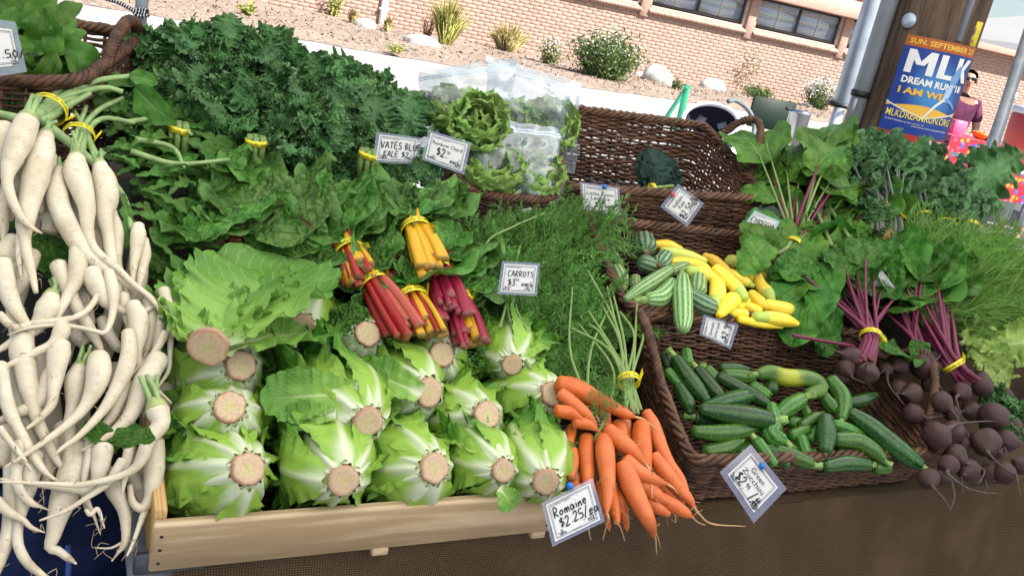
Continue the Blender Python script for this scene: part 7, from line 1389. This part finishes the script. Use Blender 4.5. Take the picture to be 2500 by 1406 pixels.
    if glasses:
        g_ = Geo()
        for g in (-1, 1): merge(g_, cbox(hc + s * g * .037 * k + f * .112 * k + ZH * .004, (.060 * k, .012, .038 * k), np.array([s, f, ZH]), .012)); merge(g_, tube([hc + s * g * .066 * k + f * .11 * k, hc + s * g * .085 * k], [.004, .004], 6))
        merge(g_, tube([hc - s * .012 + f * .114 * k + ZH * .008, hc + s * .012 + f * .114 * k + ZH * .008], [.004, .004], 6)); part('sunglasses', g_, MAT['black'], t)
    return t
pw = atd(2366, 192, 10.2); b = V3(pw[0], pw[1], 0); hh = (pw[2]) / 1.64 * 1.72
person('woman in a purple shirt and dark sunglasses standing behind the floral table', b, V3(-.25, -1, 0), hh, MAT['purple'], MAT['denim'], MAT['black'], 'front', True)
pf = atz(2462, 588); person('person in white trousers and black sandals standing beyond the right table', V3(pf[0] + .02, pf[1] + .1, 0), V3(-.6, -.8, 0), 1.7, MAT['whitecloth'], MAT['whitecloth'], MAT['black'], 'down', False)

# ------------------------------------------------------------------ neighbouring stall at right
def m_floral():
    m = MB('floral_cloth'); co = m.coord(); v = m.n('TexVoronoi', {'feature': 'F1'}, Scale=19., Vector=co)
    hs = m.n('HueSaturation', None, Color=v.outputs['Color'], Saturation=1.3, Value=.8); d = v.outputs['Distance']; h = m.n('SeparateColor', None, _0=v.outputs['Color']).outputs[0]
    pet = m.mix(m.step(h, .33, .34), (.02, .10, .55), m.mix(m.step(h, .66, .67), (.60, .05, .14), (.75, .24, .03))); c = m.mix(m.step(d, .46, .40), (.42, .03, .05), pet); c = m.mix(m.step(d, .16, .12), c, (.75, .5, .05)); m.base(c, .7, .2); return m.m
MAT['floral'] = m_floral()
TX = nrm(V3(1, .25, 0)); TY = V3(-TX[1], TX[0], 0)
p = atd(2395, 338, 9.5)
t = thing('floral_table', 'table under a bright floral cloth in front of the woman', 'table', V3(p[0], p[1], 0)); ctr = V3(p[0], p[1], p[2] - .01)
def clothgeo(c, w, d, drop):
    n = wob(33, 6, 6.)
    def fn(s, q): x = s * w; z = -q * drop; y = -d - .02 * n(x * 3, 0 * x) * q; return c + TX * x[:, None] + TY * y[:, None] + ZH * z[:, None], np.stack([s, q, 0 * s], -1)
    g = grid(fn, 50, 8); g.add([c - TX * w - TY * d, c + TX * w - TY * d, c + TX * w + TY * d, c - TX * w + TY * d], [[0, 1, 2, 3]]); return g
part('floral_cloth', clothgeo(ctr, .62, .35, .55), MAT['floral'], t, False)
for a in (-.55, .55):
    for b_ in (-.3, .3): e = ctr + TX * a + TY * b_; part('leg', tube([V3(e[0], e[1], 0), e - ZH * .01], [.018, .018], 8), MAT['greyleg'], t)
r = np.random.default_rng(91)
for k, (x, y, c_, lab) in enumerate([(2395, 328, (.8, .25, .03), 'small orange bowl on the floral table'), (2412, 330, (.02, .02, .02), 'small black bowl on the floral table'), (2335, 312, (.75, .12, .25), 'pink box on the floral table'), (2425, 338, (.6, .65, .75), 'pale glass jar at the end of the floral table')]):
    q = atd(x, y, 9.4); col = plain('ware_%d' % k, c_, .35, .5, var=.1)
    if k == 2: solo('pink_box', cbox(q, (.16, .12, .16), np.array([TX, TY, ZH]), .01), col, lab, 'box', smooth=False)
    else: solo('bowl' if k < 2 else 'jar', lathe(V3(q[0], q[1], ctr[2]), [(.03, 0), (.06, .012), (.085, .05), (.09, .075), (.082, .075), (.05, .02), (0, .015)] if k < 2 else [(0, 0), (.05, 0), (.05, .12), (.035, .14), (.035, .16), (0, .16)], 24), col, lab, 'bowl' if k < 2 else 'jar')
p = atd(2440, 405, 7.6)
t = thing('folding_table', 'white folding table with red check cover at the right edge', 'table', V3(p[0], p[1], 0)); ctr = V3(p[0], p[1], p[2])
def m_check():
    m = MB('red_check'); co = m.coord(); ck = m.n('TexChecker', None, Scale=26., Color1=(.75, .74, .75, 1), Color2=(.55, .10, .09, 1), Vector=co); m.base(ck.outputs['Color'], .6); return m.m
part('table_top', cbox(ctr + TX * .35, (1.25, .62, .035), np.array([TX, TY, ZH]), .012), MAT['white_paint'], t, False); part('check_cover', cbox(ctr + TX * .42 + ZH * .02, (.95, .5, .004), np.array([TX, TY, ZH]), .001), m_check(), t, False)
for a in (-.12, .85):
    e = ctr + TX * a - TY * .22; part('leg', tube([V3(e[0] - .2, e[1], 0), e], [.014, .014], 8), MAT['black'], t); e2 = ctr + TX * a + TY * .22; part('leg', tube([V3(e2[0] + .2, e2[1], 0), e2], [.014, .014], 8), MAT['black'], t)
q = ctr + TX * .22 + ZH * .04
t = thing('drinks_cooler', 'red insulated drinks cooler standing on the white table', 'cooler', q); MAT['coolred'] = plain('red_plastic', (.62, .07, .055), .4, .5, var=.08, nscale=5, bump=.02)
part('cooler_body', tube(q + ZH * np.array([0, .01, .2, .40, .41])[:, None], np.array([.19, .2, .215, .225, .21]), 36), MAT['coolred'], t); part('lid', tube(q + ZH * np.array([.412, .43, .47, .48])[:, None], np.array([.225, .235, .225, .15]), 36), MAT['white_paint'], t)
hp = q + ZH * .33 - TY * .235 - TX * .03; part('handle', tube(catmull([hp - TX * .07 - ZH * .04, hp - TX * .06, hp + TX * .06, hp + TX * .07 - ZH * .04], 16), .011, 8), MAT['white_paint'], t)

# ------------------------------------------------------------------ stroller, A-frame sign, bin
c = atd(1735, 297, 6.8); gx = nrm(V3(.95, .3, 0)); gy = V3(-gx[1], gx[0], 0)
t = thing('baby_stroller', 'baby stroller with black hood and curved grey handle behind the large basket', 'stroller', V3(c[0], c[1], 0)); MAT['navyhood'] = plain('black_hood', (.015, .015, .03), .7, .3, var=.3, nscale=10)
hn = nrm(V3(-.35, -.75, .55)); hx = nrm(np.cross(ZH, hn)) * -1; hy = np.cross(hn, hx); hy *= np.sign(hy[2])
def hood():
    def fn(s, q): a = s * PI; b = q * PI / 2; V = c - hn * (.16 * np.sin(b))[:, None] + hx * (.215 * np.cos(b) * np.sin(a))[:, None] + hy * (.15 * np.cos(b) * np.cos(a))[:, None]; return V, np.stack([s, q, 0 * s], -1)
    return grid(fn, 30, 12)
part('hood', hood(), MAT['navyhood'], t)
ring = np.array([c + hx * .215 * math.sin(a) + hy * .15 * math.cos(a) for a in np.linspace(-PI, PI, 40)]); part('hood_rim', tube(ring, .018, 10, cap=False), MAT['white_paint'], t)
for k, (a, b_) in enumerate(((-.07, .04), (.06, -.03), (.1, .05), (-.02, -.06))): part('toy_patch', cbox(c + hx * a + hy * b_ - hn * .09, (.07, .05, .006), np.array([nrm(hx + hy * (k - 1.5) * .5), nrm(hy - hx * (k - 1.5) * .5), hn]), .002), plain('grey_patch_%d' % k, (.25, .24, .28), .7), t, False)
part('seat', cbox(c + gx * .05 - ZH * .22, (.40, .5, .14), np.array([gx, gy, ZH]), .05), MAT['white_paint'], t); part('seat_pad', cbox(c + gx * .0 - ZH * .13, (.30, .36, .06), np.array([gx, gy, ZH]), .02), MAT['navyhood'], t)
hb = [c + gx * .10 + ZH * .17, c + gx * .22 + ZH * .18 + gy * .1, c + gx * .36 + ZH * .12 + gy * .12, c + gx * .40 + ZH * .02 + gy * .05, c + gx * .34 - ZH * .08 - gy * .05, c + gx * .22 - ZH * .18 - gy * .05]; part('handle', tube(catmull(hb, 40), .018, 12), plain('grey_foam_grip', (.13, .15, .16), .6), t)
for a in (-.18, .25):
    part('frame_leg', tube([c + gx * a - ZH * .2, V3(c[0], c[1], .12) + gx * a * 1.3 - gy * .2], [.012, .012], 8), MAT['greyleg'], t)
    for b_ in (-.3, .3): w_ = V3(c[0], c[1], .12) + gx * a * 1.3 + gy * b_; part('wheel', lathe(w_, [(.10, -.02), (.12, -.02), (.12, .02), (.10, .02), (.10, -.02)], 20, np.array([gy, ZH, gx])), MAT['black'], t)
t = thing('a_frame_sign', 'green wooden A-frame sign seen from its edge on the path', 'sign', atz(1660, 420)); MAT['green_paint'] = plain('green_paint', (.02, .25, .14), .5, var=.15, nscale=10)
p = atd(1678, 212, 8.2); fy = nrm(V3(p[0], p[1], 0)); fx = V3(fy[1], -fy[0], 0)
for sg, wdt in ((1, .06), (-1, .02)):
    a, b = p, V3(p[0], p[1], 0) + (fx * .03 if sg > 0 else -fx * .40); d_ = nrm(a - b); part('board', cbox(mid(a, b), (wdt if sg > 0 else .03, .5, np.linalg.norm(a - b)), np.array([nrm(np.cross(fy, d_)), fy, d_]), .004), MAT['green_paint'], t, False)
p = atd(1912, 325, 7.6); t = thing('recycling_bin', 'dark green open bin beside the stroller', 'bin', V3(p[0], p[1], 0)); MAT['dkgreen'] = plain('dark_green_plastic', (.006, .02, .013), .6, var=.15)
part('bin_body', cbox(V3(p[0], p[1], p[2] / 2 - .03), (.42, .4, p[2] - .02), np.array([gx, gy, ZH]), .03), MAT['dkgreen'], t, False); part('open_lid', cbox(p - gx * .05 + gy * .18 + ZH * .12, (.42, .03, .26), np.array([gx, gy, ZH]), .01), MAT['dkgreen'], t, False)
q = atd(1950, 288, 6.3); t = thing('steel_pot', 'shiny steel canister with black clip behind the right kale', 'pot', q - ZH * .1); part('pot_body', lathe(q, [(0, -.5), (.075, -.5), (.075, .02), (.08, .03), (.08, .05), (0, .055)], 28), plain('polished_steel', (.55, .56, .58), .18, .5, .95, var=.1, nscale=5, bump=0), t); part('clip', cbox(q - gx * .09 + ZH * .045, (.06, .03, .02), np.array([gx, gy, ZH]), .004), MAT['black'], t, False)

# ------------------------------------------------------------------ price cards
MAT['paper'] = plain('card_paper', (.72, .72, .70), .6, .3, var=.04, nscale=6, bump=0); MAT['greencard'] = plain('green_card_edge', (.05, .35, .24), .4); MAT['engrave'] = plain('grey_print', (.16, .17, .20), .6, var=.5, nscale=200, bump=0)
def m_lam():
    m = MB('laminate_film'); g = m.n('BsdfGlossy', None, Color=(1, 1, 1), Roughness=.08); tr = m.n('BsdfTransparent', None, Color=(.82, .84, .93)); d = m.n('BsdfDiffuse', None, Color=(.42, .44, .58)); x = m.n('MixShader', None, _0=.08); y = m.n('MixShader', None, _0=.38)
    m.nt.links.new(tr.outputs[0], y.inputs[1]); m.nt.links.new(d.outputs[0], y.inputs[2]); m.nt.links.new(y.outputs[0], x.inputs[1]); m.nt.links.new(g.outputs[0], x.inputs[2]); m.nt.links.new(x.outputs[0], m.out.inputs['Surface']); return m.m
MAT['lam'] = m_lam(); PINS = {'blue': plain('blue_pin', (.01, .16, .55), .3), 'red': plain('red_pin', (.6, .03, .08), .3)}
def card(label, corners, depth_off=0., title='', hand=(), pin=None, tilt=0., edge='lam', vv=None, margin=.07, cat='price card', stake=None, fade=False):
    """corners: TL, TR, BR, BL in photo pixels (reading order); stands facing the shopper"""
    cx_, cy_ = np.mean(corners, 0); p0 = at(cx_, cy_, depth_off)[0] if vv is None else atv(cx_, cy_, vv); pn = nrm(VIEW(p0) + ZH * tilt)
    C = [hit(x, y, p0, pn)[0] for x, y in corners]
    def bl(a, b, z=0.): a, b = np.asarray(a, float)[..., None], np.asarray(b, float)[..., None]; return (C[3] * (1 - a) + C[2] * a) * (1 - b) + (C[0] * (1 - a) + C[1] * a) * b + pn * z
    t = thing('price_card', label, cat, mid(C[2], C[3]), 'price cards on the stall')
    def quad(a0, a1, b0, b1, z, mat, nm, par=t): return part(nm, Geo().add(bl([a0, a1, a1, a0], [b0, b0, b1, b1], z), [[0, 1, 2, 3]]), mat, par, False)
    quad(0, 1, 0, 1, 0, MAT[edge], 'laminate'); m_ = margin; asp = np.linalg.norm(C[1] - C[0]) / np.linalg.norm(C[3] - C[0]); pa = quad(m_, 1 - m_, m_ * 1.1, 1 - m_ * 1.1, .0008, MAT['paper'], 'paper')
    g = Geo()
    for i_, (mm, w) in enumerate(((m_ + .035, .012), (m_ + .06, .006))):
        for a0, a1, b0, b1 in ((mm, 1 - mm, mm * 1.1, mm * 1.1 + w), (mm, 1 - mm, 1 - mm * 1.1 - w, 1 - mm * 1.1), (mm, mm + w * .8, mm * 1.1 + w, 1 - mm * 1.1 - w), (1 - mm - w * .8, 1 - mm, mm * 1.1 + w, 1 - mm * 1.1 - w)): g.add(bl([a0, a1, a1, a0], [b0, b0, b1, b1], .0014), [[0, 1, 2, 3]])
    part('printed_border', g, MAT['engrave'], pa, False)
    rr = np.random.default_rng(abs(int(cx_))); g = Geo()
    for cx2, w2 in ((.22, .11), (.80, .12)):
        for k in range(26):
            a, b = cx2 + rr.normal(0, w2 * .45), .16 + abs(rr.normal(0, .055)) * (1.4 if cx2 > .5 else 1.); s = rr.uniform(.008, .02); th = rr.uniform(0, 6); g.add(bl([a + s * math.cos(th + j * 1.57) for j in range(4)], [b + s * 1.3 * math.sin(th + j * 1.57) for j in range(4)], .0015), [[0, 1, 2, 3]])
    part('printed_vegetables', g, MAT['engrave'], pa, False, 'stuff')
    def tx(s, a0, a1, b0, b1, mat, bold=0.): P_, F_ = fit_text(s, a0, a1, b0, b1, bold); part('lettering', Geo().add(bl(P_[:, 0], P_[:, 1], .0016), F_), mat, pa, False)
    tx('Certified Organic', .15, .52, .80, .855, MAT['ink']); tx('City Farm', .42, .60, .125, .155, MAT['ink'])
    for i, ln in enumerate(title if isinstance(title, (list, tuple)) else [title] if title else []): 
        w_ = min(.68, .068 * len(ln)); y0 = .62 - i * .15; tx(ln, .5 - w_ / 2, .5 + w_ / 2, y0, y0 + .115, MAT['ink'])
    for s, a, b, h_ in hand:
        P_, F_ = hand_text(s, 0, 0, 1., .13); part('handwriting', Geo().add(bl(a + P_[:, 0] * h_ / asp * .95, b + P_[:, 1] * h_, .0018), F_), MAT['ink'], pa, False)
    if pin:
        c_, pp = pin; q = hit(*pp, p0, pn)[0]; part('push_pin', merge(lathe(q + pn * .001, [(.0045, 0), (.0045, .002), (.0028, .004), (.0028, .009), (.005, .010), (.005, .013), (0, .0135)], 16, np.array([nrm(np.cross(pn, ZH)), np.cross(pn, nrm(np.cross(pn, ZH))), pn])), Geo()), PINS[c_], t)
    if stake: part('stake', tube([mid(C[2], C[3]) - pn * .002, mid(C[2], C[3]) - pn * .002 - ZH * stake], [.0015, .0015], 6), MAT['black'], t)
    return t
card('price card reading Romaine hanging at the right corner of its crate', [(1322, 1228), (1447, 1166), (1477, 1272), (1349, 1334)], .095, '', [('Romaine', .16, .56, .22), ('$2.25/ea', .22, .29, .22)], ('blue', (1392, 1186)))
card('price card reading Carrots standing in the carrot tops', [(1226, 637), (1319, 643), (1310, 723), (1214, 718)], .15, '', [('CARROTS', .20, .56, .17), ('$3.', .22, .28, .20), ('50', .42, .42, .09), ('each', .58, .28, .15)], None, stake=.05)
card('price card half hidden behind the chard leaves by the kale', [(920, 322), (1028, 337), (1022, 402), (908, 396)], .10, '', [('VATES BLUE', .14, .50, .22), ('KALE $2', .22, .22, .2)])
card('price card reading Rainbow Chard beside the lettuce bags', [(1046, 317), (1151, 350), (1133, 427), (1029, 390)], .17, 'Rainbow Chard', [('$2.', .28, .30, .26), ('50', .52, .44, .10), ('each', .62, .20, .15)])
card('price card reading Little Gem pinned on the front of the large basket', [(1416, 444), (1512, 458), (1517, 526), (1420, 520)], .07, ['Little Gem', 'Lettuce'], [('$3/bag', .35, .22, .18)], ('blue', (1476, 456)), margin=.06)
card('tilted price card pinned on the rim of the large basket below the dark kale', [(1612, 505), (1655, 449), (1719, 497), (1678, 554)], .07, ['Italian', 'Kale'], [('$2.50/bunch', .14, .22, .19)], ('red', (1642, 476)), margin=.10)
card('slanted price card pinned to the front rim of the squash basket', [(1707, 816), (1718, 768), (1804, 793), (1784, 853)], .08, ['Specialty', 'Summer Squash'], [('$2.99/#', .25, .2, .17)], None, margin=.09)
card('diamond-tilted price card reading Green Zucchini on the zucchini basket', [(1833, 1084), (1921, 1192), (1840, 1277), (1757, 1152)], .075, ['Green', 'Zucchini'], [('$2.', .22, .22, .22), ('99', .46, .30, .11), ('/#', .64, .20, .22)], ('blue', (1860, 1137)), margin=.12)
card('green-edged price card reading Chioggia Beets among the beet leaves', [(1842, 511), (1907, 540), (1882, 588), (1803, 562)], .06, '', [('CHIOGGIA $3', .12, .52, .2), ('BEETS', .14, .26, .2)], None, edge='greencard', margin=.05)
card('price card lying back above the purple beet stems', [(2092, 650), (2156, 661), (2192, 711), (2108, 692)], .10, '', [('RED', .3, .55, .2), ('BEETS $3', .2, .3, .2)], margin=.03)
card('cropped price card at the left edge over the leafy greens', [(-62, 38), (38, 55), (66, 176), (-48, 194)], .12, '', [('$2.50/ea', .17, .30, .155)], margin=.14, vv=.50)
card('price card seen at an angle beyond the fennel', [(2405, 585), (2438, 592), (2446, 625), (2412, 622)], .0, '', [('$2', .3, .4, .3)])
